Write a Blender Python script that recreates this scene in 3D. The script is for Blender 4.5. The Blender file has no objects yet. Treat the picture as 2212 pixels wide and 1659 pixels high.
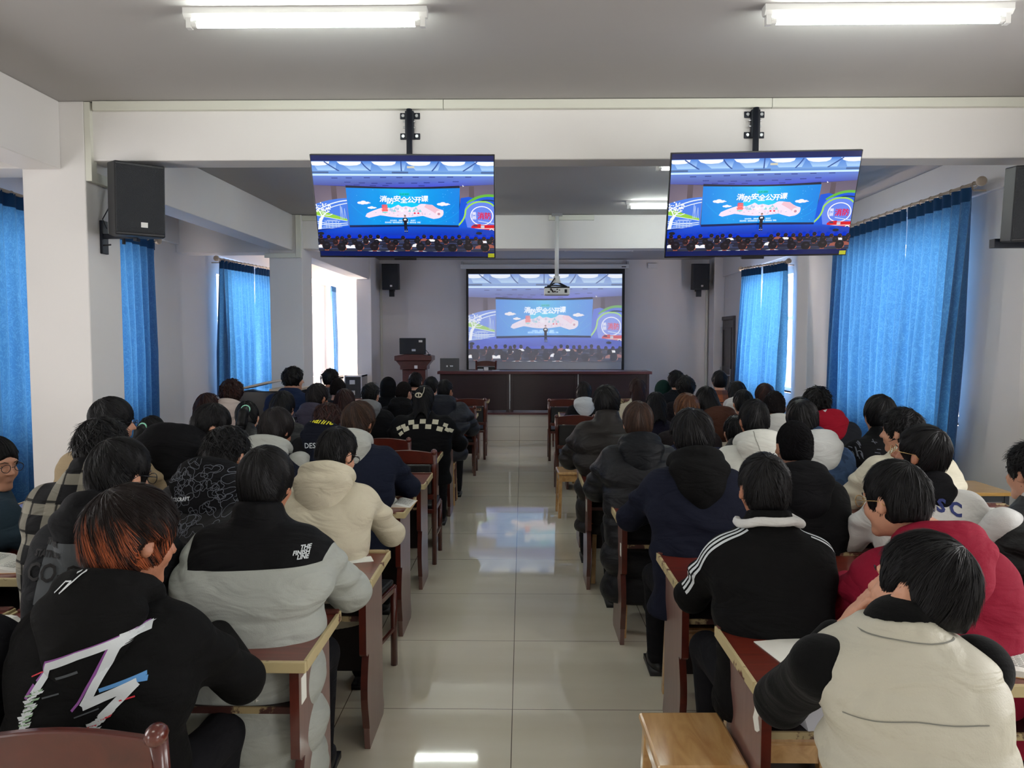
import bpy, bmesh, math, random
import numpy as np
from mathutils import Vector, Matrix, Euler
from mathutils.bvhtree import BVHTree

sc = bpy.context.scene
COL = sc.collection
PI = math.pi
R = math.radians
# ---------------------------------------------------------------- camera
F = 1600.0
CAMH = 1.735
PITCH = math.atan((829.5-737.0)/F)
YAW = math.atan((1128.0-1106.0)/F)
cam_d = bpy.data.cameras.new('camera')
cam_d.sensor_fit = 'HORIZONTAL'; cam_d.sensor_width = 36.0; cam_d.lens = F/2212*36.0
cam_d.clip_start = 0.05; cam_d.clip_end = 200
cam = bpy.data.objects.new('camera', cam_d); COL.objects.link(cam)
cam.location = (0, 0, CAMH)
cam.rotation_euler = (PI/2-PITCH, 0, YAW)
sc.camera = cam
CM = Euler((PI/2-PITCH, 0, YAW)).to_matrix()

def at(px, py, Y):
    """point of the room at depth Y seen at a pixel of the photograph"""
    d = CM @ Vector(((px-1106.0)/F, -(py-829.5)/F, -1.0))
    return Vector((d.x/d.y*Y, Y, CAMH+d.z/d.y*Y))

# ---------------------------------------------------------------- world and light
w = bpy.data.worlds.new('daylight'); sc.world = w; w.use_nodes = True
wn = w.node_tree.nodes; wl = w.node_tree.links
bg = wn['Background']
bg.inputs['Color'].default_value = (0.95, 0.96, 1.0, 1)
bg.inputs['Strength'].default_value = 2.2
sc.view_settings.view_transform = 'Standard'
sc.view_settings.look = 'None'
sc.view_settings.gamma = 1.0
sc.view_settings.use_curve_mapping = False
EXPO = 0.32
sc.view_settings.exposure = EXPO

def area(name, loc, rot, sx, sy, power, color=(1, 1, 1)):
    l = bpy.data.lights.new(name, 'AREA'); l.shape = 'RECTANGLE'; l.size = sx; l.size_y = sy
    l.energy = power; l.color = color
    o = bpy.data.objects.new(name, l); COL.objects.link(o); o.location = loc; o.rotation_euler = rot
    return o
WIN_Z0, WIN_Z1 = 0.95, 2.75
DAY = 1.0
# daylight standing just outside each window opening: (side, y0, y1, watts)
for sd, y0, y1, pw in ((-1, -3.6, -1.2, 60), (-1, 1.2, 3.8, 55), (-1, 6.0, 8.7, 200), (-1, 11.2, 13.3, 380), (-1, 14.9, 16.9, 400),
                       (1, -3.6, -1.2, 90), (1, 1.0, 3.6, 95), (1, 6.9, 9.2, 300), (1, 11.2, 13.2, 480)):
    xo = -5.05 if sd < 0 else 4.55
    area('daylight', (xo, (y0+y1)/2, (WIN_Z0+WIN_Z1)/2), (0, R(-90)*sd*-1 if sd < 0 else R(90), 0), WIN_Z1-WIN_Z0, y1-y0, pw*DAY, (1.0, 0.82, 0.72) if y0 > 5 else (1.0, 0.97, 0.94))

# ---------------------------------------------------------------- materials
def s2l(c):
    c = c/255.0
    return c/12.92 if c <= 0.04045 else ((c+0.055)/1.055)**2.4
def rgb(r, g, b): return (s2l(r), s2l(g), s2l(b), 1.0)
MATS = {}
def mat(name, col, rough=0.6, metal=0.0, bump=None, spec=0.5, coat=0.0, emit=None, sheen=0.0, var=None, coatr=0.1):
    """principled material; bump=(scale, strength, (sx,sy,sz)); var=(scale, amount) large soft mottling"""
    if name in MATS: return MATS[name]
    m = bpy.data.materials.new(name); m.use_nodes = True; MATS[name] = m
    nt = m.node_tree; N = nt.nodes; L = nt.links
    b = N['Principled BSDF']
    b.inputs['Base Color'].default_value = col
    b.inputs['Roughness'].default_value = rough
    b.inputs['Metallic'].default_value = metal
    b.inputs['Specular IOR Level'].default_value = spec
    b.inputs['Coat Weight'].default_value = coat
    b.inputs['Coat Roughness'].default_value = coatr
    b.inputs['Sheen Weight'].default_value = sheen
    if emit:
        b.inputs['Emission Color'].default_value = emit[0]; b.inputs['Emission Strength'].default_value = emit[1]
    tc = None
    if bump or var:
        tc = N.new('ShaderNodeTexCoord')
    if bump:
        sc_, st, ax = bump
        mp = N.new('ShaderNodeMapping'); mp.inputs['Scale'].default_value = ax
        L.new(tc.outputs['Object'], mp.inputs['Vector'])
        n = N.new('ShaderNodeTexNoise'); n.inputs['Scale'].default_value = sc_; n.inputs['Detail'].default_value = 4
        L.new(mp.outputs[0], n.inputs['Vector'])
        bp = N.new('ShaderNodeBump'); bp.inputs['Strength'].default_value = st; bp.inputs['Distance'].default_value = 0.01
        L.new(n.outputs['Fac'], bp.inputs['Height']); L.new(bp.outputs[0], b.inputs['Normal'])
    if var:
        n = N.new('ShaderNodeTexNoise'); n.inputs['Scale'].default_value = var[0]; n.inputs['Detail'].default_value = 5
        L.new(tc.outputs['Object'], n.inputs['Vector'])
        mx = N.new('ShaderNodeMixRGB'); mx.blend_type = 'MULTIPLY'; mx.inputs[0].default_value = 1
        rp = N.new('ShaderNodeValToRGB')
        rp.color_ramp.elements[0].position = 0.3; rp.color_ramp.elements[1].position = 0.7
        a = 1-var[1]; rp.color_ramp.elements[0].color = (a, a, a, 1); rp.color_ramp.elements[1].color = (1, 1, 1, 1)
        L.new(n.outputs['Fac'], rp.inputs[0]); mx.inputs[1].default_value = col
        L.new(rp.outputs[0], mx.inputs[2]); L.new(mx.outputs[0], b.inputs['Base Color'])
    return m

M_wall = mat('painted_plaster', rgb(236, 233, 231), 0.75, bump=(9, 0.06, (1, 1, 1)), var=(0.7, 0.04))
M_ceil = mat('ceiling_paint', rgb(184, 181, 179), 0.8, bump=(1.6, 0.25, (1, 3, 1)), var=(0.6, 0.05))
M_trunk = mat('cream_plastic_trunking', rgb(226, 226, 214), 0.5)
M_white = mat('white_enamel', rgb(232, 232, 230), 0.4)
M_pvc = mat('white_window_plastic', rgb(235, 235, 238), 0.35)
M_black = mat('black_plastic', rgb(22, 24, 30), 0.45)
M_blackm = mat('black_powder_coat', rgb(24, 30, 44), 0.5, metal=0.2)
M_grille = mat('black_perforated_grille', rgb(36, 40, 46), 0.5, bump=(160, 0.8, (1, 1, 1)))
M_steel = mat('zinc_steel', rgb(190, 192, 196), 0.3, metal=0.9)
M_gold = mat('brass_wire', rgb(200, 165, 110), 0.3, metal=0.9)
M_darkfr = mat('black_frame_plastic', rgb(20, 20, 24), 0.3)
M_paper = mat('white_paper', rgb(236, 236, 228), 0.8)
M_paper2 = mat('kraft_cover', rgb(206, 164, 116), 0.7)
M_ink = mat('printing_ink', rgb(110, 110, 108), 0.9)
M_inkb = mat('black_ink', rgb(28, 26, 26), 0.9)
M_pad = mat('black_leatherette', rgb(26, 26, 28), 0.45, bump=(60, 0.2, (1, 1, 1)))
M_print_w = mat('white_print', rgb(214, 220, 224), 0.7)
M_skin = mat('skin', rgb(205, 150, 122), 0.5, bump=(120, 0.08, (1, 1, 1)), var=(9, 0.12))
M_skin2 = mat('skin_deep', rgb(178, 120, 92), 0.5, bump=(120, 0.08, (1, 1, 1)), var=(9, 0.12))
M_eye = mat('eye_white', rgb(225, 222, 218), 0.2)
M_iris = mat('dark_iris', rgb(24, 16, 12), 0.15)

def wood(name, c1, c2, rough, scale=(1, 14, 14), coat=0.6, n=3.0):
    if name in MATS: return MATS[name]
    m = bpy.data.materials.new(name); m.use_nodes = True; MATS[name] = m
    N = m.node_tree.nodes; L = m.node_tree.links; b = N['Principled BSDF']
    tc = N.new('ShaderNodeTexCoord'); mp = N.new('ShaderNodeMapping'); mp.inputs['Scale'].default_value = scale
    L.new(tc.outputs['Object'], mp.inputs['Vector'])
    nz = N.new('ShaderNodeTexNoise'); nz.inputs['Scale'].default_value = n; nz.inputs['Detail'].default_value = 7
    nz.inputs['Distortion'].default_value = 1.2
    L.new(mp.outputs[0], nz.inputs['Vector'])
    rp = N.new('ShaderNodeValToRGB'); rp.color_ramp.elements[0].position = 0.3; rp.color_ramp.elements[1].position = 0.7
    rp.color_ramp.elements[0].color = c1; rp.color_ramp.elements[1].color = c2
    L.new(nz.outputs['Fac'], rp.inputs[0]); L.new(rp.outputs[0], b.inputs['Base Color'])
    b.inputs['Roughness'].default_value = rough; b.inputs['Coat Weight'].default_value = coat; b.inputs['Coat Roughness'].default_value = 0.12
    return m
M_top = wood('dark_red_lacquered_wood', rgb(90, 28, 17), rgb(116, 42, 27), 0.35)
M_side = wood('mauve_brown_veneer', rgb(108, 75, 69), rgb(122, 87, 80), 0.4, (14, 14, 1), 0.35)
M_rim = wood('red_brown_lacquer_edge', rgb(70, 22, 14), rgb(92, 32, 20), 0.3, (3, 3, 3), 0.7)
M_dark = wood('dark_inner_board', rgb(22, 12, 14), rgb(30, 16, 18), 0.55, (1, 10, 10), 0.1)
M_worn = wood('worn_chipped_edge', rgb(168, 150, 108), rgb(196, 180, 140), 0.8, (3, 3, 3), 0.0, 9)
M_pine = wood('varnished_pine', rgb(188, 138, 80), rgb(222, 180, 122), 0.3, (6, 1.3, 6), 0.8, 2.4)
M_podium = wood('rosewood_veneer', rgb(74, 30, 26), rgb(96, 42, 36), 0.35, (2, 2, 8), 0.5)
M_stagetab = wood('maroon_table_panel', rgb(34, 14, 22), rgb(42, 18, 28), 0.4, (1, 6, 6), 0.4)
M_stagerim = wood('maroon_table_rim', rgb(78, 30, 38), rgb(92, 38, 46), 0.35, (1, 6, 6), 0.5)
M_door = wood('dark_steel_door_paint', rgb(58, 50, 52), rgb(70, 62, 62), 0.4, (1, 1, 1), 0.2)

def worn_mix(name, base_cols, rough, wear=0.5, scale=7.0):
    """lacquer chipped away to pale board along an edge, as patches with a shape of their own"""
    if name in MATS: return MATS[name]
    m = bpy.data.materials.new(name); m.use_nodes = True; MATS[name] = m
    N = m.node_tree.nodes; L = m.node_tree.links; b = N['Principled BSDF']
    tc = N.new('ShaderNodeTexCoord'); oi = N.new('ShaderNodeObjectInfo')
    ad = N.new('ShaderNodeVectorMath'); ad.operation = 'ADD'
    L.new(tc.outputs['Object'], ad.inputs[0]); L.new(oi.outputs['Location'], ad.inputs[1])
    nz = N.new('ShaderNodeTexNoise'); nz.inputs['Scale'].default_value = scale; nz.inputs['Detail'].default_value = 6; nz.inputs['Roughness'].default_value = 0.65
    L.new(ad.outputs[0], nz.inputs['Vector'])
    rp = N.new('ShaderNodeValToRGB'); rp.color_ramp.interpolation = 'LINEAR'
    e = rp.color_ramp.elements
    e[0].position = wear-0.02; e[0].color = rgb(*base_cols[0])
    e[1].position = wear+0.02; e[1].color = rgb(*base_cols[1])
    k = e.new(0.68); k.color = rgb(*base_cols[1])
    k = e.new(0.73); k.color = rgb(*[c*0.45 for c in base_cols[1]])
    L.new(nz.outputs['Fac'], rp.inputs[0]); L.new(rp.outputs[0], b.inputs['Base Color'])
    b.inputs['Roughness'].default_value = rough
    return m
M_edge = worn_mix('chipped_lacquer_edge', ((84, 34, 24), (186, 170, 128)), 0.6, 0.40)
M_edge2 = worn_mix('chipped_shelf_edge', ((60, 26, 20), (160, 142, 104)), 0.6, 0.50)
M_edge3 = worn_mix('lightly_chipped_edge', ((84, 34, 24), (176, 156, 116)), 0.6, 0.56)

def fabric(name, c, rough=0.85, bump=(55, 0.25), sheen=0.0, fold=0.42, spec=0.16):
    """cloth: fine weave plus soft creases"""
    if name in MATS: return MATS[name]
    m = bpy.data.materials.new(name); m.use_nodes = True; MATS[name] = m
    N = m.node_tree.nodes; L = m.node_tree.links; b = N['Principled BSDF']
    b.inputs['Base Color'].default_value = c; b.inputs['Roughness'].default_value = rough
    b.inputs['Specular IOR Level'].default_value = spec; b.inputs['Sheen Weight'].default_value = sheen
    tc = N.new('ShaderNodeTexCoord')
    mp = N.new('ShaderNodeMapping'); mp.inputs['Scale'].default_value = (1, 1, 2.4); mp.inputs['Rotation'].default_value = (0.3, 0.5, 0)
    L.new(tc.outputs['Object'], mp.inputs['Vector'])
    n1 = N.new('ShaderNodeTexNoise'); n1.inputs['Scale'].default_value = 5.0; n1.inputs['Detail'].default_value = 2.5; n1.inputs['Distortion'].default_value = 1.3
    L.new(mp.outputs[0], n1.inputs['Vector'])
    n2 = N.new('ShaderNodeTexNoise'); n2.inputs['Scale'].default_value = bump[0]*4
    L.new(tc.outputs['Object'], n2.inputs['Vector'])
    b1 = N.new('ShaderNodeBump'); b1.inputs['Strength'].default_value = fold; b1.inputs['Distance'].default_value = 0.05
    L.new(n1.outputs['Fac'], b1.inputs['Height'])
    b2 = N.new('ShaderNodeBump'); b2.inputs['Strength'].default_value = bump[1]; b2.inputs['Distance'].default_value = 0.003
    L.new(n2.outputs['Fac'], b2.inputs['Height']); L.new(b1.outputs[0], b2.inputs['Normal'])
    L.new(b2.outputs[0], b.inputs['Normal'])
    return m

# ---------------------------------------------------------------- mesh helpers
class MB:
    def __init__(s): s.v = []; s.f = []; s.mi = []
    def add(s, vs, fs, mi=0):
        o = len(s.v); s.v += [tuple(v) for v in vs]; s.f += [tuple(i+o for i in f) for f in fs]; s.mi += [mi]*len(fs); return s
    def box(s, x0, x1, y0, y1, z0, z1, mi=0, M=None):
        vs = [Vector((x, y, z)) for z in (z0, z1) for y in (y0, y1) for x in (x0, x1)]
        if M is not None: vs = [M @ v for v in vs]
        return s.add(vs, [(0, 2, 3, 1), (4, 5, 7, 6), (0, 1, 5, 4), (2, 6, 7, 3), (0, 4, 6, 2), (1, 3, 7, 5)], mi)
    def tube(s, pts, r, n=8, mi=0, closed=False):
        pts = [Vector(p) for p in pts]; rs = r if isinstance(r, (list, tuple)) else [r]*len(pts)
        vs = []; fs = []; m = len(pts)
        up = None
        for i, p in enumerate(pts):
            t = (pts[(i+1) % m]-pts[i-1]) if closed else (pts[min(i+1, m-1)]-pts[max(i-1, 0)])
            if t.length < 1e-9: t = Vector((0, 0, 1))
            t.normalize()
            if up is None: up = t.orthogonal().normalized()
            u = (up-t*up.dot(t))
            u = u.normalized() if u.length > 1e-6 else t.orthogonal().normalized()
            up = u; v = t.cross(u)
            for k in range(n):
                a = 2*PI*k/n; vs.append(p+(u*math.cos(a)+v*math.sin(a))*rs[i])
        for i in range(m if closed else m-1):
            j = (i+1) % m
            for k in range(n):
                k2 = (k+1) % n; fs.append((i*n+k, i*n+k2, j*n+k2, j*n+k))
        if not closed:
            fs.append(tuple(range(n-1, -1, -1))); fs.append(tuple((m-1)*n+k for k in range(n)))
        return s.add(vs, fs, mi)
    def ball(s, c, r, nu=12, nv=8, mi=0):
        rx, ry, rz = r if isinstance(r, (tuple, list)) else (r, r, r)
        vs = [(c[0], c[1], c[2]+rz)]
        for j in range(1, nv):
            t = PI*j/nv
            for i in range(nu):
                a = 2*PI*i/nu; vs.append((c[0]+rx*math.sin(t)*math.cos(a), c[1]+ry*math.sin(t)*math.sin(a), c[2]+rz*math.cos(t)))
        vs.append((c[0], c[1], c[2]-rz)); fs = []
        for i in range(nu): fs.append((0, 1+i, 1+(i+1) % nu))
        for j in range(nv-2):
            for i in range(nu):
                a = 1+j*nu; b = a+nu; fs.append((a+i, b+i, b+(i+1) % nu, a+(i+1) % nu))
        l = len(vs)-1; a = 1+(nv-2)*nu
        for i in range(nu): fs.append((l, a+(i+1) % nu, a+i))
        return s.add(vs, fs, mi)
    def prism(s, poly, axis, a, b, mi=0):
        """extrude a 2-D outline; axis 'x' uses (y,z), 'y' uses (x,z), 'z' uses (x,y)"""
        def P(u, v, w_): return {'x': (w_, u, v), 'y': (u, w_, v), 'z': (u, v, w_)}[axis]
        n = len(poly)
        vs = [P(u, v, a) for u, v in poly]+[P(u, v, b) for u, v in poly]
        fs = [tuple(range(n)), tuple(range(2*n-1, n-1, -1))]+[(i, (i+1) % n+0, (i+1) % n+n, i+n) for i in range(n)]
        return s.add(vs, fs, mi)
    def build(s, name, m, parent=None, smooth=False, bevel=0, fix=True):
        me = bpy.data.meshes.new(name); me.from_pydata(s.v, [], s.f); me.update()
        for mm in (m if isinstance(m, (list, tuple)) else [m]): me.materials.append(mm)
        if any(s.mi): me.polygons.foreach_set('material_index', s.mi)
        if fix:
            bm = bmesh.new(); bm.from_mesh(me); bmesh.ops.recalc_face_normals(bm, faces=bm.faces); bm.to_mesh(me); bm.free()
        if smooth: me.polygons.foreach_set('use_smooth', [True]*len(me.polygons))
        o = bpy.data.objects.new(name, me); COL.objects.link(o)
        if parent: o.parent = parent
        if bevel:
            b = o.modifiers.new('bevel', 'BEVEL'); b.width = bevel; b.segments = 2; b.limit_method = 'ANGLE'
        return o

def tag(o, label=None, cat=None, group=None, kind=None):
    if label: o['label'] = label
    if cat: o['category'] = cat
    if group: o['group'] = group
    if kind: o['kind'] = kind
    return o
def empty(name, loc=(0, 0, 0), rz=0.0):
    o = bpy.data.objects.new(name, None); COL.objects.link(o); o.location = loc; o.rotation_euler = (0, 0, rz); o.empty_display_size = 0.1
    return o
def copy_tree(o, parent=None):
    c = o.copy(); COL.objects.link(c); c.parent = parent
    for ch in list(o.children): copy_tree(ch, c)
    return c
def struct(name, mb, m, parent=None, label=None, **k):
    o = mb.build(name, m, parent, **k)
    if parent is None: o['kind'] = 'structure'
    return o

def text_mesh(body, size, align='CENTER', shear=0.0, bold=0.0, space=1.0):
    """vertices (x, z) and faces of a line of lettering"""
    cu = bpy.data.curves.new('t', 'FONT'); cu.body = body; cu.size = size; cu.align_x = align; cu.shear = shear
    cu.offset = bold; cu.space_character = space; cu.resolution_u = 2
    o = bpy.data.objects.new('t', cu); COL.objects.link(o)
    dg = bpy.context.evaluated_depsgraph_get(); dg.update()
    me = bpy.data.meshes.new_from_object(o.evaluated_get(dg))
    vs = [(v.co.x, v.co.y) for v in me.vertices]; fs = [tuple(p.vertices) for p in me.polygons]
    bpy.data.objects.remove(o); bpy.data.curves.remove(cu); bpy.data.meshes.remove(me)
    return vs, fs

def pat_fabric(name, build, rough=0.85, spec=0.15):
    if name in MATS: return MATS[name]
    m = fabric(name, (0.1, 0.1, 0.1, 1), rough, spec=spec)
    N = m.node_tree.nodes; L = m.node_tree.links; tc = N.new('ShaderNodeTexCoord'); sp = N.new('ShaderNodeSeparateXYZ'); L.new(tc.outputs['Object'], sp.inputs[0])
    def mth(op, a, b=None, c=None):
        n = N.new('ShaderNodeMath'); n.operation = op
        for i, v in enumerate((a, b, c)):
            if v is None: continue
            if isinstance(v, (int, float)): n.inputs[i].default_value = v
            else: L.new(v, n.inputs[i])
        return n.outputs[0]
    def mix(f, a, b, mode='MIX'):
        n = N.new('ShaderNodeMixRGB'); n.blend_type = mode
        for i, v in enumerate((f, a, b)):
            if isinstance(v, (tuple,)): n.inputs[i].default_value = v
            elif isinstance(v, (int, float)): n.inputs[i].default_value = v
            else: L.new(v, n.inputs[i])
        return n.outputs[0]
    L.new(build(N, L, tc, sp, mth, mix), N['Principled BSDF'].inputs['Base Color'])
    return m
def yoke_mat(name, top, base, z0, slope, x0, xs, xslope):
    """dark yoke across the shoulders, sewn to pale sleeves and back"""
    def b(N, L, tc, sp, mth, mix):
        c1 = mth('GREATER_THAN', sp.outputs[2], mth('ADD', mth('MULTIPLY', sp.outputs[0], slope), z0))
        xx = mth('ABSOLUTE', mth('SUBTRACT', sp.outputs[0], x0))
        c2 = mth('LESS_THAN', xx, mth('ADD', mth('MULTIPLY', mth('SUBTRACT', sp.outputs[2], z0), xslope), xs))
        return mix(mth('MULTIPLY', c1, c2), base, top)
    return pat_fabric(name, b, 0.7)
def plaid_mat(name, base, c1, c2, pitch):
    def b(N, L, tc, sp, mth, mix):
        col = base
        for ax, cc, wd in ((0, c1, 0.36), (2, c1, 0.36), (0, c2, 0.08), (2, c2, 0.08)):
            f = mth('FRACT', mth('ADD', mth('DIVIDE', sp.outputs[ax], pitch), 20.0 if wd > .2 else 20.6))
            col = mix(mth('MULTIPLY', mth('LESS_THAN', f, wd), 0.55 if wd > 0.2 else 0.9), col, cc)
        return col
    return pat_fabric(name, b)
def camo_mat(name, cols, scale):
    def b(N, L, tc, sp, mth, mix):
        n = N.new('ShaderNodeTexNoise'); n.inputs['Scale'].default_value = scale; n.inputs['Detail'].default_value = 2; L.new(tc.outputs['Object'], n.inputs['Vector'])
        r = N.new('ShaderNodeValToRGB'); r.color_ramp.interpolation = 'CONSTANT'; e = r.color_ramp.elements
        e[0].position = 0; e[0].color = cols[0]; e[1].position = 0.45; e[1].color = cols[1]
        k = e.new(0.55); k.color = cols[2]; k = e.new(0.62); k.color = cols[0]
        L.new(n.outputs['Fac'], r.inputs[0]); return r.outputs[0]
    return pat_fabric(name, b)
# ---------------------------------------------------------------- the room shell
H = 3.41
XL, XR = -4.62, 4.05
YB, YF, YA = -5.0, 15.4, 17.3
# floor: polished cream tiles, 0.8 m, joint lines
def floor_mat(name='polished_cream_tiles', wallgrid=False):
    m = bpy.data.materials.new(name); m.use_nodes = True
    N = m.node_tree.nodes; L = m.node_tree.links; b = N['Principled BSDF']
    tc = N.new('ShaderNodeTexCoord'); sp = N.new('ShaderNodeSeparateXYZ'); L.new(tc.outputs['Object'], sp.inputs[0])
    def line(sock, off, size, wd):
        a = N.new('ShaderNodeMath'); a.operation = 'ADD'; a.inputs[1].default_value = off+100*size; L.new(sock, a.inputs[0])
        d = N.new('ShaderNodeMath'); d.operation = 'DIVIDE'; d.inputs[1].default_value = size; L.new(a.outputs[0], d.inputs[0])
        f = N.new('ShaderNodeMath'); f.operation = 'FRACT'; L.new(d.outputs[0], f.inputs[0])
        c = N.new('ShaderNodeMath'); c.operation = 'LESS_THAN'; c.inputs[1].default_value = wd/size; L.new(f.outputs[0], c.inputs[0])
        return c.outputs[0]
    l1 = line(sp.outputs[0], 0.047, 0.8, 0.004); l2 = line(sp.outputs[2 if wallgrid else 1], (-0.24 if wallgrid else -3.40+3.2), (0.24 if wallgrid else 0.8), 0.004)
    mx = N.new('ShaderNodeMath'); mx.operation = 'MAXIMUM'; L.new(l1, mx.inputs[0]); L.new(l2, mx.inputs[1])
    nz = N.new('ShaderNodeTexNoise'); nz.inputs['Scale'].default_value = 1.7; nz.inputs['Detail'].default_value = 6
    mp = N.new('ShaderNodeMapping'); mp.inputs['Scale'].default_value = (0.5, 3, 3); L.new(tc.outputs['Object'], mp.inputs[0]); L.new(mp.outputs[0], nz.inputs['Vector'])
    rp = N.new('ShaderNodeValToRGB'); rp.color_ramp.elements[0].position = 0.3; rp.color_ramp.elements[1].position = 0.7
    rp.color_ramp.elements[0].color = rgb(226, 219, 198); rp.color_ramp.elements[1].color = rgb(234, 228, 210)
    if wallgrid:
        rp.color_ramp.elements[0].color = rgb(214, 208, 196); rp.color_ramp.elements[1].color = rgb(226, 222, 210)
    L.new(nz.outputs['Fac'], rp.inputs[0])
    cm = N.new('ShaderNodeMixRGB'); cm.inputs[2].default_value = rgb(108, 98, 84); L.new(mx.outputs[0], cm.inputs[0]); L.new(rp.outputs[0], cm.inputs[1])
    L.new(cm.outputs[0], b.inputs['Base Color'])
    b.inputs['Roughness'].default_value = 0.045; b.inputs['IOR'].default_value = 1.85
    if wallgrid: b.inputs['Roughness'].default_value = 0.25
    n2 = N.new('ShaderNodeTexNoise'); n2.inputs['Scale'].default_value = 2.2; L.new(tc.outputs['Object'], n2.inputs['Vector'])
    bp = N.new('ShaderNodeBump'); bp.inputs['Strength'].default_value = 0.012; bp.inputs['Distance'].default_value = 0.02
    L.new(n2.outputs['Fac'], bp.inputs['Height']); L.new(bp.outputs[0], b.inputs['Normal'])
    return m
M_floor = floor_mat()
struct('floor', MB().box(XL-0.3, XR+0.4, YB-0.2, YA+0.2, -0.2, 0.0), M_floor)
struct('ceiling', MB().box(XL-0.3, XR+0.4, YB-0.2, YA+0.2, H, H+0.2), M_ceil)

def wall_with_openings(name, x0, x1, spans, ya, yb):
    mb = MB(); y = ya
    for a, b_, z0, z1 in sorted(spans):
        mb.box(x0, x1, y, a, 0, H)
        mb.box(x0, x1, a, b_, 0, z0) if z0 > 0 else None
        mb.box(x0, x1, a, b_, z1, H)
        y = b_
    mb.box(x0, x1, y, yb, 0, H)
    return struct(name, mb, M_wall)
WL = [(-3.6, -1.2), (1.2, 3.8), (6.0, 8.7), (11.2, 13.3), (14.9, 16.9)]
WR = [(-3.6, -1.2), (1.0, 3.6), (6.9, 9.2), (11.2, 13.2)]
wall_with_openings('wall_left', XL-0.28, XL, [(a, b_, WIN_Z0, WIN_Z1) for a, b_ in WL], YB, YA)
wall_with_openings('wall_right', XR, XR+0.28, [(a, b_, WIN_Z0, WIN_Z1) for a, b_ in WR], YB, YA)
struct('wall_back', MB().box(XL-0.3, XR+0.3, YB-0.2, YB, 0, H), M_wall)
mbf = MB().box(-3.15, XR+0.28, YF, YF+0.2, 0, H)
struct('wall_front', mbf, M_wall)
struct('wall_alcove', MB().box(XL-0.28, -2.9, YA, YA+0.2, 0, H).box(-3.15, -2.95, YF+0.2, YA, 0, H), M_wall)
# glazing
def glass_mat():
    m = bpy.data.materials.new('window_glass'); m.use_nodes = True; N = m.node_tree.nodes; L = m.node_tree.links
    N.remove(N['Principled BSDF']); t = N.new('ShaderNodeBsdfTransparent'); g = N.new('ShaderNodeBsdfGlossy'); g.inputs['Roughness'].default_value = 0.02
    mx = N.new('ShaderNodeMixShader'); mx.inputs[0].default_value = 0.06
    L.new(t.outputs[0], mx.inputs[1]); L.new(g.outputs[0], mx.inputs[2]); L.new(mx.outputs[0], N['Material Output'].inputs['Surface'])
    return m
M_glass = glass_mat()
nwin = 0
for sd, W_ in ((-1, WL), (1, WR)):
    xi = XL if sd < 0 else XR
    for a, b_ in W_:
        nwin += 1
        g = empty('window_%d' % nwin, (xi+sd*0.19, (a+b_)/2, WIN_Z0)); g['kind'] = 'structure'
        hw = (b_-a)/2; hz = WIN_Z1-WIN_Z0
        f = MB()
        for yy in (-hw, -hw/3-0.03, hw/3-0.03, hw-0.06): f.box(-0.03, 0.03, yy, yy+0.06, 0, hz)
        for zz in (0, hz*0.62, hz-0.06): f.box(-0.028, 0.028, -hw, hw, zz, zz+0.06)
        f.build('window_frame', M_pvc, g)
        MB().box(-0.004, 0.004, -hw+0.06, hw-0.06, 0.06, hz-0.06).build('window_pane', M_glass, g)
        MB().box(-0.16*1, 0.10, -hw, hw, -0.03, 0.0).build('window_sill', M_white, g)
# piers, pillars and beams: (x0,x1,y0,y1,z0,z1)
n_t = [0]
def trim(mb, m=M_wall, bevel=0.008):
    n_t[0] += 1
    return struct('trim_%d' % n_t[0], mb, m, bevel=bevel)
D1, D2, D3 = 5.27, 9.95, 14.5
PX1 = (-3.52, -3.07); PX2 = (-3.37, -2.93); PX3 = (-3.24, -2.95)
trim(MB().box(PX1[0], PX1[1], D1-0.03, D1+0.40, 0, H))           # near left pillar
trim(MB().box(PX2[0], PX2[1], D2-0.05, D2+0.40, 0, H))           # middle left pillar
trim(MB().box(PX3[0], PX3[1], D3, YF, 0, H))                     # far left pillar
trim(MB().box(PX1[0], PX1[1], -0.2, 0.2, 0, H))
BZ = 3.005
trim(MB().box(PX1[1]-0.003, XR, D1, D1+0.22, BZ, H))             # cross beams
trim(MB().box(PX2[1]-0.003, XR, D2, D2+0.25, BZ-0.04, H))
trim(MB().box(XL, PX1[0], D1, D1+0.3, BZ-0.05, H))
trim(MB().box(XL, PX2[0], D2-0.05, D2+0.3, BZ-0.09, H))
trim(MB().box(XL, PX3[0], D3+0.9, D3+1.2, BZ+0.02, H))
LZ = 2.94
def long_beam(xa, xb, ya, yb, wd=0.27):
    mb = MB(); z0, z1 = LZ, H
    mb.add([(xa-wd, ya, z0), (xa, ya, z0), (xa, ya, z1), (xa-wd, ya, z1), (xb-wd, yb, z0), (xb, yb, z0), (xb, yb, z1), (xb-wd, yb, z1)],
           [(0, 1, 2, 3), (7, 6, 5, 4), (0, 4, 5, 1), (1, 5, 6, 2), (2, 6, 7, 3), (3, 7, 4, 0)])
    trim(mb)
long_beam(-3.24, -3.24, YB, D1-0.03)
long_beam(-3.19, -3.05, D1+0.40, D2-0.05)
long_beam(-3.04, -2.99, D2+0.40, D3)
# right wall: ring beam standing slightly proud, piers
trim(MB().box(XR-0.045, XR, YB, YF, 3.02, H))
trim(MB().box(3.74, XR, D2-0.15, D2+0.25, 0, H))
trim(MB().box(3.74, XR, D1-0.05, D1+0.35, 0, H))
trim(MB().box(3.84, XR, YF-0.45, YF, 0, H))
trim(MB().box(3.74, XR, -0.2, 0.2, 0, H))
trim(MB().box(XL, XL+0.05, YB, YA, 3.02, H))
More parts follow.
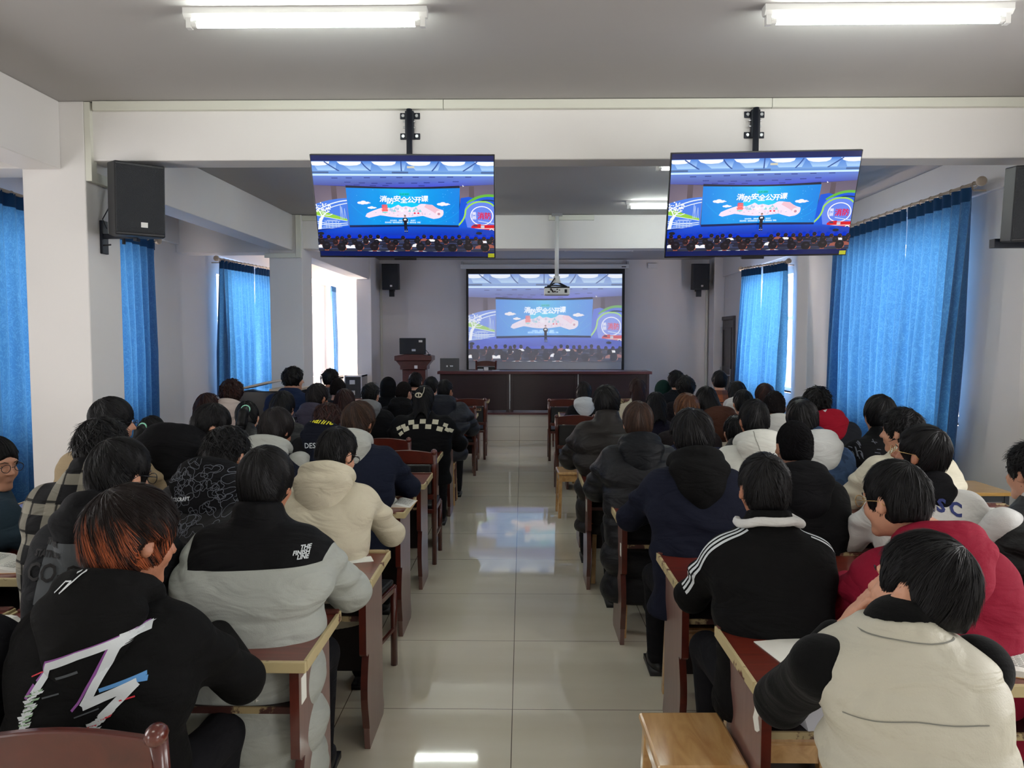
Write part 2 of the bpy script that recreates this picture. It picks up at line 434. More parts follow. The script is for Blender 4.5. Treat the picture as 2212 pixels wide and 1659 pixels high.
# cable trunking along the first beam, down the pillar and across to the loudspeaker
def tr(mb): n_t[0] += 1; return struct('trim_%d' % n_t[0], mb, M_trunk, bevel=0.003)
tr(MB().box(-3.0, -0.55, D1-0.045, D1-0.001, H-0.066, H-0.004).box(-0.547, 1.72, D1-0.045, D1-0.001, H-0.066, H-0.004).box(1.723, XR, D1-0.045, D1-0.001, H-0.066, H-0.004))
tr(MB().box(PX1[1]+0.001, PX1[1]+0.045, D1-0.03, D1+0.04, 2.86, H-0.004).box(PX1[1]+0.001, PX1[1]+0.045, D1+0.04, D1+0.30, 2.86, 2.93))
tr(MB().box(-2.93, -2.5, D2-0.045, D2-0.001, H-0.075, H-0.01).box(-3.0, -2.935, D2-0.095, D2-0.051, 2.84, H-0.01).box(-3.42, -3.0, D2-0.095, D2-0.051, 2.84, 2.90))
tr(MB().box(0.35, 0.95, D2-0.045, D2-0.001, H-0.075, H-0.01))
tr(MB().box(-2.945, -2.90, YF-0.03, YF, 0.5, 3.0))
tr(MB().box(3.78, 3.82, YF-0.05, YF, 0.0, 3.1))
# ---------------------------------------------------------------- stage
sg = MB().box(-2.9, 3.6, 12.86, YF, 0.002, 0.46)
struct('trim_stage_body', sg, floor_mat('stage_riser_tiles', True))
struct('trim_stage_top', MB().box(-2.92, 3.62, 12.83, YF, 0.46, 0.49), M_stagerim)
# ---------------------------------------------------------------- curtains
def curtain_mat():
    m = bpy.data.materials.new('blue_damask_curtain'); m.use_nodes = True; N = m.node_tree.nodes; L = m.node_tree.links
    b = N['Principled BSDF']
    tc = N.new('ShaderNodeTexCoord'); mp = N.new('ShaderNodeMapping'); mp.inputs['Scale'].default_value = (1, 9, 3.4)
    L.new(tc.outputs['UV'], mp.inputs[0])
    mp.inputs['Scale'].default_value = (14, 7, 1)
    n0 = N.new('ShaderNodeTexNoise'); n0.inputs['Scale'].default_value = 1.6; n0.inputs['Detail'].default_value = 3; n0.inputs['Distortion'].default_value = 2.5; L.new(mp.outputs[0], n0.inputs['Vector'])
    rp = N.new('ShaderNodeValToRGB'); e = rp.color_ramp.elements
    e[0].position = 0.44; e[0].color = rgb(46, 100, 150); e[1].position = 0.5; e[1].color = rgb(66, 122, 170)
    k = e.new(0.54); k.color = rgb(46, 100, 150)
    L.new(n0.outputs['Fac'], rp.inputs[0]); mxv = rp
    L.new(mxv.outputs[0], b.inputs['Base Color']); b.inputs['Roughness'].default_value = 0.55; b.inputs['Sheen Weight'].default_value = 0.2
    t = N.new('ShaderNodeBsdfTranslucent'); L.new(mxv.outputs[0], t.inputs['Color'])
    mx = N.new('ShaderNodeMixShader'); mx.inputs[0].default_value = 0.30
    L.new(b.outputs[0], mx.inputs[1]); L.new(t.outputs[0], mx.inputs[2]); L.new(mx.outputs[0], N['Material Output'].inputs['Surface'])
    return m
M_curt = curtain_mat()
M_curttop = fabric('blue_curtain_heading', rgb(34, 72, 112), 0.8, fold=0.1)
M_rod = mat('cream_painted_rod', rgb(196, 180, 160), 0.35)
def curtain(label, X, sd, ya, yb, zt, zb, seed, ya2=None, yb2=None, pleat=0.16, zslope=0.0):
    """hanging cloth: ya..yb along the wall at the rod, ya2..yb2 at the hem"""
    rnd = random.Random(seed)
    ya2 = ya if ya2 is None else ya2; yb2 = yb if yb2 is None else yb2
    root = empty('curtain', (X, ya, 0)); tag(root, label, 'curtain', 'blue curtains along the window walls')
    nu = int((yb-ya)/0.0125); nv = 44
    ph = [rnd.uniform(0, 6.28) for _ in range(8)]
    vs = []; uv = []
    for j in range(nv+1):
        t = j/nv; z = zt+(zb-zt)*t
        amp = 0.026+0.055*min(1, t*2.2)
        for i in range(nu+1):
            s = i/nu; y0 = ya+(yb-ya)*s; y1 = ya2+(yb2-ya2)*s
            e = min(1, t*1.1)**1.4
            y = y0*(1-e)+y1*e
            q = y0/pleat*2*PI
            wv_ = math.sin(q+0.5*math.sin(s*5+ph[0])+0.9*t*math.sin(s*9+ph[1]))
            wv_ = wv_*0.75+0.45*t*math.sin(q*0.53+ph[2]+1.3*t)
            fl = 0.03*t*math.sin(s*4+ph[3]+2*t)
            vs.append((-sd*(amp*wv_+fl), y-ya, z+zslope*(y-ya))); uv.append((s*(yb-ya)*1.6, z))
    fs = []; fh = []
    for j in range(nv):
        for i in range(nu):
            a = j*(nu+1)+i; fs.append((a, a+1, a+nu+2, a+nu+1))
    me = bpy.data.meshes.new('cloth'); me.from_pydata(vs, [], fs); me.update()
    ul = me.uv_layers.new(name='UVMap')
    li = np.zeros(len(me.loops), dtype=np.int32); me.loops.foreach_get('vertex_index', li)
    ul.data.foreach_set('uv', np.array(uv, dtype=np.float32)[li].ravel())
    me.materials.append(M_curt); me.polygons.foreach_set('use_smooth', [True]*len(fs))
    o = bpy.data.objects.new('cloth', me); COL.objects.link(o); o.parent = root
    hb = MB(); k = nu+1; hv = []
    for i in range(nu+1):
        x, y, z = vs[i]; hv.append((x-sd*0.006, y, z+0.03)); 
    for i in range(nu+1):
        x, y, z = vs[i]; hv.append((x-sd*0.006, y, z-0.09))
    hb.add(hv, [(i, i+1, i+1+k, i+k) for i in range(nu)])
    hb.build('heading_tape', M_curttop, root, smooth=True, fix=False)
    return root
def rod(label, X, sd, ya, yb, z, ends=(1, 1), z2=None):
    z2 = z if z2 is None else z2
    r = empty('curtain_rod', (X, ya, z)); tag(r, label, 'curtain rod', 'curtain rods')
    L_ = yb-ya; dz = z2-z
    MB().tube([(0, 0, 0), (0, L_, dz)], 0.014, 10).build('pole', M_rod, r, smooth=True)
    for e, yy, zz in ((ends[0], -0.02, 0), (ends[1], L_+0.02, dz)):
        if e: MB().ball((0, yy, zz), 0.042).build('finial', M_rod, r, smooth=True)
    n = int(L_/0.16)
    for i in range(n):
        y = 0.08+i*(L_-0.16)/(n-1)
        c = [(0.024*math.cos(a), y, dz*y/L_-0.008+0.024*math.sin(a)) for a in [k*2*PI/10 for k in range(10)]]
        MB().tube(c, 0.0045, 5, closed=True).build('ring', M_rod, r, smooth=True)
    for y in (0.12, L_-0.12):
        MB().tube([(0, y, -0.02+dz*y/L_), (sd*0.02, y, -0.05+dz*y/L_), (sd*0.13, y, -0.05+dz*y/L_)], 0.008, 6).build('bracket', M_rod, r)
    return r
XCL, XCR = -4.42, 3.88
rod('curtain rod behind the near left pillar, above the widest left curtains', XCL, -1, 5.85, 9.0, 3.03, z2=2.95)
curtain('blue curtain at the left picture edge, in front of the near left pillar', XCL, -1, 5.9, 7.45, 2.99, 0.012, 1, zslope=-0.02)
curtain('blue curtain between the near left pillar and the bare wall stretch', XCL, -1, 7.5, 8.95, 2.95, 0.012, 2, zslope=-0.02)
rod('curtain rod left of the middle left pillar with a round end knob', XCL, -1, 10.75, 13.55, 2.93, z2=3.02)
curtain('wide blue curtain left of the middle left pillar', XCL, -1, 10.85, 12.22, 2.89, 0.012, 3, 10.85, 12.1, 0.13, zslope=0.03)
curtain('narrow blue curtain right of the white slit, beside the middle left pillar', XCL, -1, 12.30, 13.45, 2.93, 0.012, 4, 12.3, 13.45, 0.12, zslope=0.03)
curtain('narrow sunlit blue curtain drawn aside in the far left alcove', XCL+0.1, -1, 16.75, 17.15, 2.95, 0.012, 5, 16.7, 17.2, 0.08)
curtain('sliver of blue curtain just right of the middle left pillar', XCL, -1, 14.1, 14.9, 2.95, 0.012, 15, pleat=0.1)
rod('long curtain rod above the big right curtains', XCR, 1, 6.42, 9.45, 3.085, z2=3.1)
curtain('big blue right curtain nearest the camera', XCR, 1, 6.5, 7.62, 3.04, 0.10, 6, 6.78, 7.75, 0.15)
curtain('big blue right curtain next to the pier', XCR, 1, 7.63, 9.4, 3.04, 0.10, 7, 7.72, 9.55, 0.15)
rod('short curtain rod near the dark side door', XCR, 1, 10.95, 13.3, 2.90, z2=3.02)
curtain('blue curtain half right of the slit, beside the far pier', XCR, 1, 11.0, 12.05, 2.86, 0.012, 8, 11.2, 12.15, 0.13, zslope=0.045)
curtain('blue curtain half left of the slit, beside the dark side door', XCR, 1, 12.15, 13.25, 2.91, 0.012, 9, 12.35, 13.75, 0.13, zslope=0.045)
# ---------------------------------------------------------------- dark side door
dr = empty('door_1', (XR, 14.15, 0)); dr['kind'] = 'structure'
MB().box(-0.05, 0.0, 0, 0.07, 0, 2.22).box(-0.05, 0, 0.83, 0.90, 0, 2.22).box(-0.05, 0, 0.07, 0.83, 2.15, 2.22).build('door_frame', M_door, dr, bevel=0.006)
dl = MB().box(-0.03, 0, 0.07, 0.83, 0, 2.15)
for (a, b_, c, d) in ((0.15, 0.75, 1.2, 2.0), (0.15, 0.75, 0.25, 1.05)):
    dl.box(-0.045, -0.03, a, a+0.04, c, d).box(-0.045, -0.03, b_-0.04, b_, c, d).box(-0.045, -0.03, a, b_, c, c+0.04).box(-0.045, -0.03, a, b_, d-0.04, d)
leaf = dl.build('door_leaf', M_door, dr, bevel=0.004)
MB().box(-0.055, -0.03, 0.11, 0.15, 0.95, 1.2).tube([(-0.05, 0.13, 1.08), (-0.09, 0.13, 1.08), (-0.09, 0.25, 1.08)], 0.01, 8).build('door_handle', M_steel, dr)
for z in (0.3, 1.1, 1.9): MB().tube([(-0.06, 0.80, z), (-0.06, 0.80, z+0.12)], 0.014, 8).build('hinge', M_steel, dr)
# ---------------------------------------------------------------- tube lights
M_tube = mat('lit_tube', (1, 1, 1, 1), 0.5, emit=((0.93, 1.0, 0.93, 1), 39.0))
M_tubeoff = mat('unlit_tube', rgb(222, 226, 230), 0.3)
def tube_light(label, X, Y, lit=True, Lh=0.615):
    r = empty('tube_light', (X, Y, H)); tag(r, label, 'ceiling light', 'ceiling tube lights')
    hs = MB().box(-Lh, Lh, -0.03, 0.03, -0.03, 0.0)
    hs.add([(-Lh, -0.03, -0.03), (Lh, -0.03, -0.03), (Lh, -0.012, -0.05), (-Lh, -0.012, -0.05), (-Lh, 0.03, -0.03), (Lh, 0.03, -0.03), (Lh, 0.012, -0.05), (-Lh, 0.012, -0.05)],
           [(0, 1, 2, 3), (4, 7, 6, 5), (3, 2, 6, 7), (0, 3, 7, 4), (1, 5, 6, 2)])
    hs.build('housing', M_white, r)
    for s in (-1, 1):
        MB().box(*(sorted((s*(Lh-0.035), s*(Lh-0.01)))), -0.016, 0.016, -0.095, -0.045).tube([(s*(Lh-0.036), 0, -0.075), (s*(Lh-0.062), 0, -0.075)], 0.0165, 12).build('lamp_holder', M_white, r)
    MB().tube([(-Lh+0.06, 0, -0.075), (Lh-0.06, 0, -0.075)], 0.0155, 14).build('tube', M_tube if lit else M_tubeoff, r, smooth=True)
    return r
tube_light('lit tube light at the top left of the picture', at(661, 40, 3.83).x, 3.83)
tube_light('lit tube light at the top right of the picture', at(1916, 42, 3.83).x, 3.83)
tube_light('lit tube light mostly hidden behind the left screen, nearer one', -1.2, 6.9)
tube_light('lit tube light whose left end shows beside the right screen, upper one', at(1418, 362, 7.0).x+0.6, 7.0)
tube_light('lit tube light hidden behind the left screen, farther one', -1.1, 8.75)
tube_light('lit tube light beside the right screen, lower one', at(1352, 446, 9.0).x+0.615, 9.0)
tube_light('unlit tube light on the far ceiling above the projection screen', 1.35, 13.2, False)
tube_light('added unseen tube light behind the camera on the left', -1.2, 0.6)  # unseen pair of lamps, added to brighten the near floor
tube_light('added unseen tube light behind the camera on the right', 1.9, 0.6)
tube_light('unlit tube light on the far ceiling left of the projector pole', -1.3, 13.2, False)
# ---------------------------------------------------------------- the picture on the screens, as flat shapes
class Pic:
    def __init__(s): s.polys = []
    def poly(s, pts, c, cs=None): s.polys.append((list(pts), c, cs)); return s
    def rect(s, u0, v0, u1, v1, c, cb=None):
        return s.poly([(u0, v0), (u1, v0), (u1, v1), (u0, v1)], c, [c, c, cb, cb] if cb else None)
    def ell(s, u, v, a, b, c, n=18, t0=0, t1=2*PI):
        return s.poly([(u+a*math.cos(t0+(t1-t0)*i/n), v+b*math.sin(t0+(t1-t0)*i/n)) for i in range(n if abs(t1-t0) > 6.2 else n+1)], c)
    def line(s, pts, wd, c, asp=1.75):
        for (a, b) in zip(pts[:-1], pts[1:]):
            dx, dy = (b[0]-a[0])*asp, b[1]-a[1]; l = math.hypot(dx, dy) or 1
            nx, ny = -dy/l*wd/2/asp, dx/l*wd/2
            s.poly([(a[0]+nx, a[1]+ny), (b[0]+nx, b[1]+ny), (b[0]-nx, b[1]-ny), (a[0]-nx, a[1]-ny)], c)
        return s
    def text(s, body, u, v, size, c, asp=1.75, shear=0.0, bold=0.0, sq=1.0):
        vs, fs = text_mesh(body, 1.0, 'CENTER', shear, 0.0)
        for ox, oy in (((-bold, 0), (bold, 0), (0, bold*0.8), (0, -bold*0.8), (0, 0)) if bold else ((0, 0),)):
            for f in fs:
                s.poly([(u+(vs[i][0]+ox)*size/asp*sq, v-(vs[i][1]+oy)*size) for i in f], c)
        return s
def bez(p0, p1, p2, n=8):
    return [((1-t)**2*p0[0]+2*t*(1-t)*p1[0]+t*t*p2[0], (1-t)**2*p0[1]+2*t*(1-t)*p1[1]+t*t*p2[1]) for t in [i/n for i in range(n+1)]]

def lecture_picture():
    p = Pic(); rnd = random.Random(4)
    p.rect(0, 0, 1, 0.16, (86, 128, 205), (140, 180, 232))
    for u in (-0.03, 0.165, 0.355, 0.545, 0.735, 0.93):        # coffered ceiling with oval lights
        p.poly([(u-0.02, 0.0), (u+0.17, 0.0), (u+0.15+0.02*(0.5-u), 0.10), (u+0.03+0.06*(0.5-u), 0.10)], (120, 168, 232), [(84, 130, 210), (84, 130, 210), (178, 212, 246), (178, 212, 246)])
    for u in (0.035, 0.21, 0.40, 0.59, 0.78, 0.965):
        p.poly([(u-0.07, 0.005), (u-0.055, 0.033), (u-0.03, 0.047), (u, 0.05), (u+0.04, 0.045), (u+0.06, 0.03), (u+0.066, 0.005)], (240, 246, 255))
    for (a, b, c) in (((0.07, 0.005), (0.10, 0.05), (0.15, 0.108)), ((0.275, 0.005), (0.29, 0.06), (0.325, 0.108)), ((0.493, 0.0), (0.493, 0.05), (0.493, 0.108)), ((0.70, 0.005), (0.685, 0.06), (0.66, 0.108)), ((0.91, 0.005), (0.87, 0.06), (0.83, 0.108))):
        p.line(bez(a, b, c, 5), 0.012, (58, 84, 150))
    p.rect(0, 0.108, 1, 0.135, (128, 165, 215), (100, 140, 205)); p.rect(0, 0.14, 1, 0.158, (205, 232, 255))
    for u in (0.0, 0.44, 0.93): p.rect(u, 0.112, u+0.09, 0.132, (80, 104, 150))
    p.rect(0.525, 0.052, 0.565, 0.075, (205, 200, 180))
    p.poly([(0, 0.158), (1, 0.158), (1, 0.25), (0.6, 0.285), (0.4, 0.285), (0, 0.26)], (96, 118, 205), [(110, 135, 205), (110, 135, 205), (84, 92, 160), (86, 92, 205), (86, 92, 205), (84, 92, 160)])
    for k, (u, v) in enumerate([(0.12, .18), (0.2, .178), (0.3, .175), (0.39, .172), (0.48, .172), (0.57, .168), (0.66, .168), (0.76, .165), (0.86, .165), (0.19, .225), (0.27, .232), (0.34, .235), (0.42, .235), (0.49, .232), (0.56, .232), (0.63, .228), (0.71, .222), (0.79, .215), (0.24, .255), (0.33, .262), (0.6, .262), (0.4, .26)]):
        p.rect(u-0.017, v, u+0.017, v+0.008, (52, 62, 130))
    p.poly([(0, 0.26), (0.18, 0.275), (0.18, 0.75), (0, 0.75)], (110, 100, 118), [(92, 84, 104), (104, 92, 108), (150, 134, 140), (130, 118, 128)])
    p.poly([(0.81, 0.27), (1, 0.25), (1, 0.75), (0.81, 0.75)], (110, 100, 118), [(104, 92, 108), (92, 84, 104), (130, 118, 128), (150, 134, 140)])
    p.rect(0.095, 0.27, 0.125, 0.5, (88, 76, 84)); p.rect(0.862, 0.27, 0.89, 0.5, (88, 76, 84))
    # left wing of the set: arch, wedge of green, tree, gatehouse in outline
    B = (92, 132, 224); Wt = (228, 238, 250)
    p.poly([(0, 0.50)]+bez((0.0, 0.47), (0.09, 0.41), (0.178, 0.405), 8)+[(0.178, 0.72), (0.0, 0.765)], B)
    p.line(bez((0.0, 0.55), (0.09, 0.445), (0.178, 0.43), 8), 0.012, Wt); p.line(bez((0.03, 0.56), (0.10, 0.485), (0.178, 0.462), 8), 0.009, Wt)
    p.poly([(0.0, 0.545), (0.03, 0.545), (0.172, 0.64), (0.172, 0.662), (0.0, 0.60)], (150, 200, 84))
    p.line([(0.0, 0.60), (0.172, 0.664)], 0.006, Wt)
    p.line(bez((0.0, 0.67), (0.08, 0.71), (0.172, 0.685), 6), 0.008, Wt); p.line(bez((0.0, 0.69), (0.08, 0.735), (0.172, 0.705), 6), 0.007, Wt)
    for u, h_ in ((0.138, 0.47), (0.145, 0.50), (0.16, 0.52)): p.line([(u, h_), (u-0.004, 0.64)], 0.004, (180, 200, 235)); p.line([(u, h_), (u+0.006, 0.64)], 0.004, (180, 200, 235))
    for v_, w_ in ((0.655, 0.03), (0.665, 0.045), (0.69, 0.035), (0.70, 0.05), (0.73, 0.055), (0.745, 0.065)): p.line([(0.085-w_, v_), (0.085+w_, v_)], 0.006, (190, 208, 240))
    for u in (0.05, 0.065, 0.085, 0.105, 0.12): p.line([(u, 0.665), (u, 0.745)], 0.005, (190, 208, 240))
    p.poly([(0.0, 0.76), (0.012, 0.64), (0.03, 0.60), (0.045, 0.60), (0.028, 0.66), (0.02, 0.755)], (236, 240, 248))
    p.line([(0.03, 0.61), (0.055, 0.57), (0.075, 0.55)], 0.012, (236, 240, 248)); p.line([(0.03, 0.61), (0.02, 0.56), (0.005, 0.53)], 0.012, (236, 240, 248)); p.line([(0.045, 0.595), (0.07, 0.60), (0.09, 0.585)], 0.008, (236, 240, 248))
    for k in range(70):
        a = rnd.uniform(0, 6.28); r_ = rnd.random()**0.5; p.ell(max(0.003, 0.035+0.055*r_*math.cos(a)), 0.515+0.06*r_*math.sin(a), 0.0042, 0.006, (240, 243, 250), 5)
    # right wing
    p.poly([(0.815, 0.40), (0.86, 0.385), (0.885, 0.40), (1, 0.36), (1, 0.77), (0.79, 0.745)], (58, 96, 212))
    p.line(bez((0.85, 0.46), (0.92, 0.35), (1.0, 0.375), 8), 0.028, (104, 176, 70)); p.line(bez((0.85, 0.49), (0.93, 0.40), (1.0, 0.43), 8), 0.014, (20, 50, 70))
    p.poly(bez((0.845, 0.70), (0.80, 0.40), (0.93, 0.43), 8)+bez((0.93, 0.43), (1.0, 0.44), (1.0, 0.52), 5)+[(1, 0.76), (0.85, 0.75)], (112, 138, 228))
    p.line(bez((0.79, 0.72), (0.84, 0.64), (0.84, 0.54), 6)+bez((0.845, 0.52), (0.88, 0.43), (0.94, 0.44), 6)+bez((0.95, 0.44), (0.985, 0.45), (1, 0.49), 4), 0.017, (160, 214, 96))
    ring = [(0.931+0.062*math.cos(t), 0.598+0.105*math.sin(t)) for t in [i*2*PI/28 for i in range(29)]]
    p.line(ring, 0.010, (240, 240, 250))
    p.text('美', 0.888, 0.59, 0.045, (235, 235, 245), bold=0.02); p.text('丽', 0.888, 0.635, 0.045, (235, 235, 245), bold=0.02)
    p.text('消防', 0.945, 0.63, 0.085, (214, 40, 74), bold=0.03, sq=0.8)
    p.poly([(0.868, 0.745), (0.872, 0.715), (0.885, 0.695), (0.925, 0.69), (0.925, 0.70), (1.0, 0.70), (1.0, 0.765), (0.868, 0.762)], (206, 24, 38))
    p.poly([(0.878, 0.715), (0.888, 0.70), (0.905, 0.70), (0.905, 0.718)], (60, 60, 90)); p.rect(0.925, 0.708, 0.945, 0.735, (190, 200, 215)); p.rect(0.868, 0.738, 1.0, 0.745, (240, 225, 225))
    p.line([(0.91, 0.655), (1.0, 0.685)], 0.008, (200, 215, 240))
    for u in (0.892, 0.985): p.ell(u, 0.762, 0.014, 0.018, (232, 232, 232), 12); p.ell(u, 0.762, 0.008, 0.010, (40, 40, 50), 10)
    # stage floor
    p.poly([(0, 0.775), (0.18, 0.715), (0.81, 0.72), (1, 0.765), (1, 0.86), (0, 0.86)], (22, 84, 214), [(24, 64, 180), (20, 84, 214), (20, 84, 214), (24, 64, 180), (12, 46, 180), (12, 46, 180)])
    p.rect(0, 0.825, 1, 0.86, (10, 50, 196))
    # LED wall
    p.poly([(0.178, 0.26)]+[(0.178+0.63*i/8, 0.262+0.02*math.sin(PI*i/8)) for i in range(9)]+[(0.81, 0.295), (0.178, 0.30)], (26, 30, 52))
    E1, E2, E3 = (14, 126, 222), (52, 186, 240), (30, 150, 230)
    p.poly([(0.178, 0.288), (0.33, 0.295), (0.33, 0.705), (0.182, 0.71)], E1, [E1, E3, E3, E1])
    p.poly([(0.33, 0.295), (0.49, 0.30), (0.49, 0.70), (0.33, 0.705)], E1, [E3, E2, (26, 140, 226), E3])
    p.poly([(0.49, 0.30), (0.65, 0.297), (0.65, 0.70), (0.49, 0.70)], E1, [E2, E3, E3, (26, 140, 226)])
    p.poly([(0.65, 0.297), (0.812, 0.288), (0.80, 0.705), (0.65, 0.70)], E1, [E3, E1, E1, E3])
    p.poly([(0.182, 0.71), (0.33, 0.705), (0.65, 0.70), (0.80, 0.705), (0.80, 0.728), (0.49, 0.722), (0.182, 0.735)], (20, 34, 80))
    p.ell(0.49, 0.50, 0.11, 0.06, (42, 196, 240), 20)
    for k in range(26): p.ell(rnd.uniform(0.2, 0.79), rnd.uniform(0.31, 0.69), 0.0018, 0.003, (150, 215, 250), 5)
    for (a, b, c) in (((0.62, 0.68), (0.72, 0.62), (0.78, 0.47)), ((0.2, 0.47), (0.25, 0.60), (0.33, 0.66)), ((0.65, 0.69), (0.76, 0.64), (0.80, 0.55))): p.line(bez(a, b, c, 8), 0.0035, (70, 170, 236))
    for (u, v, s_) in ((0.27, 0.455, 1.0), (0.315, 0.51, 0.7), (0.715, 0.468, 1.0)):
        for (du, dv, a, b) in ((-.02, 0, .014, .014), (0, -.008, .016, .016), (.014, .004, .016, .012), (-.005, .010, .012, .010), (.03, .002, .012, .005), (.024, -.008, .010, .004)):
            p.ell(u+du*s_, v+dv*s_, a*s_, b*s_, (244, 236, 240), 10)
    # picture scroll with mountains and a little red tower
    top = bez((0.285, 0.575), (0.33, 0.53), (0.39, 0.50), 6)+[(0.42, 0.515), (0.445, 0.495), (0.465, 0.475), (0.485, 0.50), (0.51, 0.49), (0.54, 0.505), (0.57, 0.49), (0.585, 0.47)]+bez((0.595, 0.465), (0.64, 0.46), (0.69, 0.52), 5)+bez((0.715, 0.535), (0.725, 0.60), (0.69, 0.625), 5)
    bot = bez((0.66, 0.635), (0.63, 0.62), (0.60, 0.60), 5)+bez((0.56, 0.61), (0.47, 0.635), (0.38, 0.60), 6)+bez((0.36, 0.595), (0.33, 0.61), (0.295, 0.625), 5)+[(0.275, 0.61)]
    p.poly([(0.49, 0.56)]+top+bot+[(0.285, 0.575)], (236, 220, 236))
    p.poly([(0.62, 0.47), (0.655, 0.475), (0.70, 0.54), (0.715, 0.575), (0.69, 0.60), (0.655, 0.55), (0.61, 0.50)], (232, 190, 204)); p.ell(0.692, 0.572, 0.020, 0.034, (240, 224, 232), 14); p.ell(0.690, 0.578, 0.008, 0.014, (190, 140, 160), 10)
    for k in range(16):
        u = 0.42+0.011*k+rnd.uniform(-.003, .003); v = 0.52+rnd.uniform(-.018, .02); p.poly([(u-0.010, v+0.02), (u, v-0.012), (u+0.010, v+0.02)], rnd.choice([(180, 200, 226), (150, 206, 216), (214, 190, 214), (240, 240, 248)]))
    for k in range(30): u = rnd.uniform(0.33, 0.64); v = rnd.uniform(0.55, 0.595); p.rect(u, v, u+0.008, v+0.004, rnd.choice([(120, 190, 214), (205, 120, 150), (180, 160, 205), (250, 245, 250)]))
    for k, wd in enumerate((0.014, 0.017, 0.014, 0.018, 0.014, 0.019, 0.016)): p.rect(0.388-wd, 0.475+k*0.011, 0.388+wd, 0.475+k*0.011+0.009, (238, 92, 84))
    p.ell(0.388, 0.562, 0.016, 0.006, (110, 220, 214), 10)
    for u in (0.555, 0.575): p.ell(u, 0.57, 0.006, 0.009, (226, 60, 84), 8)
    # title lettering, each sign at its own height
    p.rect(0.475, 0.345, 0.53, 0.372, (60, 214, 196)); p.text('全民消防', 0.5025, 0.368, 0.024, (16, 120, 170), bold=0.02)
    for k, (ch, dv) in enumerate(zip('消防安全公开课', (0.0, 0.022, -0.002, 0.012, 0.008, 0.008, -0.004))):
        p.text(ch, 0.382+k*0.0385, 0.437+dv, 0.074, (250, 250, 252), shear=0.10, bold=0.030)
    p.text('主办单位    消防救援总队    教育厅', 0.487, 0.655, 0.0165, (190, 225, 250), bold=0.02)
    p.text('承办单位  消防救援支队  教育局  消防协会  学院', 0.487, 0.674, 0.0165, (190, 225, 250), bold=0.02)
    # speaker on the stage
    sk = (190, 140, 120); dk = (18, 20, 34)
    p.ell(0.503, 0.593, 0.0055, 0.013, dk, 10); p.ell(0.503, 0.597, 0.0045, 0.010, sk, 10)
    p.poly([(0.488, 0.625), (0.497, 0.612), (0.510, 0.612), (0.519, 0.63), (0.517, 0.655), (0.512, 0.66), (0.512, 0.74), (0.495, 0.74), (0.494, 0.66), (0.488, 0.65)], dk)
    p.poly([(0.496, 0.625), (0.509, 0.622), (0.511, 0.64), (0.495, 0.642)], (232, 226, 226))
    for u in (0.496, 0.507): p.rect(u, 0.735, u+0.007, 0.765, dk); p.rect(u, 0.762, u+0.007, 0.767, (200, 205, 215)); p.rect(u, 0.767, u+0.008, 0.778, (20, 20, 26))
    # audience in the hall on the screen
    p.rect(0, 0.855, 1, 1.0, (24, 26, 42), (44, 48, 66))
    for v in (0.875, 0.90, 0.93, 0.965): p.line([(0, v+0.005), (0.42, v)], 0.008, (62, 68, 104)); p.line([(0.58, v), (1, v+0.005)], 0.008, (62, 68, 104)); p.line([(0.42, v), (0.58, v)], 0.006, (74, 84, 130))
    p.ell(0.022, 0.795, 0.018, 0.018, (22, 24, 34), 10); p.ell(0.915, 0.785, 0.018, 0.016, (22, 24, 34), 10)
    for row, (v, n, a, jit) in enumerate(((0.835, 24, 0.0115, 0.014), (0.885, 17, 0.0165, 0.012), (0.945, 11, 0.025, 0.012))):
        for k in range(n):
            u = (k+0.5)/n+rnd.uniform(-0.012, 0.012); vv = v+rnd.uniform(-jit, jit)
            if 0.44 < u < 0.56 and row < 1 and abs(u-0.5) > 0.02: continue
            hc = rnd.choice([(14, 14, 22), (18, 16, 24), (24, 18, 24), (34, 22, 26), (86, 32, 30) if row == 2 and k in (3, 8) else (20, 18, 26)])
            sh = rnd.choice([(34, 34, 50), (30, 30, 44), (236, 236, 240), (150, 90, 80), (34, 34, 50), (60, 66, 90)])
            b_ = a*2.0
            p.poly([(u-a*1.9, vv+b_*2.2), (u-a*1.5, vv+b_*1.35), (u-a*0.5, vv+b_*1.0), (u+a*0.5, vv+b_*1.0), (u+a*1.5, vv+b_*1.35), (u+a*1.9, vv+b_*2.2)], sh)
            p.rect(u-a*0.45, vv+b_*0.4, u+a*0.5, vv+b_*1.15, (150, 88, 74))
            p.ell(u+a*0.75, vv+b_*0.35, a*0.35, b_*0.4, (176, 104, 84), 8)
            p.ell(u, vv, a, b_, hc, 16)
            p.ell(u+a*0.1, vv-b_*0.25, a*0.35, b_*0.2, tuple(min(255, c+26) for c in hc), 8)
    p.poly([(0.828, 0.245), (0.838, 0.262), (0.833, 0.262), (0.831, 0.268)], (250, 250, 250))
    return p
PIC = lecture_picture()
def screen_mat(name, strength, lift, base, rough, sat=1.0):
    m = bpy.data.materials.new(name); m.use_nodes = True; N = m.node_tree.nodes; L = m.node_tree.links; b = N['Principled BSDF']
    b.inputs['Base Color'].default_value = base; b.inputs['Roughness'].default_value = rough
    a = N.new('ShaderNodeAttribute'); a.attribute_name = 'picture'
    h = N.new('ShaderNodeHueSaturation'); h.inputs['Saturation'].default_value = sat; L.new(a.outputs['Color'], h.inputs['Color'])
    L.new(h.outputs[0], b.inputs['Emission Color']); b.inputs['Emission Strength'].default_value = strength
    return m
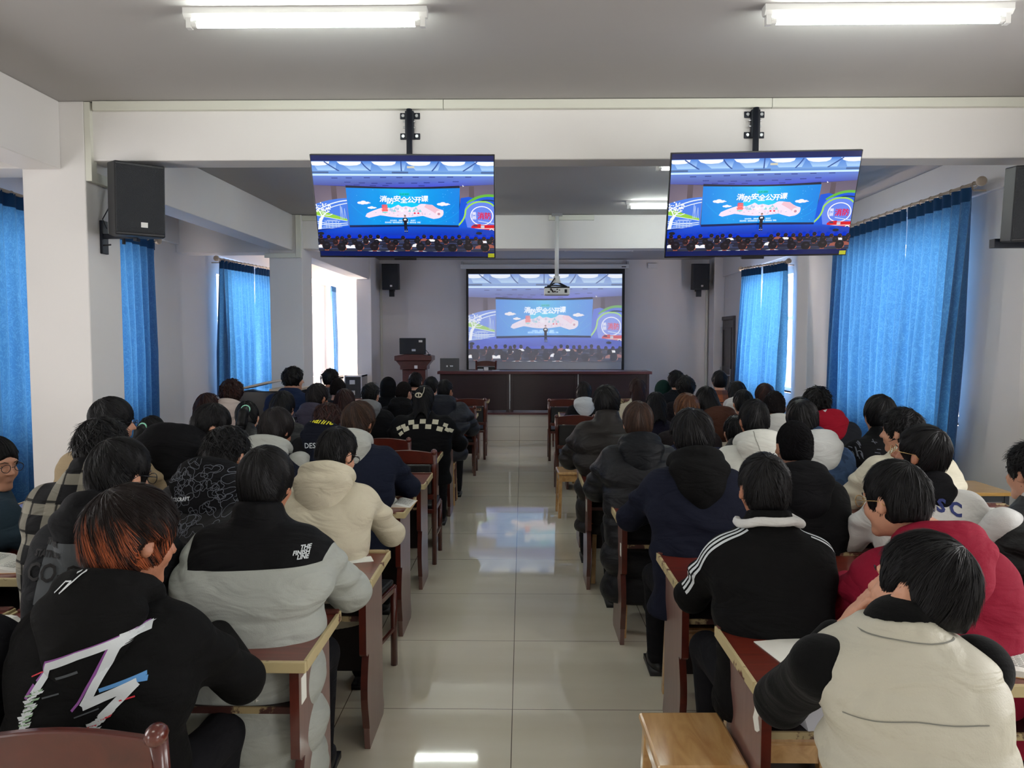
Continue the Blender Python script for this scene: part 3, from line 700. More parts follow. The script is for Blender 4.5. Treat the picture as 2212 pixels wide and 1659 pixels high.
def picture_object(name, W_, Hh, v0, v1, m, parent, y):
    """the picture as a stack of flat shapes on a W_ x Hh screen, content between v0 and v1 (fractions down)"""
    vs = []; fs = []; cols = []
    for k, (pts, c, cs) in enumerate(PIC.polys):
        o = len(vs)
        for (u, v) in pts:
            u = min(max(u, 0), 1); v = min(max(v, 0), 1)
            vs.append(((u-0.5)*W_, y-0.0002-0.0000025*k, (0.5-(v0+(v1-v0)*v))*Hh))
        fs.append(tuple(range(o, o+len(pts))))
        for i in range(len(pts)):
            cc = cs[i] if cs else c
            cols.append(rgb(*cc))
    me = bpy.data.meshes.new(name); me.from_pydata(vs, [], fs); me.update()
    at_ = me.color_attributes.new('picture', 'FLOAT_COLOR', 'CORNER')
    at_.data.foreach_set('color', np.array(cols, dtype=np.float32).ravel())
    me.materials.append(m)
    o = bpy.data.objects.new(name, me); COL.objects.link(o); o.parent = parent
    return o
EX2 = 2**(-EXPO)
M_tvpic = screen_mat('television_picture', 1.12*EX2, 0, (0.01, 0.01, 0.012, 1), 0.15, 1.08)
M_tvblank = mat('television_dark_band', rgb(14, 22, 60), 0.15, emit=(rgb(14, 24, 78), 0.9*EX2))
M_projpic = screen_mat('projected_picture', 0.86*EX2, 0, rgb(186, 186, 186), 0.9, 0.85)  # picture emits by itself, standing in for light thrown by the projector
M_projbase = mat('projection_cloth', rgb(232, 232, 232), 0.9)
M_yel = mat('yellow_energy_sticker', rgb(206, 214, 40), 0.5)

def television(label, tl, tr_, bl, br, Yt, Yb, pole_px):
    a, b_, c, d = at(*tl, Yt), at(*tr_, Yt), at(*bl, Yb), at(*br, Yb)
    W_ = 0.5*((b_-a).length+(d-c).length); tc = (a+b_)/2; bc = (c+d)/2; Hh = (tc-bc).length
    ctr = (tc+bc)/2; up = (tc-bc).normalized(); rt = ((b_-a)+(d-c)).normalized(); rt = (rt-up*rt.dot(up)).normalized()
    fw = rt.cross(up)          # points towards the audience? x cross z = -y
    M = Matrix((rt, -fw, up)).transposed()
    r = empty('television', ctr); r.rotation_euler = M.to_euler(); tag(r, label, 'television', 'hanging televisions')
    hw, hh = W_/2, Hh/2
    MB().box(-hw, hw, 0.0, 0.03, -hh, hh).box(-hw*0.75, hw*0.75, 0.03, 0.062, -hh*0.9, hh*0.3).build('casing', M_darkfr, r, bevel=0.004)
    MB().box(-hw+0.007, hw-0.007, -0.0005, 0.0005, -hh+0.012, hh-0.007).build('screen', M_tvblank, r)
    picture_object('picture', W_-0.014, Hh-0.019, 0.05, 0.935, M_tvpic, r, -0.0006)
    MB().box(-0.09, 0.06, -0.006, 0.02, -hh-0.014, -hh+0.003).build('sensor_bar', M_darkfr, r, bevel=0.002)
    MB().box(hw-0.05, hw-0.008, -0.0045, -0.003, -hh+0.008, -hh+0.034).build('sticker', M_yel, r)
    MB().box(-0.18, 0.18, 0.058, 0.072, -0.12, 0.12).box(-0.13, -0.10, 0.06, 0.08, -0.2, 0.2).box(0.10, 0.13, 0.06, 0.08, -0.2, 0.2).build('mounting_plate', M_blackm, r)
    # ceiling-beam pole
    pt = at(pole_px[0], pole_px[1], D1-0.03)
    p = empty('screen_pole', (pt.x, D1, 0)); tag(p, label.replace('television', 'pole').split(',')[0]+' bracket, black, bolted to the beam', 'bracket', 'black screen poles on the beam')
    zt = H-0.07
    for z in (zt-0.035, zt-0.175):
        MB().box(-0.07, 0.07, -0.008, 0, z-0.022, z+0.022).build('beam_plate', M_blackm, p, bevel=0.006)
        for x in (-0.048, 0.048): MB().tube([(x, -0.008, z), (x, -0.018, z)], 0.012, 6).build('bolt', M_steel, p)
    zc = ctr.z+0.05
    MB().tube([(0, -0.045, zt), (0, -0.045, zc)], 0.021, 12).tube([(0, -0.045, zc), (0, ctr.y+0.07-D1, zc-0.02)], 0.018, 8).build('pole', M_blackm, p, smooth=True)
    MB().box(-0.03, 0.03, -0.045, -0.008, zt-0.2, zt-0.01).build('clamp', M_blackm, p, bevel=0.003)
    for z in (zt-0.08, zt-0.12): MB().tube([(-0.045, -0.03, z), (0.04, -0.03, z)], 0.006, 6).build('set_screw', M_steel, p)
    return r
television('left hanging television, tilted down, showing the lecture hall', (667, 330), (1069, 337), (692, 553), (1070, 561), 4.80, 5.04, (885, 300))
television('right hanging television, tilted down, showing the lecture hall', (1450, 329), (1865, 324), (1435, 556), (1827, 553), 4.80, 5.04, (1631, 300))
# ---------------------------------------------------------------- projection screen
Ysc = YF-0.09
s0, s1 = at(1007, 583, Ysc), at(1348, 801, Ysc)
ps = empty('projection_screen', ((s0.x+s1.x)/2, Ysc, (s0.z+s1.z)/2)); tag(ps, 'large projection screen on the front wall, pale picture of the lecture hall', 'projection screen')
W_, Hh = s1.x-s0.x, s0.z-s1.z
MB().box(-W_/2, W_/2, 0.003, 0.006, -Hh/2, Hh/2+0.02).build('black_border', M_darkfr, ps)
ix0, ix1, iz0, iz1 = -W_/2+0.045, W_/2-0.055, -Hh/2+0.03, Hh/2-0.085
sf = MB().box(ix0, ix1, 0.0, 0.003, iz0, iz1).build('cloth', M_projbase, ps)
pc = picture_object('projected_picture', ix1-ix0, iz1-iz0, 0.0, 0.917, M_projpic, ps, -0.0015)
pc.location = ((ix0+ix1)/2, 0, (iz0+iz1)/2)
c0, c1 = at(995, 568, Ysc), at(1359, 583, Ysc)
MB().box(c0.x-ps.location.x, c1.x-ps.location.x, -0.05, 0.05, Hh/2+0.02, Hh/2+0.11).build('roller_case', M_white, ps, bevel=0.01)
MB().box(c1.x-ps.location.x-0.16, c1.x-ps.location.x-0.07, -0.053, -0.05, Hh/2+0.045, Hh/2+0.062).build('badge', M_black, ps)
MB().box(-W_/2, W_/2, -0.012, 0.012, -Hh/2-0.03, -Hh/2).build('bottom_bar', M_darkfr, ps)
for x in (c0.x-ps.location.x+0.03, c1.x-ps.location.x-0.03): MB().box(x-0.02, x+0.02, -0.02, 0.08, Hh/2+0.11, Hh/2+0.17).build('bracket', M_steel, ps)
o_ = MB().box(0.95, 1.2, -0.12, 0, -0.06, 0.06).build('junction_box', M_white, None, bevel=0.006); o_.location = (1.02+0.8, YF, 2.98+0.3); o_.scale = (0.8, 0.5, 0.8)
tag(o_, 'small white junction box on the wall above the projection screen', 'electrical box')
# ---------------------------------------------------------------- projector
Yp = 9.9
t_ = at(1203, 480, Yp); pb = at(1203, 607, Yp)
pj = empty('projector', (t_.x, Yp-0.02, pb.z)); tag(pj, 'white projector hanging from a pole in front of the projection screen', 'projector')
topz = H-pb.z
MB().box(-0.07, 0.07, -0.05, 0.05, topz-0.03, topz).build('ceiling_plate', M_steel, pj)
MB().tube([(0, 0, topz-0.02), (0, 0, 0.02)], 0.026, 14).build('pole', M_white, pj, smooth=True)
MB().tube([(0, 0, 0.06), (0, 0, -0.0)], 0.042, 14).box(-0.05, 0.05, -0.05, 0.05, -0.03, 0.0).build('joint', M_white, pj)
for sx, sy in ((-0.13, -0.1), (0.13, -0.1), (-0.13, 0.1), (0.13, 0.1)): MB().tube([(0, 0, -0.01), (sx, sy, -0.085)], 0.009, 6).build('mount_arm', M_black, pj)
w_ = (at(1230, 620, Yp).x-at(1176, 620, Yp).x)/2
MB().box(-w_, w_, -0.13, 0.13, -0.19, -0.10).build('body', M_white, pj, bevel=0.012)
MB().box(-w_+0.002, w_-0.002, -0.12, 0.12, -0.10, -0.082).build('top_cover', M_black, pj, bevel=0.006)
MB().box(w_*0.58, w_*0.78, -0.133, -0.13, -0.165, -0.12).build('vent', M_grille, pj)
for k, (x, z, r_) in enumerate(((-0.11, -0.155, 0.014), (-0.08, -0.125, 0.012), (-0.03, -0.15, 0.012), (0.0, -0.12, 0.01), (0.0, -0.155, 0.01), (0.03, -0.13, 0.008))):
    MB().box(x-r_, x+r_, -0.134, -0.128, z-r_*0.7, z+r_*0.7).build('socket', M_black, pj)
MB().tube([(-0.03, -0.05, 0.03), (-0.09, -0.12, -0.06), (-0.08, -0.16, -0.12), (-0.05, -0.14, -0.16)], 0.009, 8).tube([(-0.13, -0.14, -0.075), (-0.03, -0.15, -0.07), (0.10, -0.14, -0.078)], 0.009, 6).build('cable', M_black, pj, smooth=True)
# ---------------------------------------------------------------- loudspeakers
def loudspeaker(label, px, pyc, Y, wd, ht, dp, rz, rx, wall_dir, wallx=None, badge=True):
    c = at(px, pyc, Y)
    r = empty('loudspeaker', c); r.rotation_euler = (rx, 0, rz); tag(r, label, 'loudspeaker', 'black wall loudspeakers')
    poly = [(-wd/2, -dp*0.1), (-wd/2+0.02, -dp*0.5), (wd/2-0.02, -dp*0.5), (wd/2, -dp*0.1), (wd*0.30, dp*0.5), (-wd*0.30, dp*0.5)]
    MB().prism(poly, 'z', -ht/2, ht/2).build('cabinet', M_black, r, bevel=0.008)
    MB().box(-wd/2+0.025, wd/2-0.025, -dp*0.5-0.012, -dp*0.5, -ht/2+0.02, ht/2-0.02).build('grille', M_grille, r, bevel=0.008)
    if badge: MB().box(0.0, wd*0.12, -dp*0.5-0.016, -dp*0.5-0.012, -ht*0.38, -ht*0.31).build('badge', M_white, r)
    return r, c
Ysp = 5.15
# near left loudspeaker: its long side faces the camera, the grille turns towards the room
r, c = loudspeaker('large black loudspeaker on the near left pillar, turned to the room', 292, 436, 5.35, 0.36, 0.50, 0.36, R(38), R(4), None, badge=True)
bk = empty('speaker_bracket', (PX1[1]+0.001, 5.42, 0)); tag(bk, 'black wall bracket holding the loudspeaker on the near left pillar', 'bracket')
zb_ = at(221, 515, 5.4).z
MB().box(0, 0.02, -0.03, 0.05, zb_-0.11, zb_+0.13).build('wall_plate', M_blackm, bk, bevel=0.003)
MB().box(0.02, 0.26, -0.02, 0.02, zb_+0.0, zb_+0.035).box(0.24, 0.27, -0.025, 0.025, zb_-0.02, c.z-0.25).build('arm', M_blackm, bk, bevel=0.003)
MB().tube([(0.02, -0.02, zb_-0.05), (0.09, -0.05, zb_-0.05)], 0.006, 8).tube([(0.16, 0, zb_-0.04), (0.16, 0, zb_)], 0.012, 8).build('clamp_knob', M_black, bk)
MB().tube([(0.05, 0.1, 2.88), (0.055, 0.06, 2.75), (0.05, 0.03, 2.6), (0.06, 0.0, 2.5)], 0.011, 8).tube([(0.05, 0.1, 2.88), (0.04, 0.04, 2.72), (0.02, -0.02, 2.62), (0.05, -0.02, 2.55)], 0.004, 6).build('cable', M_black, bk, smooth=True)
loudspeaker('black loudspeaker cut by the right picture edge', 2226, 442, 5.2, 0.36, 0.50, 0.34, R(-14), R(6), None)
MB_ = MB().box(0, 0.45, -0.03, 0.03, -0.03, 0.03)
o_ = MB_.build('wall_bracket', M_blackm); o_.location = (3.3, 5.3, 2.42); tag(o_, 'black bracket arm behind the loudspeaker at the right picture edge', 'bracket')
for lab, px in (('black loudspeaker on the front wall left of the projection screen', 845), ('black loudspeaker on the front wall right of the projection screen', 1511)):
    r, c = loudspeaker(lab, px, 598, YF-0.3, 0.36, 0.52, 0.3, 0, R(5), None)
    b_ = MB().box(-0.05, 0.05, 0.0, 0.05, -0.40, -0.24).box(-0.03, 0.03, 0.0, 0.25, -0.30, -0.26).build('mount', M_black, r)
# ---------------------------------------------------------------- on the stage
ST = 0.49
Yt = 13.0
def tz(py, Y): return at(1128, py, Y).z
xa, xb = at(950, 800, Yt).x, at(1403, 800, Yt).x
z_top = tz(802, Yt)
tb = empty('stage_table', (0, Yt, ST)); tag(tb, 'long dark maroon table standing along the stage front', 'table')
hgt = z_top-ST
xs = [xa, at(1101, 800, Yt).x, at(1249, 800, Yt).x, xb]
for i in range(3):
    a, b_ = xs[i]+(0.012 if i else 0), xs[i+1]-(0.012 if i < 2 else 0)
    MB().box(a+0.03, b_-0.03, 0.02, 0.05, 0.03, hgt-0.05).build('front_panel', M_stagetab, tb)
    for q_ in (a, b_-0.05): MB().box(q_, q_+0.05, 0.0, 0.55, 0.0, hgt-0.04).build('side_panel', M_stagetab, tb, bevel=0.004)
MB().box(xa-0.04, xb+0.04, -0.05, 0.6, hgt-0.05, hgt).build('table_top', M_stagerim, tb, bevel=0.006)
for x in xs[1:3]: MB().box(x-0.008, x+0.008, -0.004, 0.006, 0.05, hgt-0.05).build('joint_strip', M_steel, tb)
# laptop
lp = empty('laptop', (at(972, 800, 13.2).x, 13.15, z_top)); lp.rotation_euler = (0, 0, R(4)); tag(lp, 'grey laptop with its lid open on the left end of the stage table', 'laptop')
M_lap = mat('grey_laptop_shell', rgb(84, 86, 90), 0.4, metal=0.5)
MB().box(-0.17, 0.17, 0.0, 0.24, 0.0, 0.018).build('base', M_lap, lp, bevel=0.003)
MB().box(-0.17, 0.17, -0.012, 0.0, 0.0, 0.225).build('lid', M_lap, lp, bevel=0.003)
stl = MB().box(-0.06, -0.03, -0.014, -0.012, 0.07, 0.10).box(0.0, 0.06, -0.014, -0.012, 0.075, 0.098).build('lid_stickers', M_print_w, lp)
MB().box(-0.025, 0.005, -0.0145, -0.012, 0.075, 0.09).build('lid_label', M_black, lp)
for k, (px, wd, hh_, lab, mm) in enumerate(((1038, 0.05, 0.03, 'small white object left on the stage table', M_print_w), (1050, 0.035, 0.06, 'white microphone holder leaning on the stage table', M_white), (1071, 0.07, 0.012, 'pale folded cloth on the stage table', M_print_w))):
    o_ = MB().box(-wd, wd, -0.03, 0.03, 0, hh_).build('table_item', mm, bevel=0.005); o_.location = (at(px, 800, 13.3).x, 13.3, z_top); o_.rotation_euler = (0, 0, 0.4*k)
    tag(o_, lab, 'small object')
# podium
pd = empty('lectern', (at(897, 800, 14.3).x, 14.3, ST)); tag(pd, 'dark red wooden lectern with flared top, left of the stage table', 'lectern')
Yq = 14.0; zt_ = tz(768, Yq)-ST; z2 = tz(778, Yq)-ST; z3 = tz(795, Yq)-ST
def hw_(a, b_): return (at(b_, 800, Yq).x-at(a, 800, Yq).x)/2
wA = hw_(857, 938); 
MB().prism([(-wA, zt_-0.10), (wA, zt_-0.10), (wA, zt_-0.01), (wA*0.5, zt_+0.02), (-wA*0.5, zt_+0.02), (-wA, zt_-0.01)], 'y', -0.3, 0.25).build('top', M_podium, pd, bevel=0.01)
MB().prism([(-wA*0.72, zt_-0.27), (wA*0.72, zt_-0.27), (wA*0.72, zt_-0.2), (wA*0.95, zt_-0.10), (-wA*0.95, zt_-0.10), (-wA*0.72, zt_-0.2)], 'y', -0.24, 0.2).build('collar', M_podium, pd, bevel=0.008)
MB().box(-wA*0.62, wA*0.62, -0.2, 0.18, 0.0, zt_-0.27).build('column', M_podium, pd, bevel=0.01)
MB().box(wA*0.05, wA*0.22, -0.245, -0.24, zt_-0.25, zt_-0.19).build('label_plate', M_white, pd)
mo = empty('monitor', (at(891, 750, 14.1).x, 14.1, ST+zt_+0.02)); tag(mo, 'black monitor seen from behind on top of the lectern', 'monitor')
wm = hw_(863, 920)
MB().box(-wm, wm, 0, 0.05, 0.0, 0.31).build('housing', M_black, mo, bevel=0.008)
MB().box(-0.015, 0.06, -0.003, 0, 0.06, 0.10).build('rating_label', M_print_w, mo)
MB().box(0.12, 0.19, -0.003, 0, 0.23, 0.27).build('paper_label', M_paper, mo)
mc = MB().tube([(0, 0, 0), (-0.01, 0, 0.04), (-0.08, 0, 0.12), (-0.1, 0, 0.16)], 0.006, 6).tube([(-0.1, 0, 0.15), (-0.115, 0, 0.19)], 0.014, 8).tube([(0, 0, 0), (0, 0, 0.02)], 0.03, 12).build('microphone', M_black)
mc.location = (pd.location.x+wA*0.8, 14.2, ST+zt_+0.0); tag(mc, 'thin black gooseneck microphone beside the monitor on the lectern', 'microphone')
# equipment case and piano-like cabinet in the left corner
ec = empty('flight_case', (at(765, 830, 14.0).x, 13.9, 0)); tag(ec, 'black equipment case with metal edges in the far left alcove', 'equipment case')
zq = tz(812, 13.9)
MB().box(-0.16, 0.16, 0, 0.5, 0.02, zq).build('case_body', M_black, ec)
for x in (-0.16, 0.15):
    MB().box(x, x+0.02, -0.012, 0.5, 0.0, zq+0.01).build('edge_profile', M_steel, ec)
for z in (0.02, zq*0.5, zq-0.02): MB().box(-0.16, 0.17, -0.014, 0.5, z, z+0.025).build('edge_profile', M_steel, ec)
for z in (zq-0.12, zq-0.32): MB().box(-0.06, 0.04, -0.02, 0.0, z-0.04, z+0.04).build('latch', M_steel, ec, bevel=0.004)
rk = MB().box(-0.2, 0.16, 0, 0.35, 0.0, 0.03).box(-0.2, 0.16, 0, 0.35, zq-0.06, zq-0.03).box(-0.2, 0.16, 0, 0.35, zq-0.22, zq-0.2).box(-0.2, -0.17, 0, 0.35, 0, zq).box(0.13, 0.16, 0, 0.35, 0, zq).build('equipment_rack', M_white)
rk.location = (ec.location.x-0.42, 13.9, 0); tag(rk, 'pale equipment rack beside the black case in the far left alcove', 'rack')
pn = empty('upright_piano', (at(570, 860, 7.9).x, 7.9, 0)); tag(pn, 'black upright piano with its lid propped, below the wide left curtain', 'piano')
zp = tz(872, 7.9)+0.13
M_piano = mat('black_piano_lacquer', rgb(16, 16, 26), 0.12, coat=0.5)
MB().box(-0.30, 0.34, 0, 0.5, 0, zp).build('case', M_piano, pn, bevel=0.008)
MB().box(-0.30, 0.34, -0.2, 0.0, 0.62, 0.75).build('keyboard_shelf', M_piano, pn, bevel=0.006)
lid = MB().box(0, 0.36, 0, 0.5, 0, 0.022).build('lid', M_rod, pn, bevel=0.004); lid.location = (-0.30, 0, zp+0.005); lid.rotation_euler = (0, R(-13), 0)
MB().box(0.06, 0.36, -0.01, 0.52, zp, zp+0.025).build('lid_board', M_rod, pn, bevel=0.004)
# ---------------------------------------------------------------- desks
def make_desk(Wd=1.2):
    """origin: front (seat side) left bottom corner at x=0..Wd, y 0..0.45"""
    r = empty('desk')
    dz = 0.76; dp = 0.43
    tp = MB().box(0.0, Wd, 0.012, dp-0.03, dz-0.028, dz)
    tp.build('desktop', M_top, r, bevel=0.002)
    MB().box(0.0, Wd, dp-0.03, dp, dz-0.028, dz+0.010).build('pencil_ledge', M_edge3, r, bevel=0.003)
    MB().box(-0.004, Wd+0.004, -0.004, 0.012, dz-0.032, dz+0.003).build('front_edge', M_edge, r, bevel=0.003)
    for x in (-0.006, Wd-0.006): MB().box(x, x+0.012, 0.012, dp, dz-0.032, dz+0.004).build('end_edge', M_edge, r, bevel=0.002)
    prof = [(0.035, dz-0.03), (0.035, 0.44), (0.055, 0.425), (0.085, 0.42)]+[(0.085-0.035*math.sin(PI*t), 0.42-0.30*t) for t in (0.15, 0.3, 0.45, 0.6, 0.75, 0.9)]+[(0.085, 0.10), (0.10, 0.0), (dp-0.03, 0.0), (dp-0.01, 0.03), (dp-0.035, 0.12), (dp-0.035, dz-0.03)]
    for x in (0.03, Wd-0.055):
        sp = MB().prism(prof, 'x', x, x+0.025).build('side_panel', M_side, r, bevel=0.002)
        eb = MB()
        for (a, b_) in zip(prof[:10], prof[1:11]):
            eb.add([(x-0.002, a[0]-0.004, a[1]), (x+0.027, a[0]-0.004, a[1]), (x+0.027, b_[0]-0.004, b_[1]), (x-0.002, b_[0]-0.004, b_[1]),
                    (x-0.002, a[0]+0.003, a[1]), (x+0.027, a[0]+0.003, a[1]), (x+0.027, b_[0]+0.003, b_[1]), (x-0.002, b_[0]+0.003, b_[1])],
                   [(0, 1, 2, 3), (4, 7, 6, 5), (0, 4, 5, 1), (1, 5, 6, 2), (2, 6, 7, 3), (3, 7, 4, 0)])
        e = eb.build('panel_edge', M_rim, sp)
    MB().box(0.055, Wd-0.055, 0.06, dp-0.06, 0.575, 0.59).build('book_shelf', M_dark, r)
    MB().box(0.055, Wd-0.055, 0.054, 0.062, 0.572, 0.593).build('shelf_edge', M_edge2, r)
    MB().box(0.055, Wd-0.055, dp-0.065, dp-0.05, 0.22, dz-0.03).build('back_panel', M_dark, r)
    return r
proto = make_desk(1.16)
ROWL = [(2.19, -0.66), (2.95, -0.615), (4.16, -0.67), (4.98, -0.665), (6.05, -0.70), (7.15, -0.68), (8.45, -0.69), (9.55, -0.60), (10.7, -0.60), (12.0, -0.55)]
ROWR = [(2.06, 0.665), (2.94, 0.625), (4.05, 0.53), (4.99, 0.42), (6.05, 0.45), (7.25, 0.66), (8.5, 0.49), (9.65, 0.50), (10.8, 0.50), (12.0, 0.47)]
ordn = ['nearest', 'second', 'third', 'fourth', 'fifth', 'sixth', 'seventh', 'eighth', 'ninth', 'farthest']
first = True
DESKS = []
random.seed(3)
for side, rows in (('left', ROWL), ('right', ROWR)):
    for i, (Y, xe) in enumerate(rows):
        for k in range(2):
            o = proto if first else copy_tree(proto); first = False
            if side == 'left': x = xe-1.16-k*1.19
            else: x = xe+k*1.19
            o.location = (x, Y+(0.0 if k == 0 else random.uniform(-0.06, 0.06)), 0)
            o.rotation_euler = (0, 0, random.uniform(-0.006, 0.006))
            pos = 'at the aisle' if k == 0 else 'by the %s wall' % side
            tag(o, 'dark red school desk, %s row of the %s block, %s' % (ordn[i], side, pos), 'desk', 'two-seat school desks')
            DESKS.append(o)
# stickers and papers fixed to the desk sides
def sticker(x, y, z, w_, h_, sd, label):
    o = MB().box(-0.001, 0.001, 0, w_, 0, h_).build('paper_sticker', M_paper); o.location = (x, y, z); tag(o, label, 'sticker', 'paper stickers on desk sides')
sticker(-0.66-0.03+0.0015, 2.245, 0.60, 0.05, 0.085, 1, 'white paper sticker on the nearest left desk side')
sticker(0.53+0.0285, 4.13, 0.52, 0.035, 0.07, -1, 'white paper sticker on the third right desk side')
sticker(0.42+0.0285, 5.1, 0.55, 0.05, 0.08, -1, 'torn paper label on the fourth right desk side')
o = MB().prism([(0, 0.0), (0.015, 0.03), (0.0, 0.06), (0.02, 0.085), (0.05, 0.075), (0.045, 0.04), (0.06, 0.01), (0.04, -0.02), (0.02, -0.015)], 'x', -0.001, 0.001).build('paper_remnant', M_paper)
o.location = (0.665+0.0285, 2.11, 0.60); tag(o, 'torn white paper remnant on the nearest right desk side', 'sticker')
# ---------------------------------------------------------------- chairs and stools
def make_chair():
    r = empty('chair')
    for s in (-1, 1):
        MB().tube([(s*0.20, -0.20, 0.0), (s*0.20, -0.19, 0.44), (s*0.205, -0.235, 0.70), (s*0.21, -0.27, 0.89)], [0.019, 0.021, 0.021, 0.023], 8).ball((s*0.21, -0.272, 0.89), (0.025, 0.03, 0.025), 10, 6).build('back_post', M_rim, r, smooth=True)
        MB().tube([(s*0.20, 0.19, 0.0), (s*0.20, 0.19, 0.42)], 0.019, 8).build('front_leg', M_rim, r, smooth=True)
        MB().tube([(s*0.20, -0.19, 0.2), (s*0.20, 0.19, 0.2)], 0.012, 6).build('side_rail', M_rim, r)
    n = 10; tr2 = MB()
    top = [(-0.205+0.41*i/n, 0.885+0.022*math.sin(PI*i/n)) for i in range(n+1)]
    tr2.prism([(-0.205, 0.80)]+top[::1]+[(0.205, 0.80)], 'y', -0.285, -0.262)
    tr2.build('top_rail', M_rim, r, bevel=0.005)
    pm = MB().box(-0.185, 0.185, -0.262, -0.225, 0.56, 0.79).build('back_pad', M_pad, r, bevel=0.014)
    MB().box(-0.2, 0.2, -0.255, -0.235, 0.52, 0.56).build('lower_rail', M_rim, r, bevel=0.003)
    MB().box(-0.21, 0.21, -0.21, 0.21, 0.40, 0.435).build('seat_frame', M_rim, r, bevel=0.006)
    MB().box(-0.20, 0.20, -0.19, 0.20, 0.435, 0.465).build('seat_pad', M_pad, r, bevel=0.012)
    return r
def make_stool():
    r = empty('stool')
    MB().box(-0.17, 0.17, -0.17, 0.17, 0.425, 0.455).build('seat', M_pine, r, bevel=0.012)
    for sx in (-1, 1):
        for sy in (-1, 1):
            MB().add([(sx*0.15-0.02, sy*0.15-0.02, 0), (sx*0.15+0.02, sy*0.15-0.02, 0), (sx*0.15+0.02, sy*0.15+0.02, 0), (sx*0.15-0.02, sy*0.15+0.02, 0),
                      (sx*0.135-0.02, sy*0.135-0.02, 0.425), (sx*0.135+0.02, sy*0.135-0.02, 0.425), (sx*0.135+0.02, sy*0.135+0.02, 0.425), (sx*0.135-0.02, sy*0.135+0.02, 0.425)],
                     [(0, 3, 2, 1), (4, 5, 6, 7), (0, 1, 5, 4), (1, 2, 6, 5), (2, 3, 7, 6), (3, 0, 4, 7)]).build('leg', M_pine, r, bevel=0.004)
        MB().box(sx*0.14-0.01, sx*0.14+0.01, -0.13, 0.13, 0.36, 0.42).build('apron', M_pine, r)
        MB().box(sx*0.145-0.01, sx*0.145+0.01, -0.13, 0.13, 0.16, 0.19).build('stretcher', M_pine, r)
    for q_ in (-0.15, 0.13): MB().box(-0.13, 0.13, q_, q_+0.02, 0.36, 0.42).build('apron', M_pine, r)
    return r
CH0 = make_chair(); ST0 = make_stool(); used = {'c': False, 's': False}
def seat(kind, x, y, rz, label):
    if kind == 'chair':
        o = copy_tree(CH0) if used['c'] else CH0; used['c'] = True
        tag(o, label, 'chair', 'dark red wooden chairs with black pads')
    else:
        o = copy_tree(ST0) if used['s'] else ST0; used['s'] = True
        tag(o, label, 'stool', 'pale wooden stools')
    o.location = (x, y, 0); o.rotation_euler = (0, 0, rz)
    return o
# empty or clearly visible seats
o = seat('chair', -1.005, 1.80, R(2), 'dark red chair back in the bottom left corner, behind the brown-haired person')
o = seat('chair', at(412, 1120, 2.95).x-0.16, 3.35, 0, 'dark red chair back between the patterned jacket and the black and grey coat')
o = seat('chair', at(705, 1140, 3.4).x, 3.72, R(-9), 'dark red chair under the cream jacket, its back tilted to the aisle')
o = seat('chair', at(878, 945, 5.6).x, 5.87, 0, 'empty dark red chair with a black pad beside the fifth left desk')
o = seat('chair', -2.15, 2.86, R(2), 'dark red chair at the left picture edge behind the open book')
for (px, py, Y, lab) in ((940, 905, 7.9, 'dark chair back right of the checked sweater'), (800, 905, 7.7, 'dark chair back left of the checked sweater'), (830, 930, 6.3, 'dark red chair back between the navy jacket and the checked sweater'),
                         (1016, 862, 10.7, 'dark chair back with curved top at the far left aisle end'), (990, 870, 9.4, 'brown chair back behind the dark puffer jacket'),
                         (1243, 893, 8.3, 'dark chair back with curved top at the seventh right desk'), (1218, 865, 10.6, 'dark chair back with curved top left of the white hood'),
                         (1560, 905, 5.6, 'dark chair back between the black sleeve and the brown hood'), (1650, 905, 6.6, 'dark chair back near the buzzed head')):
    seat('chair', at(px, py, Y).x, Y+0.27, 0, lab)
o = seat('stool', 0.545, 2.335, R(1), 'empty pale wooden stool in the aisle at the bottom')
o.scale = (0.82, 1.0, 1.0)
seat('stool', 0.485, 7.35, R(2), 'pale wooden stool in the aisle beside the brown puffer coat')
# ---------------------------------------------------------------- yellow topped side table by the right wall
r = empty('side_table', (at(2085, 1045, 5.4).x, 5.3, 0)); tag(r, 'small side table with yellow wooden top and grey metal legs by the right wall', 'table')
M_yelw = wood('yellow_table_top', rgb(196, 150, 72), rgb(212, 168, 92), 0.35, (1, 8, 8), 0.4)
zt_ = at(2085, 1058, 5.2).z
MB().box(-0.42, 0.16, -0.2, 0.25, zt_-0.025, zt_).build('table_top', M_yelw, r, bevel=0.004)
M_gm = mat('grey_metal', rgb(70, 74, 80), 0.4, metal=0.6)
for sx in (-0.38, 0.12):
    for sy in (-0.17, 0.22): MB().box(sx-0.015, sx+0.015, sy-0.015, sy+0.015, 0, zt_-0.025).build('leg', M_gm, r)
MB().box(-0.38, 0.12, -0.18, -0.16, zt_-0.07, zt_-0.025).build('rail', M_gm, r)
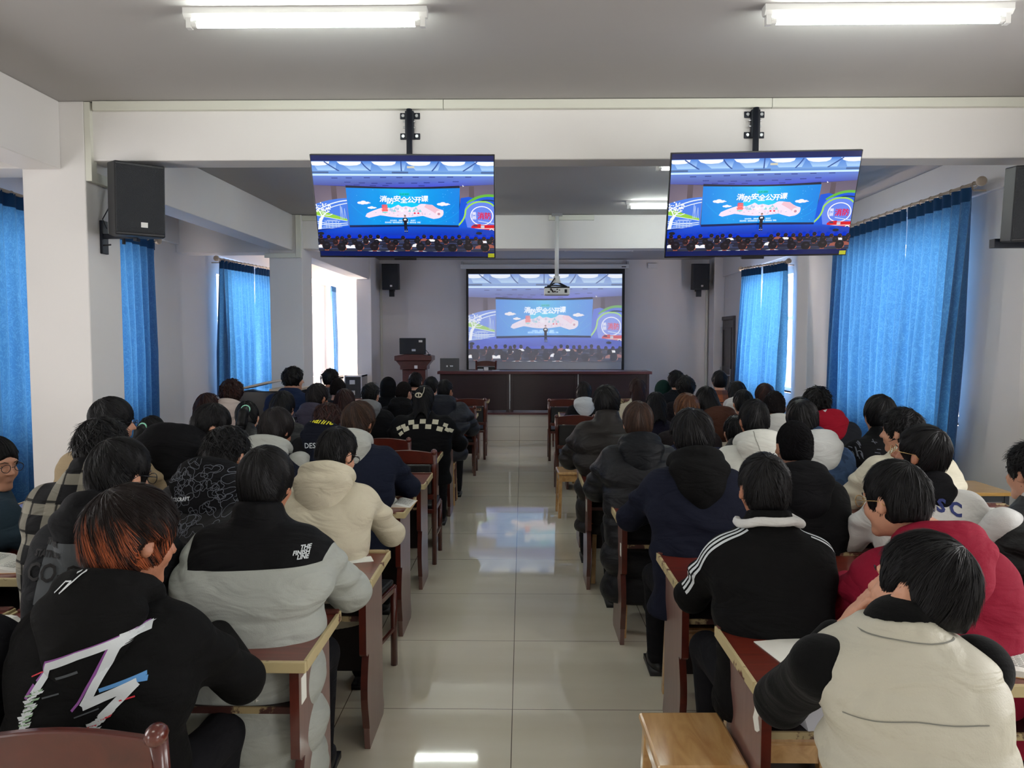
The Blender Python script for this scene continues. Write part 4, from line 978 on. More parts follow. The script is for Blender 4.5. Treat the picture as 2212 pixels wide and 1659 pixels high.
# ---------------------------------------------------------------- books and papers
def open_book(label, x, y, z, rz, sz=0.19, dp=0.25, curl=0.0, tilt=0.0, lines=True, cover=None):
    r = empty('open_book', (x, y, z), rz); tag(r, label, 'book', 'open books on the desks'); r.rotation_euler = (0, tilt, rz)
    n = 8
    for s in (-1, 1):
        prof = []
        for i in range(n+1):
            t = i/n; prof.append((s*sz*t, 0.004+0.018*math.sin(PI*min(1, t*1.15)**0.6)*(1-0.45*t)+(curl*t*t if s < 0 else 0)))
        vs = [(a, -dp/2, b_) for a, b_ in prof]+[(a, dp/2, b_) for a, b_ in prof]+[(a, -dp/2, 0.002+(curl*(abs(a)/sz)**2*0.8 if s < 0 else 0)) for a, b_ in prof]+[(a, dp/2, 0.002+(curl*(abs(a)/sz)**2*0.8 if s < 0 else 0)) for a, b_ in prof]
        m_ = n+1; fs = []
        for i in range(n):
            fs += [(i, i+1, m_+i+1, m_+i), (2*m_+i+1, 2*m_+i, 3*m_+i, 3*m_+i+1), (i+1, i, 2*m_+i, 2*m_+i+1), (m_+i, m_+i+1, 3*m_+i+1, 3*m_+i)]
        fs.append((n, 2*m_+n, 3*m_+n, m_+n))
        MB().add(vs, fs).build('page_block', M_paper, r)
        if lines:
            tx = MB(); rl = random.Random(int(abs(x)*100)+s)
            for k in range(15):
                yy = dp/2-0.025-k*(dp-0.05)/15; xe_ = sz*0.88*(1 if rl.random() > 0.2 else rl.uniform(0.4, 0.9)); x0_ = sz*0.14
                seg = 6
                for q in range(seg):
                    ta = (x0_+(xe_-x0_)*q/seg)/sz; tb_ = (x0_+(xe_-x0_)*(q+0.86)/seg)/sz
                    h = lambda t: 0.0048+0.018*math.sin(PI*min(1, t*1.15)**0.6)*(1-0.45*t)+(curl*t*t if s < 0 else 0)
                    tx.add([(s*sz*ta, yy, h(ta)), (s*sz*tb_, yy, h(tb_)), (s*sz*tb_, yy+0.0038, h(tb_)), (s*sz*ta, yy+0.0038, h(ta))], [(0, 1, 2, 3)])
            tx.build('print', M_ink, r, fix=False)
    MB().box(-sz-0.003, sz+0.003, -dp/2-0.003, dp/2+0.003, 0, 0.002).build('cover', cover or M_paper2, r)
    return r
TZ = 0.7605
open_book('thick open book with curled left page on the second left row, picture edge', at(30, 1210, 3.15).x-0.04, 3.14, TZ, R(4), 0.16, 0.23, 0.05)
open_book('open book at the left edge of the nearest left row', at(-20, 1385, 2.38).x, 2.38, TZ, R(-12), 0.19, 0.25)
open_book('open book right of the vest, on the nearest right row', at(2145, 1400, 2.22).x+0.02, 2.24, TZ, R(-22), 0.17, 0.24, 0.0)
open_book('open notebook on the third right row beside the striped sleeve', at(2108, 1092, 4.2).x, 4.24, TZ, R(-12), 0.16, 0.22)
open_book('open book beside the cream sleeve on the third left row', at(845, 1082, 4.4).x+0.02, 4.38, TZ, R(-4), 0.12, 0.2)
def paper(label, x, y, rz, w_, d_, m=None, z=TZ, th=0.002, name='paper_sheet'):
    o = MB().box(-w_/2, w_/2, -d_/2, d_/2, 0, th).build(name, m or M_paper); o.location = (x, y, z); o.rotation_euler = (0, 0, rz)
    tag(o, label, 'paper' if th < 0.004 else 'book', 'papers on desks'); return o
paper('white booklet corner showing beside the black hoodie sleeve', at(505, 1350, 2.5).x-0.07, 2.45, R(-18), 0.2, 0.16, th=0.018, name='booklet')
paper('small white paper corner at the grey sleeve on the second left row', at(795, 1208, 3.2).x-0.05, 3.24, R(20), 0.12, 0.08)
paper('white worksheet under the black sleeve on the nearest right desk', at(1700, 1405, 2.3).x+0.03, 2.30, R(12), 0.2, 0.17)
k_ = paper('tan kraft notebook on the right edge of the second right row', at(2168, 1240, 3.1).x-0.02, 3.16, R(8), 0.18, 0.15, M_paper2, th=0.012, name='notebook')
vs_, fs_ = text_mesh('SUCCESS', 0.022, bold=0.0005, space=1.2)
tm = MB().add([(v[0], v[1]+0.03, 0.0125) for v in vs_], fs_).build('cover_lettering', M_ink, k_, fix=False)
paper('white papers under the tan kraft notebook', at(2175, 1250, 3.1).x+0.0, 3.13, R(2), 0.19, 0.15, z=TZ-0.0004, th=0.0018)
paper('white papers on the desk in front of the red hoodie', at(1850, 1140, 3.9).x-0.02, 4.2, R(10), 0.22, 0.15)
# crumpled paper in the nearest left desk
rr = random.Random(8)
for k in range(13):
    x = -0.80-rr.uniform(0, 0.36); y = 2.27+rr.uniform(0, 0.12); s_ = rr.uniform(0.022, 0.036)
    me = bpy.data.meshes.new('paper'); bm = bmesh.new(); bmesh.ops.create_icosphere(bm, subdivisions=2, radius=s_)
    for v in bm.verts: v.co *= rr.uniform(0.55, 1.25)
    for v in bm.verts: v.co.z = max(v.co.z*0.8, -s_*0.6)
    bm.to_mesh(me); bm.free(); me.materials.append(M_paper)
    o = bpy.data.objects.new('crumpled_tissue', me); COL.objects.link(o); o.location = (x, y, 0.5915+s_*0.6+(0.03 if k % 4 == 0 else 0))
    tag(o, 'crumpled white tissue heaped in the nearest left desk shelf', 'tissue', 'crumpled tissues in the nearest left desk')
for k in range(3):
    me = bpy.data.meshes.new('paper'); bm = bmesh.new(); bmesh.ops.create_icosphere(bm, subdivisions=2, radius=0.03)
    for v in bm.verts: v.co *= rr.uniform(0.6, 1.2)
    bm.to_mesh(me); bm.free(); me.materials.append(M_paper)
    o = bpy.data.objects.new('crumpled_tissue', me); COL.objects.link(o); o.location = (-0.80-k*0.09, 4.27, 0.5915+0.03)
    tag(o, 'crumpled tissue in the shelf of the third left desk', 'tissue', 'crumpled tissues in the third left desk')
# paper bag in the nearest right desk
pb_ = MB().prism([(0, 0.0), (0.09, -0.0), (0.13, 0.13), (-0.04, 0.14)], 'y', 0, 0.05).build('paper_bag', mat('white_paper_bag', rgb(190, 192, 200), 0.6)); pb_.location = (0.84, 2.12, 0.592); pb_.rotation_euler = (0, 0, R(12))
tag(pb_, 'folded white paper bag in the nearest right desk shelf', 'bag')
# green bottle
gb = empty('drink_bottle', (at(677, 985, 5.1).x, 5.15, TZ)); tag(gb, 'green plastic drink bottle standing left of the cream jacket', 'bottle')
M_green = mat('green_plastic', rgb(40, 190, 70), 0.2); M_greenl = mat('translucent_green_bottle', rgb(120, 190, 70), 0.1)
MB().tube([(0, 0, 0), (0, 0, 0.12), (0, 0, 0.15), (0, 0, 0.175), (0, 0, 0.185)], [0.031, 0.031, 0.028, 0.014, 0.013], 16).build('body', M_greenl, gb, smooth=True)
MB().tube([(0, 0, 0.185), (0, 0, 0.205)], 0.016, 16).build('cap', M_green, gb)
MB().tube([(0, 0, 0.05), (0, 0, 0.11)], 0.0315, 16).build('wrapper', M_paper, gb)

o = seat('chair', at(1046, 790, 13.75).x, 13.9, R(180), 'dark chair behind the stage table, right of the laptop')
o.location.z = ST; o.rotation_euler = (0, 0, R(176)); o.scale = (0.9, 0.9, 0.96)
# ---------------------------------------------------------------- implicit modelling: smooth-blended volumes turned into one surface
class Field:
    def __init__(s, lo, hi, h):
        s.h = h; s.lo = np.array(lo, np.float32)
        s.n = [int(math.ceil((hi[i]-lo[i])/h))+1 for i in range(3)]
        s.ax = [(s.lo[i]+h*np.arange(s.n[i])).astype(np.float32) for i in range(3)]
        s.F = np.full(s.n, 0.5, np.float32)
    def sl(s, lo, hi):
        r = []
        for i in range(3):
            a = int(np.clip(np.floor((lo[i]-s.lo[i])/s.h), 0, s.n[i])); b = int(np.clip(np.ceil((hi[i]-s.lo[i])/s.h)+1, 0, s.n[i]))
            r.append(slice(a, b))
        return tuple(r)
    def grid(s, q): return s.ax[0][q[0]][:, None, None], s.ax[1][q[1]][None, :, None], s.ax[2][q[2]][None, None, :]
    def put(s, lo, hi, fn, k=0.02, op='u', pad=0.06):
        q = s.sl([v-pad for v in lo], [v+pad for v in hi])
        if any(x.stop <= x.start for x in q): return
        d = fn(*s.grid(q)); A = s.F[q]
        if op == 'u':
            h = np.clip(0.5+0.5*(A-d)/k, 0, 1); s.F[q] = A*(1-h)+d*h-k*h*(1-h)
        else:
            d = -d; h = np.clip(0.5+0.5*(d-A)/k, 0, 1); s.F[q] = A*(1-h)+d*h+k*h*(1-h)
    def cap(s, a, b, ra, rb, k=0.02, op='u'):
        a = np.array(a, float); b = np.array(b, float); r = max(ra, rb)
        def fn(X, Y, Z):
            d = b-a; L2 = max(float(d@d), 1e-9)
            t = np.clip(((X-a[0])*d[0]+(Y-a[1])*d[1]+(Z-a[2])*d[2])/L2, 0, 1)
            return np.sqrt((X-a[0]-t*d[0])**2+(Y-a[1]-t*d[1])**2+(Z-a[2]-t*d[2])**2)-(ra+(rb-ra)*t)
        s.put(np.minimum(a, b)-r, np.maximum(a, b)+r, fn, k, op)
    def ell(s, c, r, Rm=None, k=0.02, op='u', disp=None):
        c = np.array(c, float); M = np.array(Rm if Rm is not None else np.eye(3)); mr = max(r)
        def fn(X, Y, Z):
            x, y, z = X-c[0], Y-c[1], Z-c[2]
            u = (M[0, 0]*x+M[1, 0]*y+M[2, 0]*z)/r[0]; v = (M[0, 1]*x+M[1, 1]*y+M[2, 1]*z)/r[1]; w_ = (M[0, 2]*x+M[1, 2]*y+M[2, 2]*z)/r[2]
            k0 = np.sqrt(u*u+v*v+w_*w_); k1 = np.sqrt((u/r[0])**2+(v/r[1])**2+(w_/r[2])**2)+1e-6
            d = k0*(k0-1)/k1
            return d-disp(u, v, w_) if disp else d
        s.put(c-mr, c+mr, fn, k, op)
    def mesh(s, name):
        F = s.F; n = F.shape; S = F < 0
        if not S.any(): return None
        c = [slice(None, -1), slice(1, None)]
        corn = [(i, j, k) for i in (0, 1) for j in (0, 1) for k in (0, 1)]
        cnt = np.zeros([m-1 for m in n], np.int8)
        for i, j, k in corn: cnt += S[c[i], c[j], c[k]]
        act = (cnt > 0) & (cnt < 8)
        I = np.argwhere(act).astype(np.int64); nv = len(I)
        idx = np.full(act.shape, -1, np.int64); idx[act] = np.arange(nv)
        P = np.zeros((nv, 3), np.float32); W_ = np.zeros(nv, np.float32)
        val = {cc: F[I[:, 0]+cc[0], I[:, 1]+cc[1], I[:, 2]+cc[2]] for cc in corn}
        for a in corn:
            for ax in range(3):
                if a[ax] == 0:
                    b = list(a); b[ax] = 1; b = tuple(b)
                    fa, fb = val[a], val[b]; m = (fa < 0) != (fb < 0)
                    t = np.where(m, fa/np.where(m, fa-fb, 1), 0)
                    for q in range(3):
                        P[:, q] += np.where(m, a[q]+(t if q == ax else 0), 0)
                    W_ += m
        P = (P/W_[:, None]+I)*s.h+s.lo
        quads = []
        for ax in range(3):
            u, v = (ax+1) % 3, (ax+2) % 3
            sa = [slice(None)]*3; sb = [slice(None)]*3; sa[ax] = slice(None, -1); sb[ax] = slice(1, None)
            A, B = S[tuple(sa)], S[tuple(sb)]
            E = np.argwhere(A != B)
            ok = (E[:, u] > 0) & (E[:, v] > 0) & (E[:, u] < n[u]-1) & (E[:, v] < n[v]-1); E = E[ok]
            ins = A[E[:, 0], E[:, 1], E[:, 2]]
            def g(du, dv):
                e = E.copy(); e[:, u] -= du; e[:, v] -= dv; return idx[e[:, 0], e[:, 1], e[:, 2]]
            q = np.stack([g(1, 1), g(0, 1), g(0, 0), g(1, 0)], 1)
            q[~ins] = q[~ins][:, ::-1]; quads.append(q)
        Q = np.concatenate(quads)
        me = bpy.data.meshes.new(name)
        me.vertices.add(nv); me.vertices.foreach_set('co', P.ravel())
        me.loops.add(len(Q)*4); me.loops.foreach_set('vertex_index', Q.ravel().astype(np.int32))
        me.polygons.add(len(Q)); me.polygons.foreach_set('loop_start', np.arange(0, len(Q)*4, 4, dtype=np.int32))
        me.polygons.foreach_set('use_smooth', np.ones(len(Q), bool))
        me.update(calc_edges=True); me.validate()
        return me
def mobj(name, me, m, parent):
    if me is None: return None
    for mm in (m if isinstance(m, (list, tuple)) else [m]): me.materials.append(mm)
    o = bpy.data.objects.new(name, me); COL.objects.link(o); o.parent = parent; return o

def lerp(a, b, t): return a+(b-a)*t
HAIRM = {}
def hair_mat(key, c, c2=None):
    if key in HAIRM: return HAIRM[key]
    m = bpy.data.materials.new('hair_'+key); m.use_nodes = True; N = m.node_tree.nodes; L = m.node_tree.links; b = N['Principled BSDF']
    a = N.new('ShaderNodeAttribute'); a.attribute_name = 'strand'
    rp = N.new('ShaderNodeValToRGB'); rp.color_ramp.elements[0].color = c; rp.color_ramp.elements[1].color = c2 or tuple(min(1, x*1.9+0.004) for x in c[:3])+(1,)
    rp.color_ramp.elements[0].position = 0.25; rp.color_ramp.elements[1].position = 0.95
    L.new(a.outputs['Fac'], rp.inputs[0]); L.new(rp.outputs[0], b.inputs['Base Color'])
    b.inputs['Roughness'].default_value = 0.8 if key.startswith('buzz') else 0.5; b.inputs['Specular IOR Level'].default_value = 0.1 if key.startswith('buzz') else 0.2
    HAIRM[key] = m; return m
HC = {'black': (rgb(11, 10, 12), rgb(26, 25, 29)), 'soft': (rgb(22, 18, 19), rgb(48, 42, 42)), 'brown': (rgb(44, 30, 24), rgb(92, 64, 46)),
      'orange': (rgb(20, 11, 10), rgb(176, 92, 56)), 'ginger': (rgb(70, 42, 26), rgb(142, 96, 58)), 'red': (rgb(40, 22, 20), rgb(86, 48, 40))}
PERSONS = []

def person(px, py, Y, label, jc, jname='jacket', hair='short', hc='black', yaw=0, pitch=0, roll=0, byaw=0, build=1.0, puff=0.0, bands=None,
           hood=None, hoodc=None, collar=None, lean=0.10, lod=None, arms='desk', hem=0.47, trousers=rgb(24, 24, 28), glasses=None, hw=1.0, sleeves=None,
           rough=0.85, folds=0.010, dx=0.0, back=0.0, group=None, skin=None, fold_b=0.35, elbow=0.0, hoodsize=1.0, seatz=0.45, wide=1.0, mats=None, coat=False, beard=False, seat_kind=None, square=1.0, bz0=None, bamp=0.024, up=0.0):
    """px,py: centre and top of the head in the photograph; Y: depth of the head"""
    rnd = random.Random(int(px*7+py*13))
    lod = lod or (0.0075 if Y < 3.0 else 0.0095 if Y < 4.4 else 0.013 if Y < 7 else 0.017)
    T = at(px, py, Y); ztop = T.z
    yw, pt, rl = R(yaw), R(pitch), R(roll)
    Rh = np.array((Matrix.Rotation(yw, 3, 'Z') @ Matrix.Rotation(-pt, 3, 'X') @ Matrix.Rotation(rl, 3, 'Y')))
    hx = lambda x, y, z: C+Rh @ np.array((x*HS, y*HS, z*HS))
    HS = 1.0*hw
    # centre of the head so that the crown reaches ztop
    topoff = (Rh @ np.array((0, -0.02, 0.0)))[2]*HS+0.135*HS
    C = np.array((0.0, 0.0, ztop-topoff))
    nb = C+Rh @ np.array((0, -0.03, -0.095*HS))+np.array((0, -0.02, -0.045*HS+up))       # neck base
    nb[0] += dx
    hip = np.array((nb[0]*0.6, nb[1]-lean-0.02, seatz+0.07))
    TL = nb[2]-hip[2]
    rot = byaw
    sxw = 0.178*build if arms != 'chinleft' else 0.178*build*(1+(square-1)*0.5)
    def body_pt(t): return np.array((lerp(hip[0], nb[0], t), lerp(hip[1], nb[1], t**1.6)-0.05*math.sin(PI*t)*back, lerp(hip[2], nb[2], t)))
    sh_z = nb[2]-0.065
    S = [np.array((nb[0]+s*sxw, nb[1]-0.012, sh_z)) for s in (-1, 1)]
    if arms == 'desk':
        E_ = [S[i]+np.array((s*(0.052+elbow), 0.17, -0.230)) for i, s in ((0, -1), (1, 1))]
        Wr = [np.array((nb[0]+s*0.11, S[i][1]+0.40, max(0.815, E_[i][2]-0.08))) for i, s in ((0, -1), (1, 1))]
    elif arms == 'chinleft':
        E_ = [S[0]+np.array((0.0, 0.25, -0.20)), S[1]+np.array((0.07, 0.15, -0.25))]
        Wr = [np.array((C[0]-0.12, C[1]+0.13, C[2]-0.15)), np.array((nb[0]+0.1, S[1][1]+0.40, 0.815))]
    elif arms == 'back':
        E_ = [S[i]+np.array((s*0.09, 0.10, -0.26)) for i, s in ((0, -1), (1, 1))]
        Wr = [np.array((nb[0]+s*0.12, S[i][1]+0.33, 0.70)) for i, s in ((0, -1), (1, 1))]
    elif arms == 'lap':
        E_ = [S[i]+np.array((s*0.06, 0.06, -0.28)) for i, s in ((0, -1), (1, 1))]
        Wr = [np.array((nb[0]+s*0.08, S[i][1]+0.27, 0.60)) for i, s in ((0, -1), (1, 1))]
    root = None
    # ---- skin body: head, neck, trunk, arms, hands, thighs - one surface
    lo = np.minimum.reduce([C-0.16, hip-0.2, E_[0]-0.09, E_[1]-0.09, Wr[0]-0.12, Wr[1]-0.12]); hi = np.maximum.reduce([C+0.17, hip+0.2, E_[0]+0.09, E_[1]+0.09, Wr[0]+np.array((.1, .17, .1)), Wr[1]+np.array((.1, .17, .1))])
    near = Y < 4.4
    f = Field(lo-0.02, hi+0.02, min(lod, 0.0085) if near else lod*0.85)
    q = HS
    f.ell(hx(0, -0.010, 0.022), (0.076*q, 0.094*q, 0.098*q), Rh, 0.02)
    f.ell(hx(0, 0.030, -0.045), (0.058*q, 0.060*q, 0.076*q), Rh, 0.025)
    f.cap(hx(-0.012, 0.068, -0.103), hx(0.012, 0.068, -0.103), 0.020, 0.020, 0.02)
    f.ell(hx(0, 0.074, 0.022), (0.052*q, 0.018*q, 0.012*q), Rh, 0.015)
    for s in (-1, 1):
        f.ell(hx(s*0.036, 0.062, -0.035), (0.024*q, 0.025*q, 0.024*q), Rh, 0.02)
        f.ell(hx(s*0.079, -0.004, -0.010), (0.010*q, 0.019*q, 0.032*q), Rh @ np.array(Matrix.Rotation(s*-0.35, 3, 'Z') @ Matrix.Rotation(0.15, 3, 'X')), 0.007)
        if near:
            f.ell(hx(s*0.090, 0.004, -0.006), (0.007, 0.008, 0.015), Rh, 0.006, 'd')
            f.ell(hx(s*0.031, 0.093, 0.003), (0.014*q, 0.011*q, 0.009*q), Rh, 0.008, 'd')
    f.cap(hx(0, 0.088, 0.002), hx(0, 0.108, -0.030), 0.008, 0.012, 0.012)
    for s in (-1, 1): f.cap(hx(s*0.010, 0.098, -0.034), hx(s*0.012, 0.096, -0.034), 0.007, 0.007, 0.006)
    if near:
        f.ell(hx(0, 0.090, -0.058), (0.022, 0.009, 0.006), Rh, 0.006); f.ell(hx(0, 0.088, -0.068), (0.018, 0.009, 0.007), Rh, 0.006)
    f.cap(hx(0, -0.012, -0.05), nb+np.array((0, 0.0, 0.02)), 0.054*q, 0.055, 0.03)
    f.cap(nb+np.array((0, 0, 0.02)), nb+np.array((0, 0.0, -0.10)), 0.053, 0.055, 0.02)
    ch_ = body_pt(0.72)
    f.ell(ch_-np.array((0, -0.01, 0.05)), (0.13, 0.07, 0.14), None, 0.03); f.ell(hip+np.array((0, 0, 0.05)), (0.14, 0.10, 0.12), None, 0.05); f.cap(ch_, hip+np.array((0, 0, 0.05)), 0.10, 0.10, 0.04)
    hk = 0.006
    for i, s in ((0, -1), (1, 1)):
        f.cap(nb+np.array((0, 0.01, -0.10)), S[i]+np.array((-s*0.02, 0, -0.02)), 0.045, 0.042, 0.02); f.cap(S[i]+np.array((-s*0.02, 0, -0.02)), E_[i], 0.042, 0.034, 0.03); f.cap(E_[i], Wr[i], 0.036, 0.024, 0.02)
        # hand: palm, four fingers of different length, thumb
        fd = Wr[i]-E_[i]; fd /= np.linalg.norm(fd)
        if arms == 'chinleft' and i == 0: fd = np.array((0.45, -0.2, 0.87)); fd /= np.linalg.norm(fd)
        elif arms == 'desk' or arms == 'chinleft': fd = np.array((-s*0.45, 0.85, -0.22)); fd /= np.linalg.norm(fd)
        sd_ = np.cross(fd, (0, 0, 1.0)); sd_ = sd_/(np.linalg.norm(sd_)+1e-9); up_ = np.cross(sd_, fd)
        pc_ = Wr[i]+fd*0.045
        f.ell(pc_, (0.038, 0.046, 0.017), np.stack([sd_, fd, up_], 1), 0.012)
        if near:
            for k, (o_, l_) in enumerate(((-0.030, 0.060), (-0.010, 0.072), (0.010, 0.076), (0.029, 0.068))):
                a = pc_+fd*0.038+sd_*o_*(1 if s > 0 else -1); b_ = a+fd*l_*0.5+up_*-0.006; c_ = b_+fd*l_*0.42-up_*0.020
                f.cap(a, b_, 0.0092, 0.0086, hk); f.cap(b_, c_, 0.0086, 0.0074, hk)
            a = pc_-fd*0.02+sd_*(-0.034)*s*1.0; b_ = a+fd*0.035-sd_*s*0.020-up_*0.006; f.cap(a, b_, 0.012, 0.0105, 0.01); f.cap(b_, b_+fd*0.028+sd_*s*0.002-up_*0.006, 0.0105, 0.0085, hk)
        f.cap(hip+np.array((s*0.08, 0.02, -0.0)), hip+np.array((s*0.09, 0.12, -0.0)), 0.07, 0.065, 0.03)
    me = f.mesh('body')
    root = bpy.data.objects.new('person', me); COL.objects.link(root); me.materials.append(skin or (M_skin if rnd.random() < 0.6 else M_skin2))
    tag(root, label, 'person', group or ('seated audience, left block' if T.x < 0 else 'seated audience, right block'))
    root.location = (T.x, Y, 0); root.rotation_euler = (0, 0, R(rot))
    # ---- eyes
    for s in (-1, 1):
        if near:
            e = MB().ball(tuple(hx(s*0.031, 0.0690, 0.003)), 0.0098*q, 12, 8).build('eye', M_eye, root, smooth=True)
            MB().ball(tuple(hx(s*0.031, 0.0752, 0.003)), 0.0048*q, 10, 6).build('iris', M_iris, e, smooth=True)
            MB().tube([tuple(hx(s*0.014, 0.097, 0.020)), tuple(hx(s*0.032, 0.094, 0.025)), tuple(hx(s*0.050, 0.080, 0.019))], [0.0016, 0.0022, 0.0012], 6).build('eyebrow', M_iris, root, smooth=True)
    # ---- jacket
    jm = mats or [fabric('cloth_%d_%d_%d' % tuple(int(v*999) for v in jc[:3])+'_%s' % ('s' if puff else 'm'), jc, 0.5 if puff else rough, fold=fold_b, spec=0.3 if puff else 0.14)]
    zl = hem
    P = puff
    # loft
    ts = np.array([-0.25, 0.0, 0.2, 0.4, 0.6, 0.75, 0.86, 0.93, 0.98, 1.03, 1.08])
    ws = np.array([0.205, 0.205, 0.198, 0.198, 0.212, 0.220, 0.205, 0.165, 0.120, 0.090, 0.070])*np.array([build]*7+[lerp(1, build, .5)]+[1]*3)
    ds = np.array([0.150, 0.150, 0.140, 0.138, 0.140, 0.135, 0.124, 0.110, 0.098, 0.088, 0.070])
    ws = ws+np.where(ts < 0.93, 0.022*P, 0.004)*1.0; ds = ds+np.where(ts < 0.93, 0.028*P, 0.004)
    ws = ws*np.where(ts < 0.9, wide, 1); ws[6:9] = ws[6:9]*np.array((1+(square-1)*0.5, square, 1+(square-1)*1.2)); ds[7:9] *= 1+(square-1)*0.5
    zs = hip[2]+ts*TL
    yc = np.array([body_pt(max(0, min(1, t)))[1] for t in ts]); xc = np.array([body_pt(max(0, min(1, t)))[0] for t in ts])
    allp = [hip, nb]+S+E_+Wr
    lo = np.minimum.reduce(allp)-0.16-0.03*P; hi = np.maximum.reduce(allp)+0.16+0.03*P
    lo[0] = min(lo[0], nb[0]-0.27*build*wide-0.03); hi[0] = max(hi[0], nb[0]+0.27*build*wide+0.03); lo[2] = zl-0.03; hi[2] = nb[2]+0.12
    lo[1] = min(lo[1], hip[1]-0.2)
    g = Field(lo, hi, lod)
    ph = [rnd.uniform(0, 6.28) for _ in range(6)]
    zf = np.linspace(lo[2], hi[2], 200)
    wi = np.interp(zf, zs, ws); di = np.interp(zf, zs, ds)
    kern = np.hanning(17); kern /= kern.sum()
    def smooth(a): return np.convolve(np.pad(a, 8, 'edge'), kern, 'valid')
    wi, di = smooth(wi), smooth(di); yi = smooth(np.interp(zf, zs, yc)); xi = smooth(np.interp(zf, zs, xc))
    band = bands or 0
    def bandf(z):
        if not band: return 0
        return (np.abs(np.sin(PI*(z-(bz0 or nb[2]-0.06))/band))**0.5-0.75)*bamp*(1 if z is not None else 0)
    fa = folds
    def loft(X, Y_, Z):
        wz = np.interp(Z.ravel(), zf, wi).astype(np.float32)[None, None, :]; dz_ = np.interp(Z.ravel(), zf, di).astype(np.float32)[None, None, :]
        y0 = np.interp(Z.ravel(), zf, yi).astype(np.float32)[None, None, :]; x0 = np.interp(Z.ravel(), zf, xi).astype(np.float32)[None, None, :]
        u = np.abs((X-x0)/wz); v = np.abs((Y_-y0)/dz_)
        r_ = (u**2.5+v**2.5+1e-9)**(1/2.5)
        d = (r_-1)*np.minimum(wz, dz_)*0.9
        d = d-bandf(Z)
        if fa: d = d+fa*(np.sin(26*Z+7*X+2.0*np.sin(9*X+ph[0])+ph[1])*np.sin(5*X+3*Z+ph[2])*0.6+0.5*np.sin(34*Z-11*X+ph[3])*np.sin(8*Z+6*X+ph[4]))*np.clip((nb[2]-0.1-Z)*8, 0, 1)
        return np.maximum(d, np.maximum(zl-Z, Z-(nb[2]+0.035))+0*X)
    g.put(lo, hi, loft, 0.03, pad=0)
    ra = 0.063+0.026*P+0.01*(build-1)*4
    if pitch > 10: g.cap(nb+np.array((0, -0.01, -0.02)), nb+Rh @ np.array((0, -0.012, 0.040)), 0.084, 0.074, 0.03)
    if not (sleeves and sleeves[0] == 'vest'):
        for i, s in ((0, -1), (1, 1)):
            n_ = 3
            g.cap(S[i]+np.array((-s*0.03, 0, -0.015)), E_[i], ra, ra*0.90, 0.05)
            g.cap(E_[i], lerp(E_[i], Wr[i], 0.93), ra*0.92, ra*0.62, 0.03)
            if band or P:
                for t in (0.3, 0.62, 0.95):
                    p_ = lerp(S[i], E_[i], t); g.ell(p_+np.array((0, 0, -0.01)), (ra*1.10, ra*1.10, 0.045), None, 0.014)
                for t in (0.3, 0.65): p_ = lerp(E_[i], Wr[i], t); g.ell(p_, (ra*0.98, 0.05, ra*0.98), None, 0.014)
            else:
                for t, rr_ in ((0.45, 1.05), (0.92, 1.03)): p_ = lerp(S[i], E_[i], t); g.ell(p_, (ra*rr_, ra*rr_, 0.035), None, 0.02)
    if coat:
        g2lo = 0.2
    if collar:   # (height, thickness)
        for a in range(14):
            an = 2*PI*a/14
            p_ = nb+np.array((0.068*math.cos(an), 0.066*math.sin(an)-0.004, 0.01+collar[0]*0.4-0.012*math.sin(an)))
            g.cap(p_-np.array((0, 0, 0.03)), p_+np.array((-0.006*math.cos(an), -0.006*math.sin(an), collar[0]*0.5)), collar[1], collar[1]*0.8, 0.015)
    if near:
        X, Y_, Z = g.grid((slice(None),)*3)
        q1 = np.sin(31*Z+9*X+2.6*np.sin(7*X+ph[0])+2.2*np.sin(8*Y_+ph[5])+ph[1]); mk = np.clip(0.25+np.sin(6*X+ph[2])*np.sin(7*Z+ph[3])+0.3*np.abs(np.sin(9*Y_)), 0, 1)
        q2 = np.sin(24*X+17*Z+2.0*np.sin(9*Z+ph[4])+ph[5]); mk2 = np.clip(np.sin(5*Z+ph[4])*np.sin(8*X+ph[1]), 0, 1)
        g.F -= ((0.0062 if Y < 3.2 else 0.0048)*((np.abs(q1)**0.7-0.6)*mk+(np.abs(q2)**0.7-0.6)*mk2*0.7)*np.clip((nb[2]+0.0-Z)*10, 0.15, 1)).astype(np.float32)
    if sleeves and sleeves[0] == 'vest':
        ic = Field(nb-np.array((.12, .12, .12)), nb+np.array((.12, .12, .12)), lod)
        ic.cap(nb+np.array((0, 0, -0.06)), nb+(C-nb)*0.10, 0.086, 0.080, 0.01)
        mobj('inner_collar', ic.mesh('inner_collar'), fabric('sleeve_'+sleeves[1], sleeves[2], 0.95, fold=0.2, sheen=0.04), root)
    jo = mobj(jname, g.mesh(jname), jm, root)
    extra = [jo]
    if sleeves and sleeves[0] == 'vest':
        lo2 = np.minimum.reduce(allp)-0.12; hi2 = np.maximum.reduce(allp)+0.12
        for i, s in ((0, -1), (1, 1)):
            pts = [S[i], E_[i], Wr[i]]; l_ = np.minimum.reduce(pts)-0.11; h_ = np.maximum.reduce(pts)+0.11
            g2 = Field(l_, h_, lod)
            g2.cap(S[i]+np.array((-s*0.075, 0.0, -0.02)), S[i], 0.058, 0.060, 0.03); g2.cap(S[i], E_[i], 0.061, 0.060, 0.04); g2.cap(E_[i], lerp(E_[i], Wr[i], 0.9), 0.060, 0.044, 0.03)
            g2.ell(lerp(S[i], E_[i], 0.6), (0.066, 0.066, 0.03), None, 0.02); g2.ell(lerp(E_[i], Wr[i], 0.5), (0.056, 0.03, 0.056), None, 0.02)
            extra.append(mobj('sleeve', g2.mesh('sleeve'), fabric('sleeve_'+sleeves[1], sleeves[2], 0.95, fold=0.2, sheen=0.04), root))
